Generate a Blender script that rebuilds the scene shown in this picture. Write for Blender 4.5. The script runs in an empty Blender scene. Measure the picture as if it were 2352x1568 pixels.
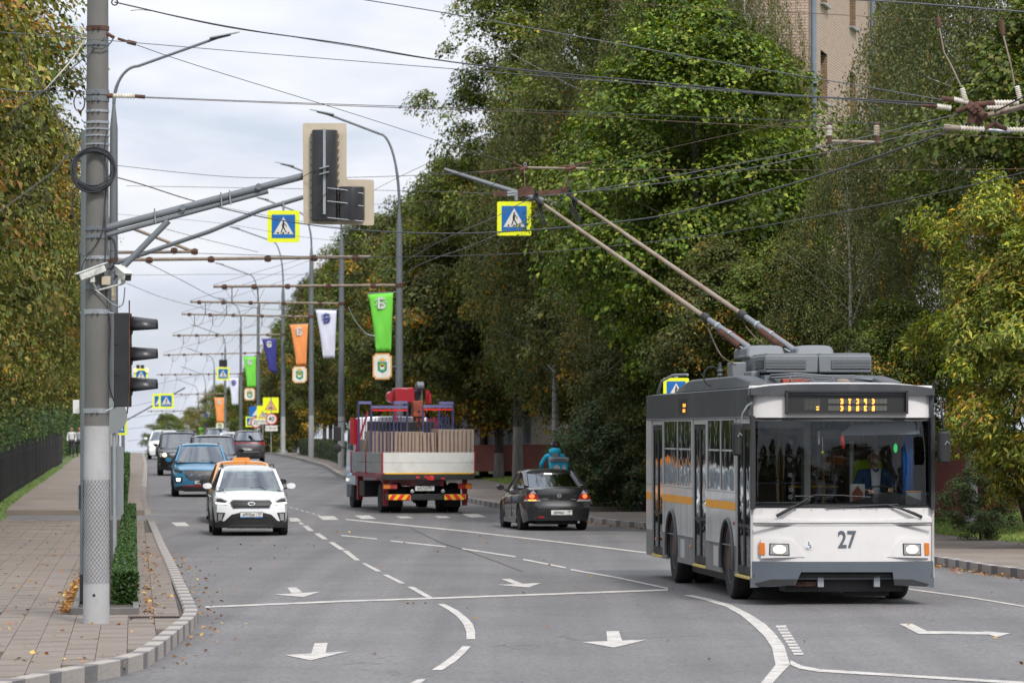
import bpy, bmesh, math, random
import numpy as np
from mathutils import Vector, Matrix, noise

random.seed(7); RNG = np.random.default_rng(7)
SC = bpy.context.scene
COL = SC.collection
PI = math.pi

# ------------------------------------------------------------------ camera
F = 9000.0; EYE = 2.3                      # focal length in photo units (2352 wide), eye height
PITCH = math.atan((993 - 784) / F)
cam_d = bpy.data.cameras.new('camera'); cam = bpy.data.objects.new('camera', cam_d); COL.objects.link(cam)
cam.location = (0, 0, EYE); cam.rotation_euler = (PI / 2 + PITCH, 0, 0)
cam_d.sensor_width = 36; cam_d.lens = 36 * F / 2352; cam_d.clip_start = 0.5; cam_d.clip_end = 12000
cam_d.dof.use_dof = True; cam_d.dof.focus_distance = 54; cam_d.dof.aperture_fstop = 5.6
SC.camera = cam

# ------------------------------------------------------------------ world, sun, exposure
SUN_EL, SUN_AZ = math.radians(46), math.radians(158)      # azimuth clockwise from +Y: behind the camera, to the right
w = bpy.data.worlds.new('World'); SC.world = w; w.use_nodes = True
nt = w.node_tree; N = nt.nodes; L = nt.links; N.clear()
out = N.new('ShaderNodeOutputWorld'); bg = N.new('ShaderNodeBackground'); bg.inputs[1].default_value = 0.1
sky = N.new('ShaderNodeTexSky'); sky.sky_type = 'NISHITA'; sky.sun_disc = False
sky.sun_elevation = SUN_EL; sky.sun_rotation = SUN_AZ
tc = N.new('ShaderNodeTexCoord')
mx = N.new('ShaderNodeSeparateXYZ'); L.new(tc.outputs['Generated'], mx.inputs[0])
def wmath(op, a, b=None, clamp=False):
    n = N.new('ShaderNodeMath'); n.operation = op; n.use_clamp = clamp
    for i, v in enumerate((a, b)):
        if v is None: continue
        if isinstance(v, (int, float)): n.inputs[i].default_value = v
        else: L.new(v, n.inputs[i])
    return n.outputs[0]
zc = wmath('MAXIMUM', mx.outputs[2], 0.004)
cb = N.new('ShaderNodeCombineXYZ'); L.new(mx.outputs[0], cb.inputs[0]); L.new(mx.outputs[1], cb.inputs[1]); L.new(zc, cb.inputs[2])
L.new(cb.outputs[0], sky.inputs[0])
mp = N.new('ShaderNodeMapping'); mp.inputs['Scale'].default_value = (1, 1, 3.2); L.new(cb.outputs[0], mp.inputs[0])
n1 = N.new('ShaderNodeTexNoise'); n1.inputs['Scale'].default_value = 9; n1.inputs['Detail'].default_value = 7; n1.inputs['Roughness'].default_value = 0.5
n1.inputs['Distortion'].default_value = 0.4; L.new(mp.outputs[0], n1.inputs[0])
n2 = N.new('ShaderNodeTexNoise'); n2.inputs['Scale'].default_value = 22; n2.inputs['Detail'].default_value = 6; L.new(mp.outputs[0], n2.inputs[0])
r1 = N.new('ShaderNodeValToRGB'); r1.color_ramp.elements[0].position = 0.40; r1.color_ramp.elements[1].position = 0.60
r1.color_ramp.elements[0].color = (7.3, 7.8, 8.9, 1); r1.color_ramp.elements[1].color = (8.9, 9.05, 9.4, 1)
L.new(n1.outputs[0], r1.inputs[0])
r2 = N.new('ShaderNodeValToRGB'); r2.color_ramp.elements[0].position = 0.42; r2.color_ramp.elements[1].position = 0.62
r2.color_ramp.elements[0].color = (0.90, 0.92, 0.96, 1); r2.color_ramp.elements[1].color = (1.03, 1.03, 1.03, 1)
L.new(n2.outputs[0], r2.inputs[0])
m1 = N.new('ShaderNodeMix'); m1.data_type = 'RGBA'; m1.blend_type = 'MULTIPLY'; m1.inputs[0].default_value = 1
L.new(r1.outputs[0], m1.inputs[6]); L.new(r2.outputs[0], m1.inputs[7])
grad = wmath('ADD', wmath('MULTIPLY', zc, 1.15), 0.98)      # an overcast sky is brighter overhead
m2 = N.new('ShaderNodeMix'); m2.data_type = 'RGBA'; m2.blend_type = 'MULTIPLY'; m2.inputs[0].default_value = 1
L.new(m1.outputs[2], m2.inputs[6]); L.new(grad, m2.inputs[7])
cov = N.new('ShaderNodeMapRange'); cov.inputs[1].default_value = 0.30; cov.inputs[2].default_value = 0.47
cov.inputs[3].default_value = 0.55; cov.inputs[4].default_value = 1.0; L.new(n1.outputs[0], cov.inputs[0])
m3 = N.new('ShaderNodeMix'); m3.data_type = 'RGBA'; L.new(cov.outputs[0], m3.inputs[0])
L.new(sky.outputs[0], m3.inputs[6]); L.new(m2.outputs[2], m3.inputs[7])
L.new(m3.outputs[2], bg.inputs[0]); L.new(bg.outputs[0], out.inputs[0])

sd = bpy.data.lights.new('sun', 'SUN'); sd.energy = 3.2; sd.angle = math.radians(10); sd.color = (1, 0.955, 0.89)
sun = bpy.data.objects.new('sun', sd); COL.objects.link(sun)
sdir = Vector((math.sin(SUN_AZ) * math.cos(SUN_EL), math.cos(SUN_AZ) * math.cos(SUN_EL), math.sin(SUN_EL)))
sun.rotation_euler = sdir.to_track_quat('Z', 'Y').to_euler(); sun.location = (0, 0, 60)
SC.view_settings.view_transform = 'Standard'; SC.view_settings.look = 'None'
SC.view_settings.exposure = 0.0; SC.view_settings.gamma = 1; SC.view_settings.use_curve_mapping = False
SC.cycles.max_bounces = 6; SC.cycles.transparent_max_bounces = 12; SC.cycles.transmission_bounces = 4
SC.cycles.use_denoising = True; SC.cycles.caustics_reflective = False; SC.cycles.caustics_refractive = False
SC.cycles.sample_clamp_indirect = 6

# ------------------------------------------------------------------ photo units -> world
CT, ST = math.cos(PITCH), math.sin(PITCH)
def ray(px, py):
    a = (px - 1176) / F; b = (784 - py) / F
    return Vector((a, CT - b * ST, ST + b * CT))
def W(px, py, Y):
    d = ray(px, py); return Vector((0, 0, EYE)) + d * (Y / d.y)
KY = [-50, 30, 60, 88, 98, 108, 125, 160, 200, 240, 268, 300, 340, 400, 500, 700, 1200, 9000]
KZ = [0, 0, 0, -.11, -.10, .04, .17, .32, .52, .74, .78, .50, -.45, -2.1, -5, -12, -30, -150]
_h = []
for i in range(len(KY)):
    if i in (0, len(KY) - 1): _h.append(0 if i == 0 else (KZ[-1] - KZ[-2]) / (KY[-1] - KY[-2]))
    else:
        s0 = (KZ[i] - KZ[i - 1]) / (KY[i] - KY[i - 1]); s1 = (KZ[i + 1] - KZ[i]) / (KY[i + 1] - KY[i])
        _h.append(0 if s0 * s1 <= 0 else 2 * s0 * s1 / (s0 + s1))
def gz(y):
    i = 0
    while i < len(KY) - 2 and y > KY[i + 1]: i += 1
    dx = KY[i + 1] - KY[i]; t = (y - KY[i]) / dx
    return ((2 * t**3 - 3 * t**2 + 1) * KZ[i] + (t**3 - 2 * t**2 + t) * dx * _h[i] + (-2 * t**3 + 3 * t**2) * KZ[i + 1] + (t**3 - t**2) * dx * _h[i + 1])
def TG(px, py, off=0.0):
    d = ray(px, py); z = off
    for _ in range(60):
        Y = (z - EYE) / (d.z / d.y); Y = min(max(Y, 5), 330); z = z * .5 + .5 * (gz(Y) + off)
    return Vector((d.x / d.y * Y, Y, gz(Y) + off))
def pl(points):
    a = sorted(points)
    ys = [p[0] for p in a]; xs = [p[1] for p in a]
    return lambda y: float(np.interp(y, ys, xs))
def edge(pix, extra, off=0.0):
    pts = [(TG(px, py, off).y, TG(px, py, off).x) for px, py in pix]
    return pl(pts + extra)
XL = edge([(196.6, 1568), (266.6, 1555), (333, 1535), (370, 1512), (413, 1475), (447, 1445), (455, 1430), (446.6, 1409), (416.6, 1345),
           (383, 1275), (370, 1245), (353, 1202), (336, 1158)], [(20, -9), (28, -5.4), (200, -18.6), (260, -24.4), (600, -57.2), (2000, -190)])
XR = edge([(2352, 1328.6), (2268, 1318.6), (2156, 1298.6), (1479, 1213.6), (1364, 1202), (1144, 1167), (1099, 1158.6), (784, 1098.6)],
          [(20, 22), (50, 9.6), (200, -9.6), (250, -14.6), (600, -48), (2000, -180)])
XG = edge([(2352, 1245), (2156, 1225), (1479, 1152), (1364, 1145), (1174, 1112)], [(20, 25), (60, 11.5), (185, -3.6), (250, -10.5), (600, -44), (2000, -176)], .13)
XLG = pl([(20, -5.5), (105, -13.7), (200, -22.8), (600, -61), (2000, -195)])
def rise(x, y):
    return max(0.0, min(0.95, (x - XG(y) - .4) * 0.11)) if x > 0 or y > 60 else 0.0
def lawn(x, y): return gz(y) + .11 + rise(x, y)

# ------------------------------------------------------------------ materials
def new_mat(name):
    m = bpy.data.materials.new(name); m.use_nodes = True
    return m, m.node_tree, m.node_tree.nodes, m.node_tree.links, m.node_tree.nodes['Principled BSDF']
def mat(name, col, rough=.6, metal=0.0, vary=.12, scale=3.0, bump=0.0, bscale=40.0, dirt=None, dscale=1.2, damt=.5, coat=0, spec=.5, emit=None, estr=0, stretch=(1, 1, 1)):
    m, t, n, l, b = new_mat(name)
    b.inputs['Roughness'].default_value = rough; b.inputs['Metallic'].default_value = metal
    b.inputs['Specular IOR Level'].default_value = spec
    b.inputs['Coat Weight'].default_value = coat; b.inputs['Coat Roughness'].default_value = .04
    c = n.new('ShaderNodeTexCoord'); mpn = n.new('ShaderNodeMapping'); mpn.inputs['Scale'].default_value = stretch
    l.new(c.outputs['Object'], mpn.inputs[0])
    nz = n.new('ShaderNodeTexNoise'); nz.inputs['Scale'].default_value = scale; nz.inputs['Detail'].default_value = 5
    l.new(mpn.outputs[0], nz.inputs[0])
    rp = n.new('ShaderNodeValToRGB'); rp.color_ramp.elements[0].position = .3; rp.color_ramp.elements[1].position = .7
    rp.color_ramp.elements[0].color = tuple(max(0, x * (1 - vary)) for x in col[:3]) + (1,)
    rp.color_ramp.elements[1].color = tuple(min(1, x * (1 + vary)) for x in col[:3]) + (1,)
    l.new(nz.outputs[0], rp.inputs[0]); src = rp.outputs[0]
    if dirt:
        nd = n.new('ShaderNodeTexNoise'); nd.inputs['Scale'].default_value = dscale; nd.inputs['Detail'].default_value = 8; nd.inputs['Roughness'].default_value = .65
        l.new(mpn.outputs[0], nd.inputs[0])
        mr = n.new('ShaderNodeMapRange'); mr.inputs[1].default_value = .48; mr.inputs[2].default_value = .72; mr.inputs[4].default_value = damt
        l.new(nd.outputs[0], mr.inputs[0])
        mm = n.new('ShaderNodeMix'); mm.data_type = 'RGBA'; mm.inputs[7].default_value = tuple(dirt) + (1,)
        l.new(mr.outputs[0], mm.inputs[0]); l.new(src, mm.inputs[6]); src = mm.outputs[2]
    l.new(src, b.inputs['Base Color'])
    if bump:
        nb = n.new('ShaderNodeTexNoise'); nb.inputs['Scale'].default_value = bscale; nb.inputs['Detail'].default_value = 4; l.new(mpn.outputs[0], nb.inputs[0])
        bp = n.new('ShaderNodeBump'); bp.inputs['Strength'].default_value = bump; bp.inputs['Distance'].default_value = .02
        l.new(nb.outputs[0], bp.inputs['Height']); l.new(bp.outputs[0], b.inputs['Normal'])
    if emit:
        b.inputs['Emission Color'].default_value = tuple(emit) + (1,); b.inputs['Emission Strength'].default_value = estr
    return m
def glass_mat(name, tint=(.55, .6, .6), clear=.7, rough=.02, ior=1.5, wav=0):
    m, t, n, l, b = new_mat(name); n.remove(b)
    tr = n.new('ShaderNodeBsdfTransparent'); tr.inputs[0].default_value = tuple(tint) + (1,)
    gl = n.new('ShaderNodeBsdfGlossy'); gl.inputs['Roughness'].default_value = rough; gl.inputs[0].default_value = (.9, .93, .95, 1)
    fr = n.new('ShaderNodeFresnel'); fr.inputs[0].default_value = ior
    ad = n.new('ShaderNodeMath'); ad.operation = 'ADD'; ad.use_clamp = True; ad.inputs[1].default_value = 1 - clear; l.new(fr.outputs[0], ad.inputs[0])
    mi = n.new('ShaderNodeMixShader'); l.new(ad.outputs[0], mi.inputs[0]); l.new(tr.outputs[0], mi.inputs[1]); l.new(gl.outputs[0], mi.inputs[2])
    if wav:
        c = n.new('ShaderNodeTexCoord'); nz = n.new('ShaderNodeTexNoise'); nz.inputs['Scale'].default_value = 1.6; l.new(c.outputs['Object'], nz.inputs[0]); bp = n.new('ShaderNodeBump'); bp.inputs['Strength'].default_value = wav; bp.inputs['Distance'].default_value = .1; l.new(nz.outputs[0], bp.inputs['Height']); l.new(bp.outputs[0], gl.inputs['Normal'])
    l.new(mi.outputs[0], n['Material Output'].inputs[0]); return m
ORD = ('first second third fourth fifth sixth seventh eighth ninth tenth eleventh twelfth thirteenth fourteenth fifteenth sixteenth seventeenth eighteenth nineteenth twentieth '.split(' ')[:20] + ['twenty ' + q for q in 'first second third fourth fifth'.split()])
M = {}
M['asphalt'] = mat('asphalt', (.135, .128, .126), .78, vary=.10, scale=.35, bump=.35, bscale=55, dirt=(.090, .086, .085), dscale=.22, damt=.55)
def _grain(m, sc, amt):
    n, l = m.node_tree.nodes, m.node_tree.links; b = n['Principled BSDF']
    src = b.inputs['Base Color'].links[0].from_socket
    c = n.new('ShaderNodeTexCoord'); nz = n.new('ShaderNodeTexNoise'); nz.inputs['Scale'].default_value = sc; nz.inputs['Detail'].default_value = 2
    l.new(c.outputs['Object'], nz.inputs[0])
    mr = n.new('ShaderNodeMapRange'); mr.inputs[1].default_value = .3; mr.inputs[2].default_value = .7; mr.inputs[3].default_value = 1 - amt; mr.inputs[4].default_value = 1 + amt
    l.new(nz.outputs[0], mr.inputs[0])
    mm = n.new('ShaderNodeMix'); mm.data_type = 'RGBA'; mm.blend_type = 'MULTIPLY'; mm.inputs[0].default_value = 1
    l.new(src, mm.inputs[6]); l.new(mr.outputs[0], mm.inputs[7]); l.new(mm.outputs[2], b.inputs['Base Color'])
_grain(M['asphalt'], 26, .34)
M['paint'] = mat('road_paint', (.46, .43, .395), .7, vary=.10, scale=2, dirt=(.17, .16, .155), dscale=4.5, damt=.9, bump=.2)
_grain(M['paint'], 30, .18)
def _tracks(m):
    n, l = m.node_tree.nodes, m.node_tree.links; b = n['Principled BSDF']; src = b.inputs['Base Color'].links[0].from_socket
    c = n.new('ShaderNodeTexCoord'); mp_ = n.new('ShaderNodeMapping'); mp_.inputs['Rotation'].default_value = (0, 0, -.096); mp_.inputs['Scale'].default_value = (1.5, .022, 1); l.new(c.outputs['Object'], mp_.inputs[0])
    nz = n.new('ShaderNodeTexNoise'); nz.inputs['Scale'].default_value = .9; nz.inputs['Detail'].default_value = 3; l.new(mp_.outputs[0], nz.inputs[0])
    mr = n.new('ShaderNodeMapRange'); mr.inputs[1].default_value = .35; mr.inputs[2].default_value = .68; mr.inputs[3].default_value = .84; mr.inputs[4].default_value = 1.12; l.new(nz.outputs[0], mr.inputs[0])
    vo = n.new('ShaderNodeTexVoronoi'); vo.feature = 'DISTANCE_TO_EDGE'; vo.inputs['Scale'].default_value = .13; nw = n.new('ShaderNodeTexNoise'); nw.inputs['Scale'].default_value = .6; nw.inputs['Detail'].default_value = 6
    mv = n.new('ShaderNodeVectorMath'); mv.operation = 'MULTIPLY_ADD'; mv.inputs[1].default_value = (4, 4, 0); l.new(c.outputs['Object'], nw.inputs[0]); l.new(nw.outputs[1], mv.inputs[0]); l.new(c.outputs['Object'], mv.inputs[2]); l.new(mv.outputs[0], vo.inputs[0])
    cr = n.new('ShaderNodeMapRange'); cr.inputs[1].default_value = .0; cr.inputs[2].default_value = .006; cr.inputs[3].default_value = .62; cr.inputs[4].default_value = 1; l.new(vo.outputs[0], cr.inputs[0])
    mu = n.new('ShaderNodeMath'); mu.operation = 'MULTIPLY'; l.new(mr.outputs[0], mu.inputs[0]); l.new(cr.outputs[0], mu.inputs[1])
    mm = n.new('ShaderNodeMix'); mm.data_type = 'RGBA'; mm.blend_type = 'MULTIPLY'; mm.inputs[0].default_value = 1; l.new(src, mm.inputs[6]); l.new(mu.outputs[0], mm.inputs[7]); l.new(mm.outputs[2], b.inputs['Base Color'])
_tracks(M['asphalt'])
M['slab'] = mat('paving_slab', (.188, .153, .125), .85, vary=.16, scale=.8, dirt=(.105, .085, .07), dscale=.6, damt=.8, bump=.3, bscale=30)
M['slab2'] = mat('paving_slab_pale', (.198, .163, .134), .85, vary=.16, scale=.8, dirt=(.13, .105, .09), dscale=.6, damt=.7, bump=.3, bscale=30)
_grain(M['slab'], 14, .12)
M['joint'] = mat('sand_joint', (.07, .06, .05), .95)
M['kerb_light'] = mat('kerb_light', (.33, .30, .27), .85, vary=.12, scale=2, dirt=(.2, .17, .15), dscale=2.5, damt=.8, bump=.4, bscale=25)
M['kerb_dark'] = mat('kerb_dark', (.145, .135, .135), .8, vary=.15, scale=2, dirt=(.2, .18, .17), dscale=3, damt=.5, bump=.4, bscale=25)
M['soil'] = mat('soil', (.055, .042, .03), .95, vary=.3, scale=3, bump=.6, bscale=8)
M['grass'] = mat('grass_ground', (.085, .13, .03), .95, vary=.35, scale=.9, bump=.8, bscale=14, dirt=(.09, .075, .03), dscale=.9, damt=.6)
M['concrete'] = mat('concrete', (.135, .13, .122), .85, vary=.12, scale=1.5, dirt=(.085, .08, .075), dscale=2.2, damt=.6, bump=.25, bscale=30, stretch=(1, 1, .35))
M['limewash'] = mat('limewash', (.36, .36, .365), .85, vary=.10, scale=2.5, dirt=(.27, .265, .26), dscale=3, damt=.6, bump=.25, bscale=30, stretch=(1, 1, .5))
M['pole_grey'] = mat('grey_painted_steel', (.135, .15, .165), .5, vary=.12, scale=2, dirt=(.09, .085, .08), dscale=4, damt=.4)
M['galv'] = mat('galvanised_steel', (.34, .36, .38), .42, metal=.55, vary=.12, scale=6)
M['rust'] = mat('rusty_iron', (.085, .040, .026), .9, vary=.45, scale=9, bump=.4)
M['rustpale'] = mat('rusty_pale_tube', (.25, .20, .155), .7, vary=.15, scale=3, dirt=(.12, .06, .03), dscale=5, damt=.7)
M['insul'] = mat('white_insulator', (.66, .63, .56), .35, vary=.08, scale=6, dirt=(.36, .22, .10), dscale=4, damt=.7)
M['wire'] = mat('dark_wire', (.035, .037, .045), .55, vary=.1)
M['wire_grey'] = mat('grey_wire', (.10, .105, .115), .45, metal=.4)
M['wire_rust'] = mat('rusty_wire', (.09, .055, .04), .75, vary=.3)
M['black_plastic'] = mat('black_plastic', (.012, .012, .013), .65, vary=.15, scale=5)
M['bark'] = mat('bark', (.060, .048, .040), .92, vary=.35, scale=7, bump=.9, bscale=16, stretch=(1, 1, .3))
M['barkwash'] = mat('whitewashed_bark', (.20, .185, .17), .92, vary=.3, scale=6, bump=.9, bscale=16, stretch=(1, 1, .3))
M['birchbark'] = mat('birch_bark', (.46, .45, .43), .8, vary=.1, scale=3, dirt=(.03, .03, .03), dscale=5, damt=1.0, bump=.3, stretch=(1, 1, 3))

# ------------------------------------------------------------------ mesh builder
class MB:
    def __init__(s): s.v = []; s.f = []; s.m = []
    def add(s, vs, fs, mi=0):
        o = len(s.v); s.v += [tuple(p) for p in vs]; s.f += [tuple(i + o for i in f) for f in fs]; s.m += [mi] * len(fs); return s
    def box(s, c, d, rz=0, mi=0, rx=0, ry=0):
        h = [x / 2 for x in d]; R = Matrix.Rotation(rz, 3, 'Z') @ Matrix.Rotation(ry, 3, 'Y') @ Matrix.Rotation(rx, 3, 'X'); c = Vector(c)
        vs = [c + R @ Vector((sx * h[0], sy * h[1], sz * h[2])) for sz in (-1, 1) for sy in (-1, 1) for sx in (-1, 1)]
        return s.add(vs, [(0, 2, 3, 1), (4, 5, 7, 6), (0, 1, 5, 4), (2, 6, 7, 3), (0, 4, 6, 2), (1, 3, 7, 5)], mi)
    def span(s, a, b, mi=0): # box from corner to corner
        return s.box([(a[i] + b[i]) / 2 for i in range(3)], [abs(b[i] - a[i]) for i in range(3)], 0, mi)
    def tube(s, pts, r, n=8, mi=0, caps=True):
        pts = [Vector(p) for p in pts]; rs = r if isinstance(r, (list, tuple)) else [r] * len(pts)
        vs = []; fs = []; up = None
        for i, p in enumerate(pts):
            t = (pts[min(i + 1, len(pts) - 1)] - pts[max(i - 1, 0)]).normalized()
            if up is None: up = Vector((0, 0, 1)) if abs(t.z) < .9 else Vector((0, 1, 0))
            a = t.cross(up); 
            if a.length < 1e-6: a = t.orthogonal()
            a.normalize(); b = t.cross(a).normalized(); up = -b
            for k in range(n):
                q = 2 * PI * k / n; vs.append(p + (a * math.cos(q) + b * math.sin(q)) * rs[i])
        for i in range(len(pts) - 1):
            for k in range(n):
                k2 = (k + 1) % n; fs.append((i * n + k, i * n + k2, (i + 1) * n + k2, (i + 1) * n + k))
        if caps: fs.append(tuple(range(n))[::-1]); fs.append(tuple((len(pts) - 1) * n + k for k in range(n)))
        return s.add(vs, fs, mi)
    def bar(s, p, q, w, h, mi=0, up=(0, 0, 1)):
        p = Vector(p); q = Vector(q); t = (q - p).normalized(); u = Vector(up)
        a = t.cross(u)
        if a.length < 1e-4: a = t.orthogonal()
        a.normalize(); b = a.cross(t).normalized()
        vs = [e + a * (sx * w / 2) + b * (sz * h / 2) for e in (p, q) for sx, sz in ((-1, -1), (1, -1), (1, 1), (-1, 1))]
        return s.add(vs, [(3, 2, 1, 0), (4, 5, 6, 7), (0, 1, 5, 4), (1, 2, 6, 5), (2, 3, 7, 6), (3, 0, 4, 7)], mi)
    def lathe(s, c, prof, n=16, axis='z', mi=0):
        vs = []; fs = []; c = Vector(c)
        for r, h in prof:
            for k in range(n):
                q = 2 * PI * k / n; a, b = r * math.cos(q), r * math.sin(q)
                vs.append(c + (Vector((a, b, h)) if axis == 'z' else Vector((a, h, b)) if axis == 'y' else Vector((h, a, b))))
        m = len(prof)
        for i in range(m - 1):
            for k in range(n):
                k2 = (k + 1) % n; f = (i * n + k, i * n + k2, (i + 1) * n + k2, (i + 1) * n + k)
                fs.append(f)
        fs.append(tuple(range(n))); fs.append(tuple((m - 1) * n + k for k in range(n)))
        return s.add(vs, fs, mi)
    def prism(s, poly, fn, d0, d1, mi=0): # poly 2D, fn(a,b,d)->3D
        n = len(poly); vs = [fn(a, b, d0) for a, b in poly] + [fn(a, b, d1) for a, b in poly]
        fs = [tuple(range(n))[::-1], tuple(range(n, 2 * n))] + [(i, (i + 1) % n, n + (i + 1) % n, n + i) for i in range(n)]
        return s.add(vs, fs, mi)
    def grid(s, P, mi=0): # P[i][j] points
        n, m = len(P), len(P[0]); return s.add([p for r in P for p in r], [(i * m + j, i * m + j + 1, (i + 1) * m + j + 1, (i + 1) * m + j) for i in range(n - 1) for j in range(m - 1)], mi)
    def boxmap(s, nx, ny, nz, fn, mi=0): # closed deformed box, fn(u,v,w)->(x,y,z), u in -1..1, v,w in 0..1
        idx = {}; vs = []
        def g(i, j, k):
            key = (i, j, k)
            if key not in idx:
                idx[key] = len(vs); vs.append(fn(-1 + 2 * i / nx, j / ny, k / nz))
            return idx[key]
        fs = []
        for i in range(nx):
            for j in range(ny):
                fs.append((g(i, j, 0), g(i, j + 1, 0), g(i + 1, j + 1, 0), g(i + 1, j, 0)))
                fs.append((g(i, j, nz), g(i + 1, j, nz), g(i + 1, j + 1, nz), g(i, j + 1, nz)))
        for i in range(nx):
            for k in range(nz):
                fs.append((g(i, 0, k), g(i + 1, 0, k), g(i + 1, 0, k + 1), g(i, 0, k + 1)))
                fs.append((g(i, ny, k), g(i, ny, k + 1), g(i + 1, ny, k + 1), g(i + 1, ny, k)))
        for j in range(ny):
            for k in range(nz):
                fs.append((g(0, j, k), g(0, j, k + 1), g(0, j + 1, k + 1), g(0, j + 1, k)))
                fs.append((g(nx, j, k), g(nx, j + 1, k), g(nx, j + 1, k + 1), g(nx, j, k + 1)))
        return s.add(vs, fs, mi)
    def mesh(s, name, mats, smooth=None, origin=None, fix=True):
        me = bpy.data.meshes.new(name); v = s.v
        if origin is not None: v = [(p[0] - origin[0], p[1] - origin[1], p[2] - origin[2]) for p in v]
        me.from_pydata(v, [], s.f); mats = mats if isinstance(mats, (list, tuple)) else [mats]
        for m in mats: me.materials.append(M[m] if isinstance(m, str) else m)
        if len(mats) > 1: me.polygons.foreach_set('material_index', s.m)
        if fix:
            b = bmesh.new(); b.from_mesh(me); bmesh.ops.recalc_face_normals(b, faces=b.faces); b.to_mesh(me); b.free()
        if smooth is not None:
            me.shade_smooth(); me.set_sharp_from_angle(angle=math.radians(smooth))
        me.update(); return me
def setp(o, label=None, cat=None, group=None, kind=None):
    if label: o['label'] = label
    if cat: o['category'] = cat
    if group: o['group'] = group
    if kind: o['kind'] = kind
    return o
def obj(name, mb, mats, parent=None, smooth=None, world=False, bevel=0, bseg=2, loc=None, rz=0, **kw):
    org = None
    if parent is not None and world: org = parent.location
    if parent is None and loc is None and isinstance(mb, MB):
        a = np.array(mb.v); org = Vector((a[:, 0].mean(), a[:, 1].mean(), a[:, 2].min()))
    me = mb.mesh(name, mats, smooth, org) if isinstance(mb, MB) else mb
    o = bpy.data.objects.new(name, me); COL.objects.link(o)
    if parent is not None: o.parent = parent
    if loc is not None: o.location = loc; o.rotation_euler = (0, 0, rz)
    elif parent is None: o.location = org
    if bevel:
        b = o.modifiers.new('bevel', 'BEVEL'); b.width = bevel; b.segments = bseg; b.limit_method = 'ANGLE'; b.angle_limit = math.radians(35)
        if smooth is None: me.shade_smooth(); me.set_sharp_from_angle(angle=math.radians(38))
    return setp(o, **kw)
def thing(name, label, cat, loc=(0, 0, 0), rz=0, group=None, scale=1):
    o = bpy.data.objects.new(name, None); COL.objects.link(o); o.location = loc; o.rotation_euler = (0, 0, rz); o.empty_display_size = .2
    o.scale = (scale,) * 3
    return setp(o, label, cat, group)
def copy_tree(o, parent=None):
    c = o.copy(); COL.objects.link(c); c.parent = parent
    for ch in [x for x in SC.objects if x.parent == o]: copy_tree(ch, c)
    return c
def text_mesh(txt, size, mat_, name='lettering', ext=.002, align='CENTER', sx=1.0, bold=0):
    cu = bpy.data.curves.new(name, 'FONT'); cu.body = txt; cu.size = size; cu.extrude = ext; cu.align_x = align; cu.align_y = 'CENTER'; cu.offset = bold; cu.resolution_u = 3
    t = bpy.data.objects.new(name, cu); COL.objects.link(t); dg = bpy.context.evaluated_depsgraph_get()
    me = bpy.data.meshes.new_from_object(t.evaluated_get(dg)); bpy.data.objects.remove(t); bpy.data.curves.remove(cu)
    me.materials.clear(); me.materials.append(M[mat_] if isinstance(mat_, str) else mat_); me.name = name
    me.transform(Matrix.Diagonal((sx, 1, 1, 1))); return me
def put_text(txt, size, mat_, parent, loc, rot=(PI / 2, 0, 0), name='lettering', **k):
    me = text_mesh(txt, size, mat_, name, **k); o = bpy.data.objects.new(name, me); COL.objects.link(o); o.parent = parent
    o.location = loc; o.rotation_euler = rot; return o

# ------------------------------------------------------------------ ground, road, pavements
ys = list(np.arange(18, 130, 1.5)) + list(np.arange(130, 420, 4)) + [430, 460, 500, 560, 640, 800, 1000, 1500, 2500, 5000, 9000]
rows = []
for y in ys:
    a, b = XLG(y), XG(y)
    cols = [-4000 if y > 400 else -700, -120, a - 20, a - 6, a - .5, a - .05, a + .25, b - .4, b - .02, b + .5] + [b + .4 + k for k in (1.5, 3, 5, 7, 9, 12, 20, 60)] + [4000 if y > 400 else 700]
    rows.append([(x, y, gz(y) - .08 if a + .1 < x < b - .2 else lawn(x, y)) for x in cols])
obj('ground', MB().grid(rows), 'grass', smooth=60, kind='structure')
ry = list(np.arange(18, 130, 1.0)) + list(np.arange(130, 420, 3)) + [430, 460, 500, 600]
rows = [[(XL(y) - .05 + (XR(y) - XL(y) + .1) * k / 6, y, gz(y)) for k in range(7)] for y in ry]
obj('road', MB().grid(rows), 'asphalt', smooth=60, kind='structure')
rows = [[(x, y, gz(y) - .006 + .03 * (x < -14)) for x in (-60, -30, -14, -11, -8.5)] for y in np.arange(100.5, 109, .5)]
obj('side_driveway', MB().grid(rows), 'asphalt', smooth=60, kind='structure')

def strip(name, xa, xb, y0, y1, step, off, mtl, nx=2, under=.2):
    yy = list(np.arange(y0, y1, step)) + [y1]
    b = MB().grid([[(xa(y) + (xb(y) - xa(y)) * k / nx, y, gz(y) + off) for k in range(nx + 1)] for y in yy])
    b.grid([[(xa(yy[0]) + (xb(yy[0]) - xa(yy[0])) * k / nx, yy[0], gz(yy[0]) + off - q) for k in range(nx + 1)] for q in (under, 0)])
    return b
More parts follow.
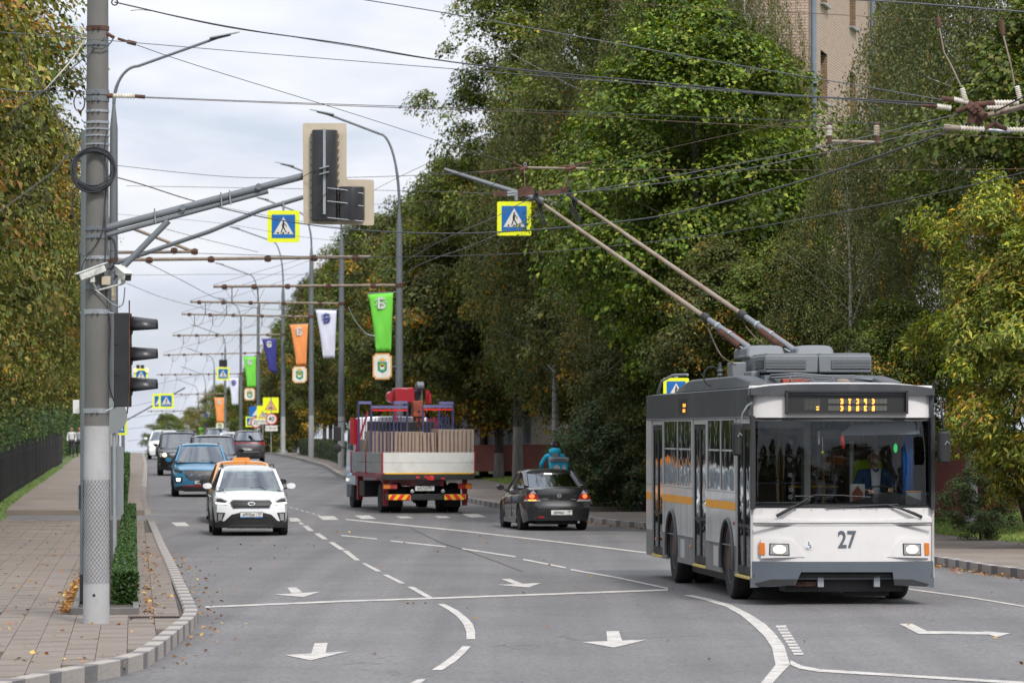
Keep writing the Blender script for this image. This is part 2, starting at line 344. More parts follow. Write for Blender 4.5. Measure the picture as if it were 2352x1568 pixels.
# left pavement: bed + slabs
bed = strip('pavement_left', XLG, lambda y: XL(y) - .12, 20, 101.3, 1, .105, 'joint')
pav = obj('pavement_left', bed, 'joint', smooth=60, kind='structure')
slabs = []
for k in range(-2, 40):
    for j in range(0, 90):
        yc = 30 + j * .9 + (k % 2) * .45; xc = -.0962 * (yc - 40) - 3.62 - .15 - k * .305
        if yc > 101 or xc - .16 < XLG(yc) or xc + .16 > XL(yc) - .02: continue
        px = 1176 + xc / yc * F
        if -20 < px < 460: slabs.append((yc, xc))
slabs.sort()
def slab_mb(seed):
    r = random.Random(seed); t = [r.uniform(-.003, .003) for _ in range(4)]
    w, h = .1485, .446
    return MB().add([(-w, -h, -.03), (w, -h, -.03), (w, h, -.03), (-w, h, -.03), (-w, -h, .022 + t[0]), (w, -h, .022 + t[1]), (w, h, .022 + t[2]), (-w, h, .022 + t[3])],
                    [(0, 3, 2, 1), (4, 5, 6, 7), (0, 1, 5, 4), (1, 2, 6, 5), (2, 3, 7, 6), (3, 0, 4, 7)])
sm = [slab_mb(i).mesh('slab', 'slab' if i % 3 else 'slab2') for i in range(7)]
for i, (yc, xc) in enumerate(slabs[:290]):
    o = bpy.data.objects.new('paving_slab', sm[(i * 5 + int(xc * 7)) % 7]); COL.objects.link(o); o.parent = pav
    o.location = (xc - pav.location.x, yc - pav.location.y, gz(yc) + .105 - pav.location.z); o.rotation_euler = (0, 0, .0959)
rest = MB()
for yc, xc in slabs[290:]:
    rest.box((xc, yc, gz(yc) + .108), (.297, .892, .042), .0959)
obj('paving', rest, 'slab', pav, world=True, kind='stuff')
b = strip('x', XLG, lambda y: XL(y) - .12, 107.8, 420, 2, .13, 'slab', 6)
obj('pavement_far_left', b, 'slab2', smooth=60, kind='structure')
b = strip('x', lambda y: XR(y) + .12, XG, 20, 106.5, 1, .13, 'slab', 6)
obj('pavement_right', b, 'slab', smooth=60, kind='structure')
b = strip('x', lambda y: XR(y) + .12, XG, 110.5, 420, 2, .13, 'slab', 6)
obj('pavement_far_right', b, 'slab', smooth=60, kind='structure')
b = strip('x', lambda y: XR(y) - .1, XG, 106.5, 110.5, 1, .012, 'slab', 6)
obj('dropped_kerb_ramp', b, 'asphalt', smooth=60, kind='structure')

def kstone(Lk, wd=.17, h=.155):
    c = .02; r = random.Random(int(Lk * 1000))
    pr = [(-wd / 2, -.12), (wd / 2, -.12), (wd / 2, h - c), (wd / 2 - c, h), (-wd / 2 + .005, h), (-wd / 2, h - .005)]
    return MB().prism(pr, lambda a, b_, d: (a, d, b_), -Lk / 2 + .004, Lk / 2 - .004)
KL = {(i, j): kstone(l).mesh('kerb_stone', m) for i, (l, m) in enumerate(((.72, 'kerb_light'), (.36, 'kerb_dark'))) for j in (0,)}
def kerb(name, xf, segs, flip):
    root = None; cnt = 0; rest = [MB(), MB()]
    for y0, y1 in segs:
        y = y0; k = 0
        while y < y1:
            l = (.72, .36)[k % 2] * (1 if y < 140 else 2.5); ym = y + l / 2
            p = Vector((xf(y), y, gz(y))); 
            q = Vector((xf(y + l * .995), y + l * .995, gz(y + l)));
            d = q - p; ln = d.length; yy = y + l * l / ln if ln > 0 else y + l
            q = Vector((xf(yy), yy, gz(yy))); d = q - p; c = (p + q) / 2
            sgn = -1 if flip else 1
            if root is None:
                root = bpy.data.objects.new(name, None); COL.objects.link(root); root.location = p; setp(root, kind='structure')
            ang = math.atan2(-d.x, d.y)
            off = Matrix.Rotation(ang, 3, 'Z') @ Vector((sgn * .085, 0, 0))
            if cnt < 250 and y < 140:
                o = bpy.data.objects.new('kerb_stone', KL[(k % 2, 0)]); COL.objects.link(o); o.parent = root
                o.location = c - root.location + off; o.rotation_euler = (math.atan2(d.z, math.hypot(d.x, d.y)), 0, ang + (PI if flip else 0)); cnt += 1
            else:
                rest[k % 2].bar(c - d / 2 * .99 + off + Vector((0, 0, .02)), c + d / 2 * .99 + off + Vector((0, 0, .02)), .17, .27)
            y = yy; k += 1
    for i in (0, 1):
        if rest[i].v: obj('kerb_run', rest[i], ('kerb_light', 'kerb_dark')[i], root, world=True, kind='stuff')
kerb('kerb_left', lambda y: XL(y), [(30, 101.4), (107.8, 300)], True)
kerb('kerb_right', lambda y: XR(y), [(55, 106.5), (110.5, 300)], False)

# ------------------------------------------------------------------ painted markings
def zA(p): return (p[0] / 3, 1045.3 + p[1] / 3)
def zB(p): return (784 + p[0] / 3, 1045.3 + p[1] / 3)
def zC(p): return (1568 + p[0] / 3, 1045.3 + p[1] / 3)
mark = bpy.data.objects.new('road_markings', None); COL.objects.link(mark); mark.location = (0, 50, 0); setp(mark, kind='structure')
def paint(name, pix, off=.006, thick=.004):
    pts = [TG(px, py, off) for px, py in pix]
    b = MB().add(pts, [tuple(range(len(pts)))])
    me = b.mesh(name, 'paint', origin=mark.location, fix=False)
    if me.polygons[0].normal.z < 0: me.flip_normals()
    o = bpy.data.objects.new(name, me); COL.objects.link(o); o.parent = mark
def band(name, A, B, off=.006):
    P = [[TG(*a, off), TG(*b_, off)] for a, b_ in zip(A, B)]
    b = MB().grid(P); me = b.mesh(name, 'paint', origin=mark.location, fix=False)
    if me.polygons[0].normal.z < 0: me.flip_normals()
    o = bpy.data.objects.new(name, me); COL.objects.link(o); o.parent = mark
def hline(name, pts, th, sub=6):
    P = []
    for (x0, y0), (x1, y1) in zip(pts, pts[1:]):
        for k in range(sub): P.append((x0 + (x1 - x0) * k / sub, y0 + (y1 - y0) * k / sub))
    P.append(pts[-1]); band(name, [(x, y - th / 2) for x, y in P], [(x, y + th / 2) for x, y in P])
hline('stop_line', [(471.7, 1393), (784, 1379.8), (994, 1373), (1534, 1353.6)], 3.6)
for q in ([(2085, 485), (2120, 483), (2165, 520), (2125, 520)], [(2165, 537), (2200, 535), (2260, 577), (2222, 577)], [(2262, 597), (2300, 597), (2380, 648), (2340, 650)], [(2055, 462), (2078, 461), (2095, 474), (2070, 475)]):
    paint('lane_dash', [zA(p) for p in q])
for q in ([(5, 655), (45, 655), (130, 722), (92, 722)], [(140, 742), (170, 742), (278, 798), (238, 798)], [(283, 820), (320, 820), (440, 880), (400, 880)], [(452, 903), (498, 903), (632, 978), (585, 978)]):
    paint('lane_dash', [zB(p) for p in q])
band('turn_line', [zB(p) for p in [(712, 1022), (800, 1065), (870, 1120), (905, 1160), (922, 1210), (922, 1265)]], [zB(p) for p in [(663, 1022), (740, 1065), (800, 1110), (840, 1160), (862, 1215), (862, 1265)]])
band('turn_line', [zB(p) for p in [(893, 1312), (850, 1360), (790, 1415), (695, 1477)]], [zB(p) for p in [(835, 1312), (785, 1362), (720, 1412), (622, 1477)]])
paint('turn_line', [zB(p) for p in [(583, 1538), (525, 1541), (440, 1585), (520, 1590)]])
paint('arrow_stem', [zA(p) for p in [(1978, 910), (2040, 908), (2085, 942), (2010, 949)]]); paint('arrow_head', [zA(p) for p in [(1890, 957), (2205, 938), (2090, 975)]])
paint('arrow_stem', [zA(p) for p in [(2168, 1292), (2258, 1289), (2243, 1356), (2145, 1362)]]); paint('arrow_head', [zA(p) for p in [(1962, 1373), (2400, 1348), (2140, 1410)]])
paint('arrow_stem', [zB(p) for p in [(1100, 850), (1160, 848), (1252, 882), (1190, 885)]]); paint('arrow_head', [zB(p) for p in [(1068, 890), (1378, 877), (1290, 908)]])
paint('arrow_stem', [zB(p) for p in [(1826, 1210), (1912, 1208), (1935, 1274), (1833, 1277)]]); paint('arrow_head', [zB(p) for p in [(1660, 1284), (2110, 1267), (1878, 1322)]])
paint('turn_arrow', [zC(p) for p in [(1492, 1158), (1580, 1158), (1685, 1208), (2095, 1214), (2052, 1206), (2258, 1224), (2165, 1250), (2112, 1232), (1625, 1227)]])
band('curved_line', [zC(p) for p in [(0, 962), (150, 995), (300, 1042), (400, 1098), (480, 1165), (560, 1240), (615, 1320), (640, 1440)]],
     [zC(p) for p in [(70, 960), (200, 988), (345, 1032), (460, 1090), (570, 1160), (645, 1235), (700, 1310), (740, 1440)]])
band('curved_line', [zC(p) for p in [(742, 1408), (820, 1446), (950, 1470), (1600, 1512), (2352, 1556)]], [zC(p) for p in [(742, 1440), (800, 1466), (930, 1488), (1600, 1528), (2352, 1575)]])
band('curved_line', [zC(p) for p in [(640, 1441), (600, 1490), (520, 1590)]], [zC(p) for p in [(738, 1441), (670, 1510), (600, 1590)]])
for i in range(10):
    x = 640 + i * 13.2; y = 1170 + i * 20.8; paint('ladder_bar', [zC(p) for p in [(x, y), (x + 70, y - 1), (x + 78, y + 14), (x + 8, y + 15)]])
hline('edge_line', [zC(p) for p in [(1560, 920), (2000, 980), (2400, 1046)]], 3)
hline('thin_dash', [zB(p) for p in [(0, 550), (245, 575)]], 2.4); hline('thin_dash', [zB(p) for p in [(340, 588), (718, 628)]], 2.6)
hline('thin_dash', [zB(p) for p in [(835, 642), (1200, 697)]], 2.8); hline('thin_dash', [zB(p) for p in [(1253, 715), (1548, 773)]], 3)
hline('thin_dash', [zB(p) for p in [(1580, 785), (1900, 840), (2250, 915)]], 3.2)
hline('long_line', [zB(p) for p in [(30, 440), (840, 520), (1500, 596), (2090, 668), (2300, 700)]], 2.6)
for z_, q in ((zA, [(1180, 462), (1275, 460), (1308, 486), (1215, 487)]), (zA, [(1990, 430), (2050, 430), (2078, 453), (2000, 457)]), (zA, [(2190, 418), (2300, 417), (2335, 443), (2225, 444)]),
              (zB, [(90, 413), (190, 413), (240, 436), (140, 437)]), (zB, [(375, 420), (460, 420), (500, 432), (410, 432)]), (zB, [(640, 418), (720, 417), (757, 430), (670, 431)]),
              (zB, [(830, 403), (940, 403), (998, 424), (890, 427)]), (zA, [(1440, 455), (1500, 454), (1530, 480), (1480, 482)]), (zA, [(1700, 445), (1790, 443), (1820, 468), (1740, 470)])):
    paint('crossing_bar', [z_(p) for p in q])
for q in ([(480, 500), (600, 560), (700, 605), (850, 650), (1000, 705), (1110, 745), (1250, 800)],): 
    P_ = [zB(p) for p in q]; o_ = MB().grid([[TG(x, y - .7, .005), TG(x, y + .7, .005)] for x, y in P_]); obj('sealed_crack', o_, 'joint', mark, world=True)
for i in range(6):
    x = 1990 + i * 38; y = 355 + i * 10.5; paint('thin_dash', [zA(p) for p in [(x, y), (x + 14, y), (x + 34, y + 8), (x + 20, y + 8)]])
# ------------------------------------------------------------------ foliage
def leaf_mat(name, trans=.35, rough=.5):
    m, t, n, l, b = new_mat(name)
    at = n.new('ShaderNodeAttribute'); at.attribute_name = 'leaf_colour'
    l.new(at.outputs[0], b.inputs['Base Color']); b.inputs['Roughness'].default_value = rough; b.inputs['Specular IOR Level'].default_value = .35
    tr = n.new('ShaderNodeBsdfTranslucent'); mi = n.new('ShaderNodeMixShader'); mi.inputs[0].default_value = trans
    hs = n.new('ShaderNodeHueSaturation'); hs.inputs['Saturation'].default_value = 1.15; hs.inputs['Value'].default_value = 1.3
    l.new(at.outputs[0], hs.inputs['Color']); l.new(hs.outputs[0], tr.inputs[0])
    l.new(b.outputs[0], mi.inputs[1]); l.new(tr.outputs[0], mi.inputs[2]); l.new(mi.outputs[0], n['Material Output'].inputs[0]); return m
M['leaf'] = leaf_mat('tree_leaf', .24, .6); M['hedgeleaf'] = leaf_mat('hedge_leaf', .2)
def leaf_mesh(name, C, Nn, T, S, colr, aspect=.62, fold=.16, mtl='leaf'):
    n = len(C); Nn = Nn / np.linalg.norm(Nn, axis=1, keepdims=True)
    B = np.cross(Nn, T); B /= (np.linalg.norm(B, axis=1, keepdims=True) + 1e-9); T = np.cross(B, Nn)
    S = S[:, None]; h = S / 2
    V = np.empty((n, 4, 3)); V[:, 0] = C - T * h; V[:, 1] = C + B * h * aspect + Nn * S * fold - T * h * .1; V[:, 2] = C + T * h; V[:, 3] = C - B * h * aspect + Nn * S * fold - T * h * .1
    me = bpy.data.meshes.new(name); me.vertices.add(n * 4); me.vertices.foreach_set('co', V.astype(np.float32).ravel())
    me.loops.add(n * 4); me.loops.foreach_set('vertex_index', np.arange(n * 4, dtype=np.int32))
    me.polygons.add(n); me.polygons.foreach_set('loop_start', np.arange(0, n * 4, 4, dtype=np.int32)); me.polygons.foreach_set('loop_total', np.full(n, 4, dtype=np.int32))
    a = me.color_attributes.new('leaf_colour', 'FLOAT_COLOR', 'POINT'); cc = np.ones((n, 4, 4), dtype=np.float32); cc[:, :, :3] = colr[:, None, :]
    a.data.foreach_set('color', cc.ravel()); me.materials.append(M[mtl]); me.update(calc_edges=True); return me
def palette(rg, n, cols, wts, jit=.22):
    c = np.array(cols)[rg.choice(len(cols), n, p=np.array(wts) / sum(wts))]
    return np.clip(c * (1 + rg.normal(0, jit, (n, 1))) * (1 + rg.normal(0, .08, (n, 3))), .004, .9)
def crown(seed, R, z0, z1, ncl, per, size, cols, wts, lean=.0, power=.62, rc=(.55, 1.2), yel=None, aspect=.62, top=.35, droop=.3):
    rg = np.random.default_rng(seed); Hc = z1 - z0
    t = rg.beta(1.25, 1.15, ncl); rad = R * np.clip(np.sin(PI * np.clip(t, .02, .985) ** (.75 + top)), 0, 1) ** power
    a = rg.uniform(0, 2 * PI, ncl); ph = rg.uniform(0, 6.28, 6)
    bulge = 1 + .20 * np.sin(2 * a + ph[0] + 4 * t) + .20 * np.sin(3 * a + ph[1] - 7 * t) + .15 * np.sin(5 * a + 11 * t + ph[2])
    rr = rad * bulge * (.30 + .70 * rg.uniform(0, 1, ncl) ** .42)
    cx = np.stack([rr * np.cos(a), rr * np.sin(a), z0 + t * Hc + rg.normal(0, .2, ncl)], 1)
    rcl = rg.uniform(rc[0], rc[1], ncl) * (.75 + .25 * rad / R)
    tone = rg.normal(1, .22, ncl); ci = np.repeat(np.arange(ncl), per); n = len(ci)
    d = rg.normal(0, 1, (n, 3)); d /= np.linalg.norm(d, axis=1, keepdims=True); d[:, 2] = np.abs(d[:, 2]) * np.where(rg.uniform(0, 1, n) < .72, 1, -1)
    u = rg.uniform(0, 1, n) ** .45
    P = cx[ci] + d * (rcl[ci] * u)[:, None] * np.array([1.12, 1.12, .62])
    P[:, 2] -= droop * (np.hypot(d[:, 0], d[:, 1]) * u) ** 2 * rcl[ci]
    outw = P - np.array([0, 0, z0 + Hc * .4]); outw /= np.linalg.norm(outw, axis=1, keepdims=True)
    Nn = .55 * d + .5 * outw + np.array([0, 0, .55]) + rg.normal(0, .42, (n, 3))
    T = rg.normal(0, 1, (n, 3)) + np.array([0, 0, -.8]) + outw * .5
    col = palette(rg, n, cols, wts) * 1.3 * tone[ci][:, None]
    if yel is not None:
        yc = rg.uniform(0, 1, ncl) < yel[0]; mk = yc[ci] & (rg.uniform(0, 1, n) < .55)
        col[mk] = palette(rg, int(mk.sum()), yel[1], [1] * len(yel[1]))
    return leaf_mesh('crown', P, Nn, T, size * np.clip(rg.lognormal(-.05, .32, n), .45, 1.8), np.clip(col * 1.12, .004, .9), aspect), cx
def weeping(seed, R, z0, z1, ns, per, size, cols, wts, yel=None):
    rg = np.random.default_rng(seed); Hc = z1 - z0
    t = rg.beta(1.4, 1.1, ns); rad = R * np.sin(PI * np.clip(t, .05, .97) ** .8) ** .7; a = rg.uniform(0, 2 * PI, ns)
    k = rg.integers(0, 34, ns); ca = rg.uniform(0, 2 * PI, 34)
    a = ca[k] + rg.normal(0, .22, ns); rr = rad * (.35 + .65 * rg.uniform(0, 1, ns) ** .5) * (1 + .15 * np.sin(a * 3 + t * 9))
    S = np.stack([rr * np.cos(a), rr * np.sin(a), z0 + t * Hc], 1); ln = rg.uniform(.7, 2.3, ns)
    i = np.repeat(np.arange(ns), per); n = len(i); u = rg.uniform(0, 1, n)
    out_ = np.stack([np.cos(a), np.sin(a), 0 * a], 1)
    P = S[i] + out_[i] * (np.sqrt(u) * .45)[:, None]; P[:, 2] -= (ln[i] * u ** 1.25); P += rg.normal(0, .085, (n, 3))
    Nn = rg.normal(0, .8, (n, 3)) + out_[i] * .7 + np.array([0, 0, .35]); T = rg.normal(0, .5, (n, 3)) + np.array([0, 0, -1.2])
    tone = rg.normal(1, .18, ns); col = palette(rg, n, cols, wts) * 1.35 * tone[i][:, None]
    if yel is not None:
        yc = rg.uniform(0, 1, ns) < yel[0]; mk = yc[i] & (rg.uniform(0, 1, n) < .6); col[mk] = palette(rg, int(mk.sum()), yel[1], [1] * len(yel[1]))
    return leaf_mesh('crown', P, Nn, T, size * rg.uniform(.7, 1.2, n), np.clip(col, .004, .9), .6), S[::12]
YEL = [(.42, .25, .02), (.36, .16, .02), (.30, .22, .03)]
G_DK = [(.038, .050, .010), (.058, .068, .014), (.078, .080, .018), (.095, .080, .020)]
G_MD = [(.044, .066, .010), (.072, .096, .014), (.105, .125, .020), (.115, .11, .022)]
G_BR = [(.060, .096, .010), (.095, .135, .014), (.160, .185, .024), (.034, .058, .009)]
G_BI = [(.052, .066, .020), (.078, .090, .028), (.105, .115, .038), (.12, .105, .024)]
G_LI = [(.095, .105, .022), (.13, .135, .028), (.19, .165, .04), (.055, .068, .018)]
KIND = {}
def add_kind(k, v): KIND[k] = v
add_kind('dark1', crown(11, 3.3, 2.0, 12.4, 210, 260, .15, G_DK, [3, 3, 2, 1], yel=(.10, YEL)))
add_kind('dark2', crown(12, 3.5, 2.2, 12.0, 210, 260, .15, G_DK, [2, 3, 3, 1.6], yel=(.16, YEL)))
add_kind('mid1', crown(13, 3.6, 2.6, 13.0, 210, 270, .15, G_MD, [3, 3, 2, 1], yel=(.08, YEL)))
add_kind('tall1', crown(14, 3.9, 3.4, 21.5, 330, 240, .155, G_MD, [3, 3, 3, 1.5], yel=(.10, [(.22, .24, .03), (.30, .26, .03)])))
add_kind('bright', crown(15, 3.9, 3.6, 16.5, 270, 290, .16, G_BR, [3, 3, 2, 3], rc=(.6, 1.3)))
add_kind('linden', crown(16, 3.6, 1.0, 16.0, 400, 230, .125, G_LI, [3, 3, 2, 3], yel=(.18, [(.42, .27, .04), (.36, .17, .06), (.30, .23, .05), (.26, .13, .05)])))
add_kind('ashmaple', crown(17, 2.5, 1.2, 7.2, 210, 240, .125, [(.18, .19, .03), (.13, .16, .026), (.25, .225, .03), (.07, .095, .016)], [3, 3, 2, 3], yel=(.11, [(.50, .32, .03), (.33, .18, .07)]), aspect=.34, rc=(.35, .7), power=.42, droop=.7))
add_kind('birch1', weeping(18, 3.6, 4.0, 17.5, 1500, 46, .085, G_BI, [3, 3, 3, 1], yel=(.035, YEL)))
add_kind('birch2', weeping(19, 3.0, 3.4, 15.0, 1200, 46, .085, G_BI, [3, 3, 3, 1.5], yel=(.05, YEL)))
add_kind('shrub', crown(20, 1.5, .1, 3.0, 90, 190, .085, [(.035, .06, .02), (.05, .075, .025), (.085, .05, .025)], [3, 3, 1], rc=(.3, .5), power=.4))
print('leaf kinds', sum(len(v[0].polygons) for v in KIND.values()))
def wood(seed, cx, H, r0, z0, spread=.05, limbs=15, forks=0):
    r = random.Random(seed); b = MB(); pts = []; rs = []; x = y = 0
    for i in range(9):
        t = i / 8; pts.append((x, y, -.25 + (H * .86) * t)); rs.append(r0 * (1.18 if i == 0 else 1 - .82 * t)); x += r.uniform(-1, 1) * spread * (i > 1); y += r.uniform(-1, 1) * spread * (i > 1)
    b.tube(pts, rs, 10)
    idx = list(range(len(cx))); r.shuffle(idx)
    for k in idx[:limbs]:
        c = Vector(cx[k]); hz = max(z0 * .75, min(H * .8, c.z - r.uniform(.8, 2.2))); t = hz / (H * .86); j = min(7, int(t * 8)); a = Vector(pts[j]).lerp(Vector(pts[j + 1]), min(1, t * 8 - j))
        mid = a.lerp(c, .5) + Vector((r.uniform(-.2, .2), r.uniform(-.2, .2), r.uniform(.0, .35)))
        rr = max(.02, r0 * (1 - .8 * t) * .42); b.tube([a, a.lerp(mid, .5), mid, mid.lerp(c, .6), c], [rr, rr * .8, rr * .6, rr * .38, .012], 6)
    return b
WOOD = {}
def trunk_mesh(kind, wash):
    key = (kind, wash)
    if key not in WOOD:
        cx = KIND[kind][1]; H = {'dark1': 12.4, 'dark2': 12, 'mid1': 13, 'tall1': 21.5, 'bright': 16.5, 'linden': 16, 'ashmaple': 7, 'birch1': 17.5, 'birch2': 15, 'shrub': 2.5}[kind]
        r0 = {'tall1': .24, 'ashmaple': .09, 'shrub': .04, 'birch1': .17, 'birch2': .14}.get(kind, .19)
        b = wood(hash_s(kind), cx, H, r0, {'ashmaple': .6, 'shrub': .2}.get(kind, 3.0), limbs={'shrub': 6, 'tall1': 46, 'linden': 34}.get(kind, 28))
        me = b.mesh('trunk', ['birchbark'] if 'birch' in kind else ['bark', 'barkwash'], 70)
        if wash and 'birch' not in kind:
            for p in me.polygons:
                if p.center.z < 1.55 and math.hypot(p.center.x, p.center.y) < .5: p.material_index = 1
        WOOD[key] = me
    return WOOD[key]
def hash_s(s): return sum(ord(c) * (i + 3) for i, c in enumerate(s))
def tree(name, kind, x, y, label, group=None, s=1.0, rz=None, wash=False, sz=None, z=None):
    r = random.Random(int(x * 31 + y * 17)); z = lawn(x, y) if z is None else z
    t = thing(name, label, 'tree', (x, y, z), r.uniform(0, 6.28) if rz is None else rz, group)
    t.scale = (s, s, s if sz is None else sz)
    o = bpy.data.objects.new('trunk', trunk_mesh(kind, wash)); COL.objects.link(o); o.parent = t
    c = bpy.data.objects.new('crown', KIND[kind][0]); COL.objects.link(c); c.parent = t
    return t
def PXX(px, Y): return (px - 1176) / F * Y
# lindens along the left pavement
LG = 'linden trees lining the left pavement'
lin = [(66, 2.6), (76, 3.0), (86, 2.5), (97, 2.9), (108, 2.7), (121, 2.9), (135, 2.6), (150, 2.6), (168, 2.6), (188, 2.6), (210, 2.6), (235, 2.4), (262, 2.4), (295, 2.4), (335, 2.4), (380, 2.4)]
for i, (Y, d) in enumerate(lin):
    lab = ['linden with yellowing leaves filling the left edge of the street view', 'second linden from the camera behind the left pavement fence',
           'tall linden with brown edged leaves over the left pavement', 'linden between the fence and the tall concrete pole'][i] if i < 4 else ORD[i] + ' linden from the camera in the row along the left pavement'
    tree('linden_tree', 'linden', XLG(Y) - d, Y, lab, LG, s=1.05 if Y < 130 else .95, sz=1.12)
# row along the right hand pavement, behind the poles
RG_ = 'trees in the row behind the right hand lamp posts'
row = [127, 133.5, 140, 146, 163, 170, 178, 186, 195, 204, 214, 225, 237, 250, 265, 282, 300, 320, 342, 366, 395, 430, 470, 520]
kk = ['dark1', 'dark2', 'mid1', 'dark2', 'dark1']
for i, Y in enumerate(row):
    off = (1.6 if Y < 150 else .9) + (i % 3) * .5
    tree('street_tree', kk[i % 5], XG(Y) + off + (.8 if Y < 150 else 0), Y, ORD[i] + ' tree from the camera in the row behind the right hand lamp posts', RG_, s=.92 + .12 * ((i * 7) % 5) / 4, sz=1.0 if Y < 150 else 1.12, wash=Y < 200)
for i, Y in enumerate([132, 145, 160, 176, 192, 210, 230, 255, 285, 320, 360, 410]):
    tree('background_tree', kk[(i + 2) % 5], XG(Y) + 8.5 + (i % 2) * 2, Y + 3, ORD[i] + ' tall dark tree from the camera in the second rank on the right', 'second rank of trees on the right', s=1.12, sz=1.2)
# three trunks by the low building
for px, Y, kd, s, lab in ((1111, 160, 'mid1', .95, 'tree with whitewashed trunk just right of the truck load'), (1146, 157, 'dark2', 1.1, 'dark tree with whitewashed trunk, middle of three beside the truck'),
                          (1189, 153, 'tall1', .80, 'very tall tree with thick trunk beside the white column')):
    tree('tall_tree', kd, PXX(px, Y), Y, lab, None, s=s, sz=1.0, wash=True)
spec = [(1330, 150, 'tall1', 1.0, 'tall leafy tree behind the crossing sign arm'), (1275, 138, 'birch2', 1.0, 'drooping birch behind the right hand crossing sign'), (1400, 135, 'birch1', 1.12, 'large birch with hanging branches over the courier'),
        (1455, 122, 'dark2', .58, 'low dark tree spreading over the black sedan'), (1500, 128, 'tall1', .92, 'high green tree between birch and bright maple'), (1480, 117, 'birch2', .9, 'yellow flecked birch above the trolley poles'), (1560, 112, 'birch1', .96, 'birch behind the paired trolley poles'),
        (1600, 99, 'bright', .78, 'bright green large leaved tree in the top middle'), (1560, 106, 'bright', .74, 'bright green tree behind the trolley pole springs'), (1740, 112, 'tall1', .62, 'dark tree under the brick house downpipe'),
        (1800, 92, 'mid1', .52, 'low bushy tree behind the trolleybus roof'), (1650, 94, 'dark1', .55, 'dark low tree behind the trolleybus rear'), (1950, 90, 'birch2', .60, 'small birch hanging over the trolleybus roof unit'),
        (2185, 96, 'birch1', .66, 'birch growing close in front of the brick house'), (2230, 92, 'birch1', .86, 'tall birch behind the overhead wire crossing'), (2380, 87, 'birch1', .95, 'white trunked birch at the right edge'), (2190, 104, 'birch2', .95, 'birch with yellow strands by the brick wall'),
        (1690, 124, 'birch1', 1.0, 'big birch at the corner of the brick house'), (1640, 125, 'tall1', .9, 'tall dark tree deep behind the bright maple'), (1900, 98, 'dark2', .50, 'dark tree under the brick wall window'),
        (2480, 84, 'mid1', .9, 'leafy tree just beyond the right edge'), (2060, 86, 'mid1', .40, 'small green tree behind the driver cab'), (1540, 106, 'dark1', .50, 'small dark tree behind the rear bus door')]
tree('birch_tree', 'birch1', PXX(1712, 109), 109, 'slim dark birch hiding the near corner of the brick house', None, s=.47, sz=1.02)
tree('birch_tree', 'birch2', PXX(2085, 101), 101, 'slim birch hanging in front of the second window column', None, s=.52, sz=.98)
tree('maple_tree', 'bright', PXX(1560, 103), 103, 'green maple branches left of the bright middle tree', None, s=.42, sz=.9, rz=2.2)
for i, (x, y) in enumerate(((-34, -22), (-24, -34), (-13, -28), (-3, -38), (7, -30), (17, -36), (28, -26), (40, -34), (52, -20), (-46, -12))): tree('street_tree', kk[i % 5], x, y, ORD[i] + ' of the trees behind the viewer mirrored in the windscreen', 'trees behind the viewer', s=1.25, z=0)
for i in range(14): tree('filler_bush', 'shrub', -44 + 7 * i, -24 + 3 * (i % 3), ORD[i] + ' of the unseen bushes added behind the viewer to close gaps mirrored in the windscreen', 'bushes behind the viewer', s=2.3, z=0)  # unseen bushes, added so no bright sky gaps mirror in the windscreen
for px, Y, kd, s, lab in spec: tree({'birch1': 'birch_tree', 'birch2': 'birch_tree', 'bright': 'maple_tree'}.get(kd, 'park_tree'), kd, PXX(px, Y), Y, lab, None, s=s)
tree('ash_leaved_maple', 'ashmaple', PXX(2362, 77), 77, 'yellow green ash leaved maple on the lawn right of the trolleybus', None, s=.86, sz=.98, rz=.4)
tree('ash_leaved_maple', 'ashmaple', PXX(2520, 75), 75, 'second yellowing ash leaved maple cut by the right edge', None, s=.93, rz=2)
for px, Y, s, lab in ((1372, 114, .85, 'dark juniper bush left in the clump behind the sedan'), (1410, 112, 1.0, 'tallest juniper bush in the clump by the bus'), (1446, 111, .95, 'brownish juniper bush next to the bus'), (1480, 110, .9, 'juniper bush half hidden by the bus rear'),
                      (2250, 83, .5, 'little shrub left under the ash leaved maple')):
    tree('juniper_bush', 'shrub', PXX(px, Y), Y, lab, None, s=s); SC.objects[-1]
# low ground-level undergrowth far away behind the crest
for i, (px, Y, s) in enumerate(((385, 520, .8), (410, 560, .7), (440, 600, .9), (350, 620, .55), (470, 640, 1.0), (505, 560, 1.0), (530, 500, 1.0))):
    tree('distant_tree', ['mid1', 'dark2', 'linden'][i % 3], PXX(px, Y), Y, ORD[i] + ' small hazy tree from the left beyond the road crest', 'distant trees beyond the crest', s=s, z=gz(Y))

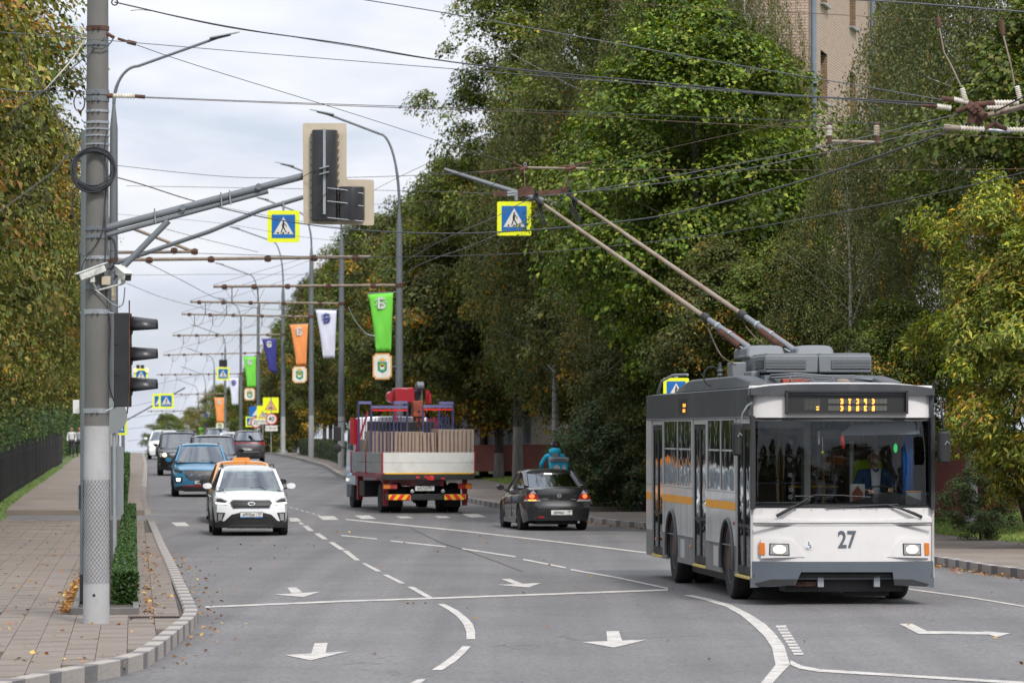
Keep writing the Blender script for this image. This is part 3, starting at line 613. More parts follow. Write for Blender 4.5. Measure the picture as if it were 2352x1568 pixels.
# hedges
def hedge(name, label, path, wd, ht, z0, n, size, cols, wts, zoff=.13):
    rg = np.random.default_rng(hash_s(label)); P0 = np.array(path, float); seg = np.linalg.norm(np.diff(P0, axis=0), axis=1); cum = np.r_[0, np.cumsum(seg)]
    s = rg.uniform(0, cum[-1], n) ** 1.0
    cxy = np.stack([np.interp(s, cum, P0[:, 0]), np.interp(s, cum, P0[:, 1])], 1)
    nrm = np.array([1.0, .096]); q = rg.uniform(0, 1, n); a = np.zeros(n); h = np.zeros(n)
    side = rg.integers(0, 3, n); j = rg.uniform(.80, 1.16, n)
    a = np.where(side == 0, -j, np.where(side == 1, j, rg.uniform(-1, 1, n))) * wd / 2
    bump = 1 + .05 * np.sin(s * 3.1) + .04 * np.sin(s * 7.7 + 1)
    h = np.where(side == 2, rg.uniform(.88, 1.03, n), rg.uniform(.02, 1, n)) * ht * bump
    endm = rg.uniform(0, 1, n) < .05; s2 = np.where(endm, rg.uniform(0, .12, n), s); cxy[endm] = np.array(path[0]) + rg.uniform(-.03, .06, (int(endm.sum()), 1))
    a[endm] = rg.uniform(-1, 1, int(endm.sum())) * wd / 2; h[endm] = rg.uniform(.02, 1, int(endm.sum())) * ht
    P = np.stack([cxy[:, 0] + a, cxy[:, 1] + a * .096, 0 * s], 1); P[:, 2] = np.array([gz(y) for y in P[:, 1]]) + zoff + h
    Nn = rg.normal(0, .6, (n, 3)); Nn[:, 0] += a * 3; Nn[:, 2] += .5; T = rg.normal(0, 1, (n, 3))
    t = thing(name, label, 'hedge', (path[0][0], path[0][1], gz(path[0][1]) + zoff))
    P -= np.array(t.location)
    me = leaf_mesh('foliage', P, Nn, T, size * rg.uniform(.7, 1.3, n), palette(rg, n, cols, wts, .3), .7, mtl='hedgeleaf')
    o = bpy.data.objects.new('foliage', me); COL.objects.link(o); o.parent = t
    core = MB()
    for (x0, y0), (x1, y1) in zip(path, path[1:]):
        m_ = max(1, int((y1 - y0) / 4))
        for k in range(m_):
            a0 = k / m_; a1 = (k + 1) / m_
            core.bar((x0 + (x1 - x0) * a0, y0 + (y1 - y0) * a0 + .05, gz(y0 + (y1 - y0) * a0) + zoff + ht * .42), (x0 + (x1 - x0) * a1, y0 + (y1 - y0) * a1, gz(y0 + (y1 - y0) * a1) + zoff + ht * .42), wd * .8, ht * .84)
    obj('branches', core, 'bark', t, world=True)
    return t
HG = [(.03, .075, .016), (.045, .10, .02), (.06, .11, .03), (.09, .07, .03)]
pA = TG(285, 1390, .15); hedge('box_hedge', 'clipped green hedge in the planter beside the concrete pole', [(pA.x, pA.y), (pA.x - .0962 * (100 - pA.y), 100)], .27, .44, 0, 40000, .038, HG, [3, 3, 2, .3])
pB = TG(290, 1152, .15); hedge('box_hedge', 'far clipped hedge between pavement and road beyond the driveway', [(-.0962 * (118 - 100) - 9.35 - .3, 113), (-.0962 * (118 - 100) - 9.35 - .3 - .0962 * 60, 173)], .5, .9, 0, 16000, .07, HG, [3, 3, 2, .3])
hedge('roadside_hedge', 'rough green hedge on the right kerb behind the truck', [(XR(152) + 1.9, 152), (XR(180) + 1.9, 180), (XR(215) + 1.9, 215), (XR(250) + 1.7, 250)], 1.4, .95, 0, 30000, .10, [(.05, .085, .03), (.075, .105, .04), (.095, .11, .05)], [3, 3, 2])
# grass blades on the lawns
def grass_patch(name, n, yr, xw, h, seed):
    rg = np.random.default_rng(seed); Y = yr[0] * (yr[1] / yr[0]) ** rg.uniform(0, 1, n); xg = np.array([XG(y) for y in Y]); X = xg - .08 + xw * rg.uniform(0, 1, n) ** 1.3
    Z = np.array([lawn(x, y) for x, y in zip(X, Y)]) + h * .35; P = np.stack([X, Y, Z], 1)
    T = np.stack([rg.normal(0, .35, n), rg.normal(0, .35, n), np.ones(n)], 1); Nn = np.stack([rg.normal(0, .4, n), -np.ones(n), rg.uniform(.3, 1, n)], 1)
    col = palette(rg, n, [(.13, .21, .03), (.18, .26, .04), (.22, .25, .06), (.38, .30, .06)], [3, 3, 1, .25], .3)
    me = leaf_mesh(name, P, Nn, T, h * rg.uniform(.6, 1.3, n), col, .28, 0, 'hedgeleaf'); o = bpy.data.objects.new(name, me); COL.objects.link(o); setp(o, label='short green grass with yellow leaves on the right lawn', cat='grass', kind='stuff')
grass_patch('lawn_grass', 60000, (68, 165), 7, .12, 5)
# ------------------------------------------------------------------ buildings, fence
def brick_mat(name, c1, c2, mortar, sc=1.0, rot=0):
    m, t, n, l, b = new_mat(name); b.inputs['Roughness'].default_value = .85
    uv = n.new('ShaderNodeUVMap'); br = n.new('ShaderNodeTexBrick'); l.new(uv.outputs[0], br.inputs[0])
    br.inputs['Color1'].default_value = c1 + (1,); br.inputs['Color2'].default_value = c2 + (1,); br.inputs['Mortar'].default_value = mortar + (1,)
    br.inputs['Scale'].default_value = 1; br.inputs['Mortar Size'].default_value = .009; br.inputs['Brick Width'].default_value = .26; br.inputs['Row Height'].default_value = .082
    br.inputs['Mortar Smooth'].default_value = .2; br.inputs['Bias'].default_value = -.1
    l.new(br.outputs[0], b.inputs['Base Color']); bp = n.new('ShaderNodeBump'); bp.inputs['Strength'].default_value = .8; bp.inputs['Distance'].default_value = .012; bp.invert = True
    l.new(br.outputs['Fac'], bp.inputs['Height']); l.new(bp.outputs[0], b.inputs['Normal']); return m
M['brick'] = brick_mat('tan_brick', (.52, .385, .30), (.45, .335, .265), (.17, .13, .105))
M['brick_brown'] = brick_mat('brown_brick', (.25, .16, .10), (.21, .13, .08), (.10, .07, .05))
M['pipe_blue'] = mat('blue_grey_pipe', (.17, .205, .245), .5, vary=.1)
M['render_red'] = mat('red_plinth', (.36, .13, .11), .9, vary=.15, scale=1, dirt=(.20, .10, .08), dscale=1.5, damt=.7)
M['render_dred'] = mat('dark_red_plinth', (.13, .035, .03), .9, vary=.15, scale=1)
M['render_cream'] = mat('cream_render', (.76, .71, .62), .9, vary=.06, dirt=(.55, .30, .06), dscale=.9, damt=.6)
M['render_white'] = mat('white_render', (.58, .60, .64), .9, vary=.06, dirt=(.4, .4, .4), dscale=.8, damt=.4)
M['win'] = mat('window_glass', (.05, .06, .07), .08, vary=.1, spec=.8)
M['frame_w'] = mat('white_frame', (.6, .6, .6), .5)
M['roof_d'] = mat('dark_roof', (.06, .05, .05), .8)
def wallquad(name, parent, o, u, v, wl, ht, mtl, flip=False): # rectangle with uv in metres
    o, u, v = Vector(o), Vector(u), Vector(v); me = bpy.data.meshes.new(name)
    vs = [o, o + u * wl, o + u * wl + v * ht, o + v * ht]; me.from_pydata([p - parent.location for p in vs], [], [(0, 1, 2, 3) if not flip else (3, 2, 1, 0)])
    uvl = me.uv_layers.new(name='UVMap'); c = [(0, 0), (wl, 0), (wl, ht), (0, ht)]
    for li, lo in enumerate(me.loops): uvl.data[li].uv = (c[lo.vertex_index][0] + o.dot(u), c[lo.vertex_index][1] + o.z)
    me.materials.append(M[mtl]); ob = bpy.data.objects.new(name, me); COL.objects.link(ob); ob.parent = parent; return ob
B0 = Vector((PXX(1858, 112), 112, 0)); U = Vector((.209, .978, 0)); Nw = Vector((.978, -.209, 0)); Z = Vector((0, 0, 1))
bh = thing('brick_house', 'tall tan brick house behind the birches at upper right', 'building', (B0.x, B0.y, .3))
def bw(a0, a1, z0, z1, mtl='brick', name='wall', d=0): return wallquad(name, bh, B0 + U * a0 + Z * z0 + Nw * d, U, Z, a1 - a0, z1 - z0, mtl)
wins = [(2.65, 4.15, zz, zz + 1.5) for zz in (3.3, 6.2, 9.1, 12.0, 14.9)] + [(9.5, 11, zz, zz + 1.5) for zz in (3.3, 6.2, 9.1, 12.0, 14.9)] + [(16.5, 18, zz, zz + 1.5) for zz in (3.3, 6.2, 9.1, 12, 14.9)]
zs = [.3, 3.3, 4.8, 6.2, 7.7, 9.1, 10.6, 12.0, 13.5, 14.9, 16.4, 17.2]
for a0, a1, w_ in ((0, 2.65, 0), (2.65, 4.15, 1), (4.15, 9.5, 0), (9.5, 11, 1), (11, 16.5, 0), (16.5, 18, 1), (18, 28, 0)):
    if not w_: bw(a0, a1, .3, 17.2)
    else:
        for z0, z1 in ((.3, 3.3), (4.8, 6.2), (7.7, 9.1), (10.6, 12.0), (13.5, 14.9), (16.4, 17.2)): bw(a0, a1, z0, z1)
for a0, a1, z0, z1 in wins:
    wallquad('jamb', bh, B0 + U * a1 + Z * z0, -Nw, Z, .3, z1 - z0, 'brick_brown'); wallquad('jamb', bh, B0 + U * a0 + Z * z0, -Nw, Z, .3, z1 - z0, 'brick_brown')
    f = MB(); c = B0 + U * ((a0 + a1) / 2) - Nw * .24; an = math.atan2(U.y, U.x)
    for dx, dz, sx, sz in ((0, .72, 1.5, .07), (0, -.72, 1.5, .07), (-.72, 0, .07, 1.4), (.72, 0, .07, 1.4), (0, 0, .06, 1.4)):
        f.box(c + U * dx + Z * ((z0 + z1) / 2 + dz), (sx, .06, sz), an)
    wf = obj('window', f, 'frame_w', bh, world=True)
    g = MB().box(c - Nw * .03 + Z * ((z0 + z1) / 2), (1.5, .02, 1.5), an); me = g.mesh('pane', 'win', origin=bh.location); go = bpy.data.objects.new('pane', me); COL.objects.link(go); go.parent = wf
    obj('sill', MB().box(B0 + U * ((a0 + a1) / 2) + Nw * .05 + Z * (z0 - .03), (1.6, .16, .05), an), 'galv', bh, world=True)
wallquad('end_wall', bh, B0 + Z * .3, -Nw, Z, 3.2, 16.9, 'brick')
obj('roof', MB().box(B0 + U * 13.8 - Nw * 1.5 + Z * 17.35, (28.6, 4.0, .3), math.atan2(U.y, U.x)), 'roof_d', bh, world=True)
for a in (.10, 14.4):
    dp = MB(); 
    q = B0 + U * a + Nw * .14; dp.tube([q + Z * .5, q + Z * 17.1], .085, 10)
    d_ = obj('downpipe', dp, 'pipe_blue', bh, world=True, smooth=60)
    cl = MB()
    for k in range(6): cl.lathe(q + Z * (2 + 2.6 * k), [(.105, -.03), (.105, .03)], 10)
    me = cl.mesh('pipe_clip', 'pole_grey', origin=bh.location); co = bpy.data.objects.new('pipe_clip', me); COL.objects.link(co); co.parent = d_
obj('garden_wall', MB().bar((PXX(2110, 93), 93, 1.3), (PXX(2520, 93), 95, 1.3), .25, 2.0), 'render_dred', label='dark red low wall behind the ash leaved maple', cat='wall', bevel=.02)

lb = thing('low_building', 'low cream building with red plinth behind the courier', 'building', (PXX(1260, 158), 158, .9))
def pb(name, x0, x1, y0, y1, m_, Y=158, dep=8, **k):
    a = W(x0, y1, Y); b_ = W(x1, y0, Y); return obj(name, MB().span((a.x, Y, a.z), (b_.x, Y + dep, b_.z)), m_, lb, world=True, **k)
pb('plinth', 1060, 1560, 1022, 1082, 'render_red', 157.4, 8)
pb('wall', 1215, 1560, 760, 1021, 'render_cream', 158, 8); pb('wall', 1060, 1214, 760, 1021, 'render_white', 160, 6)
pb('roof', 1040, 1580, 735, 759, 'roof_d', 156.5, 11)
for x0, x1 in ((1166, 1174), (1206, 1219)): pb('downpipe', x0, x1, 765, 1018, 'pipe_blue', 157.8, .15)
for x0 in (1420, 1490): 
    w_ = pb('window', x0, x0 + 34, 850, 980, 'frame_w', 157.95, .1); w2 = pb('pane', x0 + 3, x0 + 31, 854, 976, 'win', 157.92, .04)
    w2.parent = w_

fc = thing('iron_fence', 'dark iron picket fence along the left pavement', 'fence', (XLG(112) - .3, 112, gz(112)))
pk = MB().box((0, 0, .85), (.035, .035, 1.5)).mesh('picket', 'black_plastic'); cnt = 0; rest = MB(); rl = MB()
y = 92.0
while y < 210:
    x = XLG(y) - .35
    if cnt < 280 and y > 96:
        o = bpy.data.objects.new('picket', pk); COL.objects.link(o); o.parent = fc; o.location = (x - fc.location.x, y - fc.location.y, gz(y) - fc.location.z); cnt += 1
    else: rest.box((x, y, gz(y) + .85), (.035, .035, 1.5))
    y += .16
obj('pickets', rest, 'black_plastic', fc, world=True, kind='stuff')
for hz_ in (.35, 1.45):
    r_ = MB()
    for k in range(24): y0, y1 = 92 + k * 5, 97 + k * 5; r_.bar((XLG(y0) - .35, y0, gz(y0) + hz_), (XLG(y1) - .35, y1, gz(y1) + hz_), .04, .05)
    obj('rail', r_, 'black_plastic', fc, world=True)
for y in np.arange(95, 200, 6): obj('post', MB().box((XLG(y) - .35, y, gz(y) + .9), (.09, .09, 1.8)), 'black_plastic', fc, world=True)
# dense undergrowth behind that fence
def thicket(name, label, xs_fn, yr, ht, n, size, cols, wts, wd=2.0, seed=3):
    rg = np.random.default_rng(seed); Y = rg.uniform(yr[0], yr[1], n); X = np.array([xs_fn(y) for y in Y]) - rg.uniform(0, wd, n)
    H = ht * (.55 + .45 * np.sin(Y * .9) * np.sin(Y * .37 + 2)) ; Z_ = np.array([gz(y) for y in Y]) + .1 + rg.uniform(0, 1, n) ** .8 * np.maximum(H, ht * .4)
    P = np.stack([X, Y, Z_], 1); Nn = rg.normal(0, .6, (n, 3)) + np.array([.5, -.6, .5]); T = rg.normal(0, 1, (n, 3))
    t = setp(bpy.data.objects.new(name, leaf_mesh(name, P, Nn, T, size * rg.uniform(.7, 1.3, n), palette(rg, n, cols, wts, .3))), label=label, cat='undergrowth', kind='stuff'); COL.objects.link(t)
thicket('undergrowth', 'dense undergrowth behind the left iron fence', lambda y: XLG(y) - .5, (80, 330), 3.4, 80000, .15, [(.03, .06, .015), (.05, .08, .02), (.09, .14, .03)], [3, 3, 1])
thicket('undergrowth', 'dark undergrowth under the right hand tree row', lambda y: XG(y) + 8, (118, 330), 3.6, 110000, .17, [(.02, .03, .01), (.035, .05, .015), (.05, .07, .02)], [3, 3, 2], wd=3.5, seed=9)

# ------------------------------------------------------------------ poles, brackets, lamps
def ring(b, c, r, h, mi=0): b.lathe(c, [(r, -h / 2), (r + .012, -h / 2), (r + .012, h / 2), (r, h / 2)], 16, mi=mi)
def lamp_head(parent, p, d):
    d = Vector(d).normalized(); s = d.cross(Vector((0, 0, 1))).normalized(); u = s.cross(d); b = MB()
    def fn(a, v, w_):
        hw = .16 * (1 - .55 * v ** 2) * (.8 + .2 * min(1, v * 4)); return Vector(p) + d * (v * .95) + s * (a * hw) + u * (.07 * w_ * (1 - .5 * v) * (1 - .5 * a * a) - .02)
    b.boxmap(4, 6, 2, fn); h = obj('lamp_head', b, 'galv', parent, world=True, smooth=50); return h
def bracket_insul(parent, p):
    b = MB(); b.box(p, (.10, .12, .20)); b.tube([Vector(p) + Vector((-.10, 0, .0)), Vector(p) + Vector((.10, 0, 0))], .085, 8); return obj('clamp', b, 'rust', parent, world=True)
def lamp_post(label, px, Y, head, armend=None, army=None, z0=None, r=.15, top=None, wash=True, group=None, brk=None):
    X = PXX(px, Y); zb = gz(Y) if z0 is None else z0; t = thing('lamp_post', label, 'lamp post', (X, Y, zb), 0, group)
    H = W(head[0], head[1], Y); zt = H.z - 2.3 if top is None else W(px, top, Y).z
    mb_ = MB(); 
    if wash:
        obj('mast_base', MB().tube([(X, Y, zb - .2), (X, Y, zb + 2.6)], [r * 1.1, r * 1.04], 14), 'limewash', t, world=True, smooth=60); mb_.tube([(X, Y, zb + 2.6), (X, Y, zt - 1.2), (X, Y, zt - .75), (X, Y, zt)], [r * 1.035, r * .8, r * .8, r * .3], 14)
    else: mb_.tube([(X, Y, zb - .2), (X, Y, zt - 1.2), (X, Y, zt - .75), (X, Y, zt)], [r * 1.1, r * .8, r * .8, r * .3], 14)
    obj('mast', mb_, 'pole_grey', t, world=True, smooth=40)
    sx = 1 if H.x > X else -1; dx = abs(H.x - X); pts = []
    for k in range(11):
        q = k / 10; a = q * PI / 2; pts.append((X + sx * .75 * (1 - math.cos(a)) * min(1, dx / 1.5), Y, zt + (H.z - zt - dx * .27) * math.sin(a)))
    pts.append((H.x - sx * .5, Y, H.z - .12)); pts.append((H.x - sx * .1, Y, H.z - .02))
    obj('lamp_arm', MB().tube(pts, [.055] * 4 + [.045] * (len(pts) - 4), 8), 'pole_grey', t, world=True, smooth=60)
    lamp_head(t, (H.x - sx * .75, Y, H.z - .14), (sx, 0, .22))
    if armend is not None:
        E = W(armend[0], armend[1], Y); A_ = W(px, army, Y); cols_ = A_ + Vector((0, 0, 0))
        obj('bracket_arm', MB().tube([E, A_], .055, 10), 'rustpale', t, world=True, smooth=60)
        for q in (.06, .22, .40, .62, .86): bracket_insul(t, E.lerp(A_, q) + Vector((0, 0, -.02)))
        cb_ = MB(); ring(cb_, A_, r * .95, .14); obj('collar', cb_, 'rust', t, world=True)
        return t, E, A_
    return t, None, None
ARMS = []; posts = {}
pdat = [('A', 917, 149.5, (722, 255), (490, 658), 655), ('B', 784, 191, (640, 375), (437, 693), 697), ('C', 715, 224, (587, 453), (417, 721), 727), ('D', 650, 267, (525, 520), (396, 770), 768),
        ('E', 593, 321, (492, 603), (375, 815), 810), ('F', 553, 373, (498, 683), (360, 860), 858), ('G', 517, 438, (437, 745), (350, 906), 904), ('H', 492, 504, (427, 799), (338, 944), 942), ('I', 472, 574, (415, 842), (331, 976), 975), ('J', 456, 640, (408, 872), (325, 1003), 1002)]
plab = ['nearest right hand lamp post with the big green banner', 'lamp post carrying the white banner', 'lamp post carrying the big orange banner', 'lamp post carrying the large navy banner', 'lamp post with green banner and crest behind the crossing sign',
        'lamp post carrying the smaller white banner', 'lamp post carrying the smaller orange banner', 'lamp post carrying the smaller navy banner', 'lamp post with the tiny far green banner', 'farthest visible lamp post over the crest']
for (k, px, Y, hd, ae, ay), lab in zip(pdat, plab):
    t, E, A_ = lamp_post(lab, px, Y, hd, ae, ay, group='lamp posts with wire brackets on the right kerb', top=hd[1] + {'A': 225, 'B': 160, 'C': 110, 'D': 130, 'E': 90, 'F': 60}.get(k, 45))
    posts[k] = t; ARMS.append((E, A_))
pL, EL, AL = lamp_post('tall left lamp post rising behind the concrete pole', 260, 122, (537, 78), (852, 590), 597, r=.155, top=240, group=None, z0=gz(122) + .13)
b = MB(); P1 = W(262, 580, 122); b.tube([P1, W(452, 578, 122)], .05, 8); b.tube([W(300, 523, 122), W(450, 580, 122)], .05, 8); obj('bracket_arm', b, 'rustpale', pL, world=True, smooth=60)
for p in ((400, 576), (447, 578)): bracket_insul(pL, W(p[0], p[1], 122))

# ------------------------------------------------------------------ signs
def flat(name, col, rough=.4, emit=0, **k): M[name] = mat(name, col, rough, vary=.04, **k); return name
flat('s_yellow', (.80, .86, .02), emit=0); flat('s_blue', (.01, .13, .42)); flat('s_white', (.66, .65, .60)); flat('s_black', (.02, .02, .02)); flat('s_red', (.55, .03, .04)); flat('s_back', (.19, .205, .21)); flat('s_grey', (.35, .36, .37))
flat('s_tan', (.62, .40, .22))
def plate(w_, h_, r=.05, n=4):
    P = []
    for cx, cy, a0 in ((w_ / 2 - r, h_ / 2 - r, 0), (-w_ / 2 + r, h_ / 2 - r, 90), (-w_ / 2 + r, -h_ / 2 + r, 180), (w_ / 2 - r, -h_ / 2 + r, 270)):
        for k in range(n + 1): a = math.radians(a0 + 90 * k / n); P.append((cx + r * math.cos(a), cy + r * math.sin(a)))
    return P
def sgn(t, name, poly, m_, d, cx=0, cz=0, th=.004): # layer d mm in front
    return obj(name, MB().prism([(a + cx, b_ + cz) for a, b_ in poly], lambda a, b_, q: (a, q, b_), -d, -d - th), m_, t, fixn=None) if False else obj(name, MB().prism([(a + cx, b_ + cz) for a, b_ in poly], lambda a, b_, q: (a, q, b_), -d, -d - th), m_, t)
def ped_symbol(t, s): # pedestrian pictogram within blue square of side s
    tri = [(-.46 * s, -.36 * s), (.46 * s, -.36 * s), (0, .44 * s)]; sgn(t, 'triangle', tri, 's_white', .010)
    o = MB(); f = lambda a, b_, q: (a, q, b_); c = .022 * s
    def seg(x0, z0, x1, z1, w_): 
        dx, dz = x1 - x0, z1 - z0; L_ = math.hypot(dx, dz); nx, nz = -dz / L_ * w_ / 2, dx / L_ * w_ / 2
        o.prism([((x0 + nx) * s, (z0 + nz) * s), ((x0 - nx) * s, (z0 - nz) * s), ((x1 - nx) * s, (z1 - nz) * s), ((x1 + nx) * s, (z1 + nz) * s)], f, -.0145, -.018)
    o.prism([(.0 + .042 * s * math.cos(k * PI / 5), .235 * s + .042 * s * math.sin(k * PI / 5)) for k in range(10)], f, -.0145, -.018)
    seg(0, .18, -.01, -.03, .085); seg(-.01, .0, -.11, -.29, .05); seg(0, -.03, .13, -.28, .05); seg(.01, .16, .12, .06, .035); seg(.12, .07, .13, -.02, .035); seg(-.01, .15, -.07, .02, .03)
    for x in (-.26, -.02, .22): seg(x, -.335, x + .03, -.265, .075)
    obj('pedestrian', o, 's_black', t)
def cross_sign(name, label, px, py, Y, size, group=None, inner=None, yaw=0):
    p = W(px, py, Y); t = thing(name, label, 'road sign', p, yaw, group)
    bk = obj('back_plate', MB().prism(plate(size, size, .05 * size), lambda a, b_, q: (a, q, b_), .03, 0), 's_back', t)
    sgn(t, 'yellow_border', plate(size, size, .05 * size), 's_yellow', .001); s = size * .74
    sgn(t, 'blue_panel', plate(s, s, .03 * s), 's_blue', .0055)
    ped_symbol(t, s * (inner or .92)); return t
SG = 'crossing signs'
cross_sign('crossing_sign', 'large yellow framed crossing sign hanging by the traffic light panel', 651, 520, 121.6, .99)
cross_sign('crossing_sign', 'yellow framed crossing sign hanging in front of the trees', 1181, 502, 112, .975)
cross_sign('crossing_sign', 'small crossing sign on a lamp post with black box above', 512.5, 858, 300, .98)
cross_sign('crossing_sign', 'left one of the paired small crossing signs over the road', 367, 921, 262, .96)
cross_sign('crossing_sign', 'right one of the paired small crossing signs over the road', 382, 920.5, 260, .99)
cross_sign('crossing_sign', 'tiny crossing sign with amber flashers beside the side traffic light', 324, 862, 262, .9)
cross_sign('crossing_sign', 'crossing sign peeping out behind the grey round sign', 271, 978, 175, .8)
cross_sign('crossing_sign', 'crossing sign half hidden behind the trolleybus roof corner', 1553, 897, 84, .55)
cross_sign('crossing_sign', 'low green framed crossing sign in the distant sign cluster', 576, 968, 300, .8)
# hanging hardware for them
def tubes(name, label, cat, segs, m_, loc=None, group=None, n=8):
    b = MB()
    for pts, r in segs: b.tube(pts, r, n)
    return obj(name, b, m_, smooth=60, label=label, cat=cat, group=group)
tubes('sign_gantry', 'long thin grey arm holding the left crossing sign', 'sign arm', [([W(262, 606, 122), W(480, 532, 122), W(600, 482, 122), W(740, 440, 122)], .07), ([W(651, 462, 122), W(651, 484, 121.8)], .035)], 'pole_grey')
tubes('sign_gantry', 'slanting grey arm holding the right crossing sign', 'sign arm', [([W(1020, 389, 112.3), W(1200, 447, 112.3), W(1420, 512, 112.3), W(1740, 600, 112.3)], [.05, .085, .10, .11]), ([W(1186, 441, 112.3), W(1186, 463, 112.1)], .06)], 'pole_grey')
tubes('sign_post', 'grey steel post among the trees carrying the right sign arm', 'post', [([Vector((PXX(1742, 112.3), 112.3, .5)), W(1742, 560, 112.3)], .13)], 'pole_grey')
tubes('sign_gantry', 'thin distant arm holding the paired crossing signs', 'sign arm', [([W(290, 965, 262.5), W(425, 890, 262.5)], .05), ([W(370, 921, 262.5), W(370, 905, 262.5)], .03), ([W(382, 914, 262.5), W(382, 905, 262.5)], .03)], 'pole_grey')
tubes('sign_post', 'leaning sign arm post left of the far hedge', 'post', [([Vector((PXX(283, 262.5), 262.5, gz(262))), W(283, 900, 262.5)], .12)], 'pole_grey')
tubes('sign_post', 'grey street pole rising out of the juniper bushes', 'post', [([Vector((PXX(1414, 119), 119, .8)), W(1409, 890, 119)], .085)], 'galv')
tubes('sign_post', 'post of the sign behind the trolleybus corner', 'post', [([Vector((PXX(1553, 84.1), 84.1, .1)), W(1553, 862, 84.1)], .05)], 'galv')
tubes('sign_post', 'thin post of the sign behind the round sign', 'post', [([Vector((PXX(271, 175.2), 175.2, .4)), W(271, 940, 175.2)], .06)], 'pole_grey')
obj('signal_box', MB().span(W(503, 842, 300), W(522, 826, 300.4)), 'black_plastic', label='black box above the small crossing sign', cat='signal box', bevel=.02)
fl = thing('warning_flasher', 'pair of amber flashers on the tiny crossing sign', 'flasher', W(324, 846, 262))
M['amber_on'] = mat('amber_lamp', (.9, .5, .1), .4, emit=(1, .62, .18), estr=2.5)
for px in (311, 337): obj('flash_lamp', MB().lathe(W(px, 850, 261.8), [(.10, 0), (.12, .05), (.06, .1)], 12, 'y'), 'amber_on', fl, world=True)
for px in (317, 327): obj('flash_box', MB().span(W(px - 4, 846, 262), W(px + 4, 838, 262.3)), 'black_plastic', fl, world=True)
def signpost(label, px, Y, top):
    x = PXX(px, Y); return obj('sign_post', MB().tube([(x, Y, gz(Y) - .1), (x, Y, W(px, top, Y).z)], .04, 8), 'galv', label=label, cat='post', smooth=60)
signpost('thin post of the speed bump and forty signs', 623, 280, 912); signpost('thin post of the children warning sign behind', 604, 296, 925)
def base_sign(name, label, px, py, Y, poly, back, fr, r0=.0):
    t = thing(name, label, 'road sign', W(px, py, Y)); obj('back_plate', MB().prism(poly, lambda a, b_, q: (a, q, b_), .03, 0), 's_back', t); sgn(t, 'face', poly, fr, .001); return t
def disc(r, n=28): return [(r * math.cos(k * 2 * PI / n), r * math.sin(k * 2 * PI / n)) for k in range(n)]
t = base_sign('speed_bump_sign', 'yellow square sign with red edged triangle and speed bump', 622, 930, 280, plate(1.12, 1.1, .05), 1, 's_yellow')
sgn(t, 'red_triangle', [(-.44, -.36), (.44, -.36), (0, .42)], 's_red', .006); sgn(t, 'tan_triangle', [(-.37, -.32), (.37, -.32), (0, .34)], 's_tan', .011)
sgn(t, 'bump', [(-.2, -.24), (.2, -.24), (.14, -.2), (.06, -.13), (-.06, -.13), (-.14, -.2)], 's_black', .016)
t = base_sign('children_sign', 'yellow sign with running children triangle behind the forty sign', 607, 948, 294, plate(1.1, 1.08, .05), 1, 's_yellow')
sgn(t, 'red_triangle', [(-.44, -.36), (.44, -.36), (0, .42)], 's_red', .006); sgn(t, 'white_triangle', [(-.36, -.31), (.36, -.31), (0, .33)], 's_white', .011)
b = MB(); fy = lambda a, b_, q: (a, q, b_)
for ox in (-.1, .1):
    for x0, z0, x1, z1 in ((0, 0, -.05, -.14), (0, 0, .08, -.26), (0, -.02, -.1, -.28), (0, .0, .12, -.06)):
        dx, dz = x1 - x0, z1 - z0; l_ = math.hypot(dx, dz); nx, nz = -dz / l_ * .02, dx / l_ * .02
        b.prism([(x0 + nx + ox, z0 + nz), (x0 - nx + ox, z0 - nz), (x1 - nx + ox, z1 - nz), (x1 + nx + ox, z1 + nz)], fy, -.0165, -.019)
    b.prism([(x + ox, z + .06) for x, z in disc(.04, 8)], fy, -.0165, -.019)
obj('children', b, 's_black', t)
t = base_sign('speed_limit_sign', 'round white sign with red rim reading 40', 623.5, 962, 279.6, disc(.42), 1, 's_red'); sgn(t, 'white_disc', disc(.335), 's_white', .006)
put_text('40', .44, 's_black', t, (0, -.014, 0), bold=.006)
t = base_sign('distance_plate', 'white plate reading 150 m under the forty sign', 623.5, 983, 279.6, plate(.90, .40, .03), 1, 's_white'); put_text('↑150 м↑', .24, 's_black', t, (0, -.008, 0))
t = base_sign('distance_plate', 'white plate reading 100 m beside the forty sign', 605, 968, 293.5, plate(.85, .36, .03), 1, 's_white'); put_text('↑100 м↑', .22, 's_black', t, (0, -.008, 0))
t = base_sign('speed_limit_sign', 'round red rimmed sign reading 20 partly hidden', 588, 970, 297, disc(.42), 1, 's_red'); sgn(t, 'white_disc', disc(.335), 's_white', .006); put_text('20', .44, 's_black', t, (0, -.014, 0))
t = base_sign('blue_sign', 'blue sign with white triangle above the twenty sign', 585, 945, 298, plate(.85, .8, .04), 1, 's_blue'); sgn(t, 'white_triangle', [(-.2, -.3), (.4, -.3), (.25, .32)], 's_white', .006)
signpost('thin post of the blue and twenty signs', 586, 298.4, 930)
# back sides of signs behind the concrete pole
sp = thing('parking_sign', 'grey backs of a round and a long sign on a steel post', 'road sign', TG(264, 1318, .13)); Yp = sp.location.y
obj('post', MB().tube([sp.location - Vector((0, 0, .1)), W(262, 915, Yp)], .031, 10), 'galv', sp, world=True, smooth=60)
c = W(251, 955, Yp - .05); obj('round_plate', MB().prism([(c.x + a, c.z + b_) for a, b_ in disc(.275, 40)], lambda a, b_, q: (a, q, b_), Yp - .05, Yp - .075), 's_back', sp, world=True)
c = W(262, 1104, Yp + .05); obj('long_plate', MB().prism([(c.x + a, c.z + b_) for a, b_ in plate(.29, 1.07, .05)], lambda a, b_, q: (a, q, b_), Yp + .05, Yp + .08), 's_back', sp, world=True)

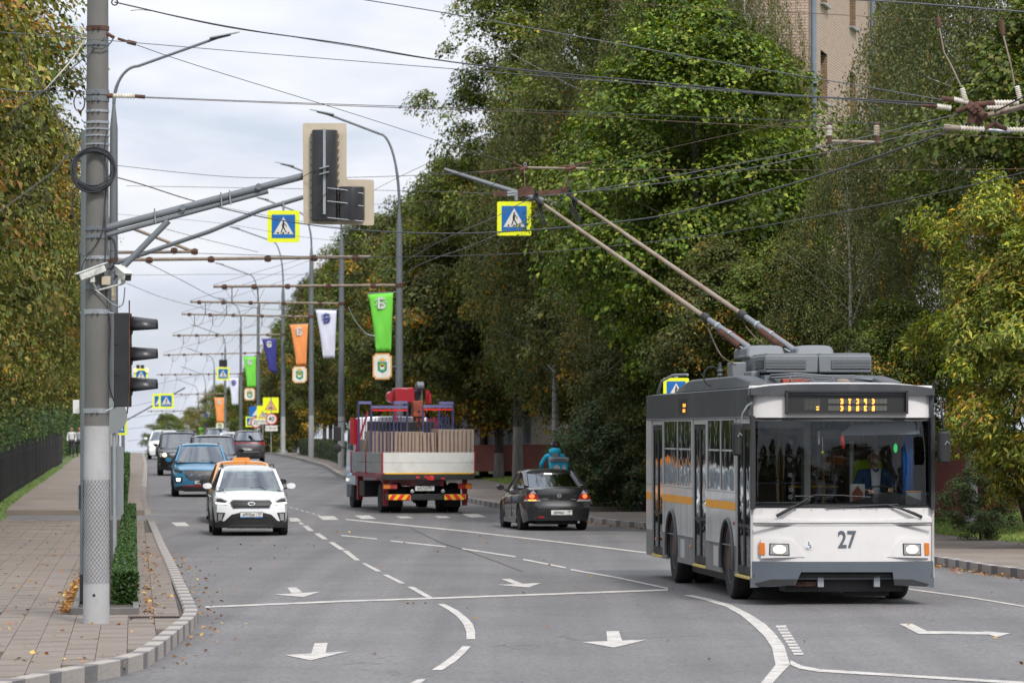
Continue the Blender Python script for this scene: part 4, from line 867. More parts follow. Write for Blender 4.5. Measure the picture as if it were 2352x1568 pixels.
# ------------------------------------------------------------------ banners and crest boards
for nme, c in (('b_green', (.16, .62, .06)), ('b_white', (.66, .67, .80)), ('b_orange', (.82, .29, .09)), ('b_navy', (.035, .035, .22))): M[nme] = mat(nme, c, .8, vary=.05, scale=1)
M['emb_light'] = mat('emblem_light', (.62, .64, .62), .8); M['emb_dark'] = mat('emblem_dark', (.05, .06, .25), .8)
M['gold'] = mat('gold_paint', (.75, .45, .08), .5); M['teal'] = mat('teal_paint', (.01, .22, .24), .5); M['cgreen'] = mat('crest_green', (.08, .33, .06), .5); M['board'] = mat('crest_board', (.72, .70, .64), .5); M['bedge'] = mat('board_edge', (.70, .36, .12), .6)
def banner(label, post, Y, colr, quad, em, group=None):
    Yb = Y - .12; TL, TR, BR, BL = [W(*q, Yb) for q in quad]; t = thing('banner', label, 'banner', TL, 0, group); P = []
    for i in range(13):
        v = i / 12; row = []
        for j in range(9):
            u = j / 8; sag = (u * (1 - u)) * .0
            left = TL.lerp(BL, v) + Vector((TR.x - TL.x, 0, 0)) * (-.10 * math.sin(v * PI) * 0 + .12 * (v ** .5 - v)); right = TR.lerp(BR, v)
            p = left.lerp(right, u); p.y += .07 * math.sin(u * 5 + v * 4) * v + .03 * math.sin(u * 11 - v * 7) * v; row.append(p)
        P.append(row)
    o = obj('cloth', MB().grid(P), colr, t, world=True, smooth=80); sm_ = o.modifiers.new('thickness', 'SOLIDIFY'); sm_.thickness = .006
    obj('top_rod', MB().tube([TL + Vector((-.04, 0, .03)), TR + Vector((.3, .1, .03))], .025, 6), 'pole_grey', t, world=True)
    h = (TL.z - BL.z) * .26; cpos = TL.lerp(TR, .52) + Vector((.02 * (TR.x - TL.x), -.06, -h * .72))
    me = text_mesh('Б', h * .95, em, 'emblem', ext=.004, bold=.012); e = bpy.data.objects.new('emblem', me); COL.objects.link(e); e.parent = t; e.location = cpos - t.location; e.rotation_euler = (PI / 2, 0, 0)
    b = MB(); r = random.Random(4)
    for k in range(7):
        a = k * .9; cx_, cz_ = cpos.x + h * .32 * math.cos(a) * (.6 + .5 * r.random()), cpos.z + h * .1 + h * .4 * math.sin(a) * (.6 + .4 * r.random())
        b.tube([(cx_ + h * .09 * math.cos(q), cpos.y + .002, cz_ + h * .09 * math.sin(q)) for q in np.linspace(0, 4.6, 8)], h * .025, 4)
    obj('emblem_scroll', b, em, t, world=True); return t
bd = [('A', 149.5, 'b_green', [(845, 676), (903, 672), (898, 808), (864, 808)], 'emb_light', 'big green banner on the nearest right lamp post'), ('B', 191, 'b_white', [(724, 711), (773, 713), (768.5, 823), (742.5, 823)], 'emb_dark', 'large white banner with dark blue emblem'),
      ('C', 224, 'b_orange', [(665, 746), (707.5, 744), (703, 839), (681, 840)], 'emb_light', 'large orange banner with pale emblem'), ('D', 267, 'b_navy', [(601, 779), (634, 778), (635.5, 859), (618, 850)], 'emb_light', 'large navy banner with pale emblem'),
      ('E', 321, 'b_green', [(558, 819), (588, 819), (588, 889), (568, 889)], 'emb_light', 'mid distance green banner above a crest board'), ('F', 373, 'b_white', [(525, 868), (548, 868), (547, 930), (533, 930)], 'emb_dark', 'smaller white banner left of the mid green one'),
      ('G', 438, 'b_orange', [(491, 913), (515, 913), (515, 969), (498, 969)], 'emb_light', 'smaller orange banner above the parked cars'), ('H', 504, 'b_navy', [(469, 950), (490, 950), (487, 980), (473, 980)], 'emb_light', 'smaller navy banner near the crest'), ('I', 574, 'b_green', [(456, 983), (473, 983), (473, 1000), (460, 1000)], 'emb_light', 'tiny green banner over the black car roof')]
for k, Y, cl, q, em, lab in bd: banner(lab, posts[k], Y, cl, q, em, 'banners on the lamp posts')
def crest(label, Y, x0, x1, y0, y1):
    Yb = Y - .15; c = W((x0 + x1) / 2, (y0 + y1) / 2, Yb); s = (x1 - x0) / F * Yb; h = (y1 - y0) / F * Yb; t = thing('crest_board', label, 'crest board', c, 0, 'crest boards under the banners')
    r = .13 * s; pol = [(s / 2 - r, h / 2), (-s / 2 + r, h / 2), (-s / 2 + r, h / 2 - r * .4), (-s / 2 + r * .4, h / 2 - r), (-s / 2, h / 2 - r), (-s / 2, -h / 2 + r), (-s / 2 + r * .4, -h / 2 + r), (-s / 2 + r, -h / 2 + r * .4), (-s / 2 + r, -h / 2), (s / 2 - r, -h / 2), (s / 2 - r, -h / 2 + r * .4), (s / 2 - r * .4, -h / 2 + r), (s / 2, -h / 2 + r), (s / 2, h / 2 - r), (s / 2 - r * .4, h / 2 - r), (s / 2 - r, h / 2 - r * .4)]
    obj('edge_board', MB().prism(pol, lambda a, b_, q: (a, q, b_), .03, 0), 'bedge', t); sgn(t, 'board', [(a * .86, b_ * .88) for a, b_ in pol], 'board', .002)
    k = s * .24; sh = [(-k, k * 1.0), (k, k * 1.0), (k, -k * .9), (k * .5, -k * 1.2), (0, -k * 1.45), (-k * .5, -k * 1.2), (-k, -k * .9)]
    sgn(t, 'shield', sh, 'teal', .007); sgn(t, 'shield_field', [(a * .78, b_ * .75) for a, b_ in sh], 'cgreen', .012); sgn(t, 'shield_white', [(-k * .4, -k * .7), (k * .4, -k * .7), (k * .45, -k * .1), (0, k * .2), (-k * .45, -k * .1)], 'board', .017)
    sgn(t, 'shield_mark', [(-k * .3, -k * .1), (k * .3, -k * .1), (k * .35, k * .2), (0, k * .35), (-k * .35, k * .2)], 's_black', .022); sgn(t, 'chevron', [(-k * .75, -k * .1), (0, k * .72), (k * .75, -k * .1), (k * .6, -k * .15), (0, k * .45), (-k * .6, -k * .15)], 'gold', .0265)
    sgn(t, 'crown', [(-k * .7, k * 1.15), (k * .7, k * 1.15), (k * .85, k * 1.75), (k * .45, k * 1.5), (k * .2, k * 1.85), (-k * .2, k * 1.85), (-k * .45, k * 1.5), (-k * .85, k * 1.75)], 'gold', .012)
    sgn(t, 'hanger', [(s * .5, -.02), (s * .5 + .22, -.02), (s * .5 + .22, .02), (s * .5, .02)], 'pole_grey', -.02); return t
crest('biggest crest board under the near green banner', 149.5, 856, 900, 811, 871); crest('crest board under the large orange banner', 224, 671, 705, 841, 879); crest('crest board under the mid distance green banner', 321, 561, 586, 891, 919); crest('tiny crest board under the smaller orange banner', 438, 496, 514, 970, 985)

# ------------------------------------------------------------------ the near concrete pole
Bp = TG(221, 1430, .13); PX, PY = Bp.x, Bp.y; pz = lambda y: W(221, y, PY).z; xx = lambda px: W(px, 800, PY).x
cp = thing('concrete_pole', 'thick concrete pole in the left foreground wrapped in wire mesh', 'utility pole', Bp)
rad = lambda z: .152 - .0042 * (z - .13)
def rp(y): return rad(pz(y))
zj = pz(978); zt = 8.6
obj('lower_shaft', MB().tube([(PX, PY, 0), (PX, PY, zj)], [rad(0), rad(zj)], 28), 'limewash', cp, world=True, smooth=60)
obj('upper_shaft', MB().tube([(PX, PY, zj + .001), (PX, PY, zt)], [rad(zj), rad(zt)], 28), 'concrete', cp, world=True, smooth=60)
# chain-link wrap
cl = MB(); zlo, zhi = pz(1338), pz(1101); nd = 22; rows_ = int((zhi - zlo) / .052)
for sgn_ in (1, -1):
    for k in range(nd):
        pts = []
        for i in range(rows_ * 2 + 1):
            z = zlo + (zhi - zlo) * i / (rows_ * 2); a = 2 * PI * (k + sgn_ * i * .5 / 1.0 * .9) / nd; rr_ = rad(z) + .006 + .003 * (i % 2)
            pts.append((PX + rr_ * math.cos(a), PY + rr_ * math.sin(a), z))
        cl.tube(pts, .0017, 3, caps=False)
obj('wire_mesh', cl, 'wire', cp, world=True)
for y, h, m_ in ((66, .05, 'rust'), (102, .035, 'pole_grey'), (213, .06, 'pole_grey'), (228, .06, 'pole_grey'), (256, .03, 'galv'), (282, .03, 'galv'), (297, .02, 'galv'), (312, .02, 'galv'), (332, .02, 'galv'), (660, .05, 'pole_grey'), (592, .04, 'galv'), (716, .055, 'galv'), (943, .055, 'galv'), (525, .05, 'pole_grey'), (543, .05, 'pole_grey')):
    b = MB(); b.lathe((PX, PY, pz(y)), [(rp(y) + .001, -h / 2), (rp(y) + .009, -h / 2), (rp(y) + .009, h / 2), (rp(y) + .001, h / 2)], 28)
    for s_ in (-1, 1): b.box((PX + s_ * .03, PY - rp(y) - .015, pz(y)), (.02, .035, h * .8))
    obj('band_clamp', b, m_, cp, world=True, smooth=50)
obj('hole', MB().lathe((PX - .01, PY - rp(1365) - .0005, pz(1365)), [(.017, -.002), (.017, .004)], 14, 'y'), 's_black', cp, world=True)
# cable runs hugging the pole
def polecable(name, label, pts, r, m_='wire', n=6, smooth=True):
    P = [Vector((xx(px), PY - dy, pz(py))) for px, py, dy in pts]; Q = []
    for i in range(len(P) - 1):
        p0, p1, p2, p3 = P[max(i - 1, 0)], P[i], P[i + 1], P[min(i + 2, len(P) - 1)]
        for k in range(6):
            t = k / 6; Q.append(.5 * ((2 * p1) + (p2 - p0) * t + (2 * p0 - 5 * p1 + 4 * p2 - p3) * t * t + (3 * p1 - 3 * p2 + p3 - p0) * t ** 3))
    Q.append(P[-1]); return obj(name, MB().tube(Q, r, n), m_, label=label, cat='cable', smooth=60)
co = MB(); r = random.Random(3)
for k in range(11):
    ra = .228 + r.uniform(-.03, .03); cx_, cz_ = xx(218) + r.uniform(-.016, .016), pz(391) + r.uniform(-.022, .016); dy = rp(391) + .02 + r.uniform(0, .05)
    co.tube([(cx_ + ra * math.cos(a), PY - dy + .012 * math.sin(a * 2 + k), cz_ + ra * (1.02 if k % 2 else .95) * math.sin(a)) for a in np.linspace(0, 2 * PI, 40)], .0072, 6)
obj('cable_coil', co, 'wire', label='big coil of black cable hanging on the concrete pole', cat='cable coil', smooth=60)
co = MB()
for k in range(5): ra = .082 + r.uniform(-.006, .006); co.tube([(xx(184) + ra * .75 * math.cos(a), PY - .17 + .01 * k, pz(238) + ra * 1.25 * math.sin(a)) for a in np.linspace(0, 2 * PI, 24)], .006, 5)
obj('cable_coil', co, 'rust', label='small rusty wire coil on the left of the concrete pole', cat='cable coil', smooth=60)
co = MB()
for k in range(6): ra = .13 + r.uniform(-.02, .02); co.tube([(xx(252) + ra * .45 * math.cos(a), PY + .03 * k - .05, pz(582) + ra * 1.25 * math.sin(a)) for a in np.linspace(0, 2 * PI, 24)], .006, 5)
obj('cable_coil', co, 'wire', label='narrow black cable coil right of the pole under the arm', cat='cable coil', smooth=60)
polecable('cable', 'black cable running down from the big coil', [(247, 300, .12), (243, 350, .15), (247, 430, .15), (243, 480, .14), (246, 560, .14), (240, 640, .16)], .008)
polecable('cable', 'black cable crossing the pole above the cameras', [(186, 640, .12), (196, 600, .15), (225, 560, .16), (240, 520, .15), (245, 430, .13)], .006)
polecable('cable', 'second black cable crossing the pole above the cameras', [(184, 560, .05), (192, 590, .12), (218, 570, .16), (236, 540, .15), (243, 500, .13)], .005)
polecable('cable', 'black cable looping down the left of the pole', [(163, 345, .1), (165, 400, .1), (180, 430, .12), (168, 440, .1), (170, 500, .08), (180, 560, .05), (184, 640, .05)], .007)
polecable('cable', 'grey cable bundle drooping beside the traffic light', [(215, 662, .17), (240, 680, .17), (262, 700, .1), (282, 700, .05), (287, 660, .02)], .008, 'galv')
polecable('cable', 'thin dark cable down to the traffic light bottom', [(243, 650, .1), (247, 700, .06), (254, 760, .04), (250, 860, .04), (262, 920, .02), (285, 932, 0)], .007)
polecable('cable', 'short black jumper loop near the pole top', [(212, 112, .16), (235, 115, .16), (255, 100, .1), (258, 85, .05), (245, 75, .05)], .008)
polecable('cable', 'grey guy cable from the pole to the left node', [(240, 90, .1), (190, 140, .15), (140, 180, .1), (101, 208, 0), (60, 235, 0), (0, 268, -.2)], .008, 'wire_grey')
polecable('cable', 'pale cable from the pole to the left node', [(196, 95, .15), (165, 140, .1), (130, 180, .1), (101, 208, 0)], .008, 'insul')
polecable('cable', 'dark cable descending from the left node', [(0, 5, 0), (30, 70, 0), (60, 140, 0), (101, 208, 0), (130, 270, 0), (160, 340, 0)], .008)
polecable('cable', 'grey cable from the left edge to the node', [(0, 204, 0), (50, 211, 0), (101, 208, 0)], .007, 'wire_grey')
polecable('cable', 'thin cable from the node to the pole', [(101, 208, 0), (150, 210, 0), (196, 213, .1)], .005, 'wire')
polecable('cable', 'thin grey cable below the left node', [(0, 231, 0), (60, 222, 0), (101, 208, 0)], .005, 'wire_grey')
polecable('cable', 'straight grey guy running to the lower left edge', [(157, 352, 0), (120, 395, 0), (60, 440, 0), (-10, 492, 0)], .008, 'wire_grey')
obj('pole_hook', MB().tube([(xx(262) + .035 * math.cos(a), PY - .02, pz(6) + .035 * math.sin(a)) for a in np.linspace(0, 2 * PI, 12)], .008, 6), 'black_plastic', label='iron ring at the top of the concrete pole', cat='hook')
def insulator(parent, p, q, r=.02, nb=8, name='insulator'):
    p, q = Vector(p), Vector(q); pts = []; rs = []
    for i in range(nb * 2 + 1): pts.append(p.lerp(q, i / (nb * 2))); rs.append(r * (1.75 if i % 2 else 1.0))
    return obj(name, MB().tube(pts, rs, 10), 'insul', parent, world=True, smooth=70) if parent else obj(name, MB().tube(pts, rs, 10), 'insul')
t = thing('pole_insulator', 'white ribbed insulator pulling a wire right of the concrete pole', 'insulator', (xx(245), PY, pz(221)))
obj('clevis', MB().tube([(xx(240), PY - .05, pz(221)), (xx(258), PY - .05, pz(221))], .028, 8).tube([(xx(310), PY - .05, pz(222)), (xx(333), PY - .05, pz(224))], .022, 8), 'rust', t, world=True, smooth=50)
insulator(t, (xx(258), PY - .05, pz(221)), (xx(310), PY - .05, pz(222)), .019)
t = thing('strain_hook', 'rusty turnbuckle on the pole under the twisted cable', 'turnbuckle', (xx(245), PY, pz(80))); obj('body', MB().tube([(xx(240), PY - .05, pz(76)), (xx(262), PY - .05, pz(88))], .02, 7).tube([(xx(270), PY - .05, pz(90)), (xx(292), PY - .05, pz(97))], .016, 7).tube([(xx(292), PY - .05, pz(97)), (xx(312), PY - .05, pz(102))], .026, 7), 'rust', t, world=True)
# mast arm of the traffic light
ma = thing('signal_gantry', 'grey steel double tube arm reaching from the pole over the road', 'mast arm', (xx(245), PY, pz(525)))
def arm(name, a, b_, r, m_='pole_grey'): obj(name, MB().tube([(xx(a[0]), PY - a[2], pz(a[1])), (xx(b_[0]), PY - b_[2], pz(b_[1]))], r, 14), m_, ma, world=True, smooth=60)
arm('main_tube', (236, 527, .06), (762, 388, .06), .042); arm('lower_tube', (240, 542, .06), (616, 440, .06), .028); arm('strut', (258, 640, .08), (388, 508, .08), .036)
for px, py in ((421, 478), (595, 430)): obj('flange', MB().lathe((xx(px), PY - .11, pz(py)), [(.036, -.02), (.036, .02)], 12, 'y'), 'pole_grey', ma, world=True)
b = MB()
for px, py in ((508, 455), (528, 450), (356, 492)): b.tube([(xx(px), PY - .115, pz(py - 12)), (xx(px + 3), PY - .115, pz(py + 22))], .009, 5)
obj('strap', b, 'galv', ma, world=True)
# rear view of the signal with L-shaped screen
sg = thing('traffic_light', 'back of a traffic light on a tan L shaped screen at the arm end', 'traffic light', W(745, 400, PY - .2)); Ys = PY - .18
M['screen_tan'] = mat('tan_screen', (.47, .40, .30), .7, vary=.05, scale=2, dirt=(.33, .27, .19), dscale=3, damt=.6); M['sig_black'] = mat('signal_black', (.022, .022, .024), .38, vary=.2, scale=4)
def rpoly(pts, r=.03):
    out_ = []; n = len(pts)
    for i in range(n):
        p0, p1, p2 = Vector(pts[i - 1]), Vector(pts[i]), Vector(pts[(i + 1) % n]); a = p1 + (p0 - p1).normalized() * r; c = p1 + (p2 - p1).normalized() * r
        for k in range(5): q = k / 4; out_.append(tuple(a * (1 - q) ** 2 + p1 * 2 * q * (1 - q) + c * q * q))
    return out_
pp = [(W(x, y, Ys).x, W(x, y, Ys).z) for x, y in ((695, 283), (796, 283), (796, 412), (859, 413), (859, 518), (697, 514))]
obj('screen', MB().prism(rpoly(pp), lambda a, b_, q: (a, q, b_), Ys, Ys + .02), 'screen_tan', sg, world=True)
def sigback(x0, x1, y0, y1, nm='housing'):
    a, b_ = W(x0, y1, Ys), W(x1, y0, Ys); xm = (a.x + b_.x) / 2; 
    return obj(nm, MB().prism([(a.x, Ys - .004), (a.x + .012, Ys - .12), (xm, Ys - .16), (b_.x - .012, Ys - .11), (b_.x, Ys - .004)], lambda p, q, d: (p, q, d), a.z, b_.z), 'sig_black', sg, world=True, bevel=.008)
sigback(716, 776, 300, 508); sigback(779, 838, 430, 506, 'side_housing')
ft = MB()
for y in np.linspace(310, 500, 12):
    for x in (714, 778): p = W(x, y, Ys - .03); ft.box(p, (.012, .03, .014))
obj('latch', ft, 'sig_black', sg, world=True)
p0, p1 = W(745, 296, Ys - .17), W(745, 492, Ys - .17); obj('mounting_rail', MB().bar(p0, p1, .03, .02, up=(0, 1, 0)), 'galv', sg, world=True)
b = MB()
for y in (385, 398): p = W(745, y, Ys - .2); b.box(p, (.11, .10, .012), 0, 0, 0, -.26)
obj('bracket', b, 'galv', sg, world=True)
b = MB()
for y0, y1, s_ in ((432, 445, 1), (462, 474, 1), (500, 508, 1)): b.tube([W(752, y0, Ys - .17), W(790, y0 + 4, Ys - .15), W(835, y1, Ys - .12)], .005, 5)
obj('hoop', b, 'galv', sg, world=True)
b = MB(); b.tube([W(742, 385, Ys - .2), W(715, 395, Ys - .12), W(680, 415, Ys), W(600, 432, Ys)], .004, 5); b.tube([W(750, 400, Ys - .2), W(752, 440, Ys - .2), W(725, 470, Ys - .18), W(735, 480, Ys - .17)], .004, 5); obj('feed_cable', b, 'wire', sg, world=True)
# side-on signal on the pole
ss = thing('traffic_light', 'black three lamp traffic light seen from the side on the pole', 'traffic light', W(283, 935, PY))
a, b_ = W(264, 934, PY), W(300, 719, PY); obj('housing', MB().prism([(a.x, PY - .14), (a.x, PY + .14), (b_.x - .02, PY + .155), (b_.x, PY + .155), (b_.x, PY - .155), (b_.x - .02, PY - .155), (a.x + .01, PY - .14)], lambda p, q, d: (p, q, d), a.z, b_.z), 'sig_black', ss, world=True, bevel=.008)
for y in (791, 862): obj('joint_line', MB().box((xx(283), PY, pz(y)), (.185, .30, .006)), 's_black', ss, world=True)
for k, (y0, y1, y2, y3) in enumerate(((726, 733, 759, 774), (796, 800, 828, 843), (866, 870, 897, 912))):
    vz = MB(); P = []
    for i in range(9):
        a_ = PI * (.5 - (i / 8) * 1.0) ; ang = -PI * .62 + i / 8 * PI * 1.24 * 1.0
        yy_ = math.sin(ang) * .135; zz_ = math.cos(ang); c0 = (pz(y0) + pz(y3)) / 2; h0 = (pz(y0) - pz(y3)) / 2; c1 = (pz(y1) + pz(y2)) / 2; h1 = (pz(y1) - pz(y2)) / 2
        c0 = pz(y0) - .12; P.append([(xx(302), PY + yy_, c0 + .12 * zz_), (xx(361), PY + yy_ * .95, pz(y1) - .105 + .105 * max(zz_, -.05))])
    vz.grid(P); o = obj('visor', vz, 'sig_black', ss, world=True, smooth=80); s_ = o.modifiers.new('thickness', 'SOLIDIFY'); s_.thickness = .004
    obj('lens', MB().lathe((xx(301.5), PY, c0), [(.1, 0), (.09, .012), (.05, .02)], 20, 'x'), 's_black', ss, world=True, smooth=60)
obj('side_pipe', MB().tube([W(297, 690, PY - .16), W(297, 900, PY - .17), W(292, 950, PY - .15)], .008, 6), 'rust', ss, world=True)
obj('lower_bracket', MB().tube([(xx(240), PY - .1, pz(946)), (xx(262), PY - .08, pz(937)), (xx(275), PY - .02, pz(930))], .01, 6).tube([(xx(240), PY - .08, pz(716)), (xx(268), PY, pz(722))], .012, 6), 'galv', ss, world=True)
# security cameras
M['cam_white'] = mat('camera_housing', (.60, .60, .57), .5, vary=.08, dirt=(.25, .25, .24), dscale=9, damt=.9)
def cctv(label, p, q, h, w_):
    p, q = Vector(p), Vector(q); t = thing('security_camera', label, 'camera', q); d = (q - p); 
    obj('housing', MB().bar(p, q, w_, h), 'cam_white', t, world=True, bevel=.012); obj('sunshield', MB().bar(p + Vector((0, 0, h * .62)) - d * .05, q + Vector((0, 0, h * .62)) + d * .12, w_ * 1.2, .006), 'cam_white', t, world=True)
    obj('window', MB().bar(q + d.normalized() * .001, q + d.normalized() * .006, w_ * .7, h * .7), 's_black', t, world=True)
    m_ = p.lerp(q, .45) - Vector((0, 0, h * .5)); obj('bracket', MB().tube([m_, m_ - Vector((0, 0, .07)), Vector((xx(225), PY - .14, pz(668)))], .012, 7).box(m_ - Vector((0, 0, .04)), (.05, .06, .06)), 'cam_white', t, world=True); return t
cctv('white security camera left on the pole pointing down left', (xx(243), PY - .20, pz(617)), (xx(188), PY - .34, pz(640)), .085, .10)
cctv('small white security camera right of the pole', (xx(276), PY - .12, pz(622)), (xx(300), PY - .33, pz(640)), .09, .10)
obj('junction_box', MB().box((xx(247), PY - .17, pz(646)), (.10, .06, .10)), 'screen_tan', label='small beige junction box between the two cameras', cat='junction box', bevel=.006)
obj('junction_box', MB().box((xx(262), PY - .05, pz(675)), (.05, .05, .16)), 'screen_tan', label='narrow beige box above the side traffic light', cat='junction box', bevel=.006)
obj('control_box', MB().box((W(175, 934, 47.6).x, 47.6, W(175, 934, 47.6).z), (.07, .12, .165)), 'cam_white', label='small white box left of the dark steel pole', cat='box', bevel=.006)
dp = thing('steel_pole', 'dark steel pole standing directly behind the concrete pole', 'pole', TG(205, 1392, .13)); dY = dp.location.y
obj('mast', MB().tube([dp.location - Vector((0, 0, .1)), Vector((dp.location.x, dY, W(205, 300, dY).z))], .118, 18), 'pole_grey', dp, world=True, smooth=60)
obj('base_band', MB().tube([dp.location, Vector((dp.location.x, dY, W(205, 1318, dY).z))], .122, 18), 'black_plastic', dp, world=True, smooth=60)
obj('service_door', MB().span(W(179, 1170, dY - .05), W(184, 1113, dY + .06)), 'pole_grey', dp, world=True)
# planter kerb
pk_ = thing('planter_kerb', 'low grey concrete edging around the hedge bed', 'edging', TG(163, 1410, .13)); A0, A1 = TG(163, 1410, .13), TG(320, 1410, .13); yb = A0.y
for k in range(2): o = obj('edge_stone', MB().bar(A0.lerp(A1, k / 2) + Vector((.005, 0, .0)), A0.lerp(A1, (k + 1) / 2) - Vector((.005, 0, .0)), .09, .16), 'concrete', pk_, world=True, bevel=.008)
for sx, P0 in ((0, A0), (1, A1)):
    for k in range(24):
        y0, y1 = yb + .05 + k * 1.0, yb + .04 + (k + 1) * 1.0; f = lambda y: P0.x - .0962 * (y - yb) + (.04 if sx == 0 else -.04)
        obj('edge_stone', MB().bar((f(y0), y0, .13), (f(y1), y1 - .01, .13), .07, .14), 'concrete', pk_, world=True)
rows = [[(A0.x + .06 - .0962 * (y - yb) + (A1.x - A0.x - .12) * k / 3, y, .165 + gz(y)) for k in range(4)] for y in np.arange(yb + .04, 100, 1.0)]
obj('soil_bed', MB().grid(rows), 'soil', kind='structure')
dg = thing('drain_grate', 'rusty slotted drain grate set in the pavement by the kerb corner', 'drain grate', TG(362, 1417, .135))
D0, D1 = TG(297, 1417, .135), TG(427, 1416, .135); obj('frame', MB().bar(D0, D1, .17, .012), 's_black', dg, world=True)
gb = MB().box((0, 0, 0), (.018, .15, .012)).mesh('bar', 'rust')
for k in range(19):
    o = bpy.data.objects.new('bar', gb); COL.objects.link(o); o.parent = dg; o.location = D0.lerp(D1, (k + .5) / 19) - dg.location + Vector((0, 0, .008))
obj('manhole_cover', MB().prism([(a, b_) for a, b_ in disc(.33, 26)], lambda a, b_, q: (PXX(1289, 124) + a * 1.0, 124 + b_, q), gz(124) + .12, gz(124) + .136), 'black_plastic', label='dark manhole cover in the right pavement left of the sedan', cat='manhole')

# ------------------------------------------------------------------ overhead wires
def wire(label, pts, r=.007, m_='wire', sag=0.0, n=4, name='overhead_wire', group=None, sub=8, cat='wire'):
    P = [W(*p) for p in pts]; Q = []
    for i in range(len(P) - 1):
        p0, p1, p2, p3 = P[max(i - 1, 0)], P[i], P[i + 1], P[min(i + 2, len(P) - 1)]
        for k in range(sub):
            t = k / sub; v = .5 * ((2 * p1) + (p2 - p0) * t + (2 * p0 - 5 * p1 + 4 * p2 - p3) * t * t + (3 * p1 - 3 * p2 + p3 - p0) * t ** 3); v.z -= sag * 4 * t * (1 - t); Q.append(v)
    Q.append(P[-1]); return obj(name, MB().tube(Q, r * .72, n, caps=False), m_, label=label, cat=cat, group=group, smooth=80)
K = PY
wire('twisted black cable from the pole top ring across to the upper right', [(263, 5, K), (310, 16, K), (520, 62, K), (784, 100, K), (1080, 148, K - .3), (1568, 195, K - .6), (1830, 219, K - .8), (2150, 238, K - 1)], .011)
wire('thin companion of the twisted black cable', [(300, 25, K), (350, 26, K), (520, 60, K), (784, 103, K), (1000, 138, K), (1300, 175, K - .3), (1700, 213, K - .6), (2150, 240, K - 1)], .005)
wire('pale wire passing across the whole upper picture', [(-20, 73, K - 1), (196, 89, K - 1), (784, 138, K - 1), (1568, 200, K - 1), (2118, 242, K - 1)], .006, 'wire_grey')
wire('dark wire slanting from the turnbuckle down to the rusty wire frame', [(312, 103, K), (450, 150, K + 3), (784, 253, K + 9), (1010, 325, K + 14), (1204, 385, K + 18)], .0065)
wire('upper wire of the pair leaving the white pole insulator', [(333, 223, K), (784, 240, K), (1300, 256, K), (1568, 268, K), (2185, 290, K)], .0055)
wire('lower wire of the pair leaving the white pole insulator', [(333, 225, K), (784, 243, K), (1300, 262, K), (1568, 280, K), (2240, 312, K + 1), (2380, 318, K + 1)], .0055, 'wire_rust')
wire('pale wire entering at the top and ending at the crossing insulator', [(800, -6, K - 2), (1080, 40, K - 2), (1568, 128, K - 2), (1900, 185, K - 2), (2165, 230, K - 2)], .008, 'wire_grey')
wire('thick grey wire at the top right corner', [(1900, -4, K - 4), (2100, 8, K - 4), (2370, 29, K - 4)], .011, 'wire_grey')
wire('thin rusty wire at the very top right', [(1350, -4, K + 2), (1568, 17, K + 2), (1900, 33, K + 2), (2150, 46, K + 2), (2370, 38, K + 2)], .0045, 'wire_rust')
wire('thin wire below the coil crossing to the signal screen', [(267, 380, 90), (420, 397, 90), (567, 408, 90), (784, 408, 90), (1000, 401, 85), (1204, 387, 62)], .009)
wire('level thin wire under the coil running right', [(290, 427, 95), (700, 434, 95), (1000, 440, 90), (1134, 445, 72)], .008)
wire('thick sagging black cable swinging under the right crossing sign and up', [(270, 408, 90), (330, 425, 90), (447, 462, 90), (600, 498, 90), (784, 525, 85), (1000, 536, 78), (1181, 531, 72), (1400, 512, 64), (1568, 486, 60), (1858, 411, 52), (2200, 293, 47), (2380, 208, 45)], .018)
wire('long thin black cable sagging below the crossing sign', [(250, 576, 110), (500, 583, 105), (784, 590, 100), (1177, 583, 88), (1568, 548, 76), (1735, 522, 72), (2100, 455, 64), (2370, 392, 60)], .011)
wire('rusty wire running level to the right from the wire frame', [(1204, 387, 62), (1568, 390, 60), (1950, 391, 58), (2370, 388, 56)], .006, 'wire_rust')
wire('upper trolley contact wire rising to the crossing', [(1305, 446, 60), (1568, 400, 57), (1900, 335, 52), (2201, 262, 47)], .0095, 'wire_grey', name='contact_wire')
wire('lower trolley contact wire rising to the crossing', [(1228, 452, 60), (1568, 414, 57), (1900, 350, 52), (2191, 288, 47)], .0095, 'wire_grey', name='contact_wire')
wire('contact wire running down from the trolley heads past the sign', [(1228, 452, 60), (1190, 470, 64), (1140, 497, 75), (1000, 560, 104), (862, 640, 149)], .010, 'wire_grey', name='contact_wire')
wire('contact wire running from the upper trolley head into the distance', [(1305, 446, 60), (1220, 500, 68), (1080, 565, 90), (960, 610, 115), (888, 660, 149)], .010, 'wire_grey', name='contact_wire')
wire('rusty guy from the wire frame down left to the poles', [(1204, 387, 62), (1100, 440, 80), (980, 500, 105), (852, 588, 122)], .008, 'wire_rust')
wire('rusty guy rising right from the wire frame', [(1330, 386, 62), (1420, 372, 58), (1568, 333, 52), (1900, 262, 48)], .006, 'wire_rust')
wire('grey wire rising right under the signal screen', [(860, 436, 95), (920, 405, 85), (1020, 358, 70)], .008)
wire('diagonal wire from the left lamp post to the bracket tube', [(380, 526, 118), (480, 552, 119), (593, 579, 120)], .011, 'wire_rust')
wire('wire falling from the signal arm toward the middle brackets', [(500, 474, 100), (640, 500, 105), (784, 522, 112), (905, 532, 120)], .008)
wire('dark diagonal falling from the strut to the banner poles', [(333, 601, 118), (420, 645, 135), (500, 686, 160), (567, 704, 185), (650, 712, 215), (784, 712, 191)], .016)
wire('second dark diagonal falling left of the banner poles', [(290, 650, 120), (370, 682, 140), (450, 704, 165), (540, 724, 200), (640, 730, 240)], .012)
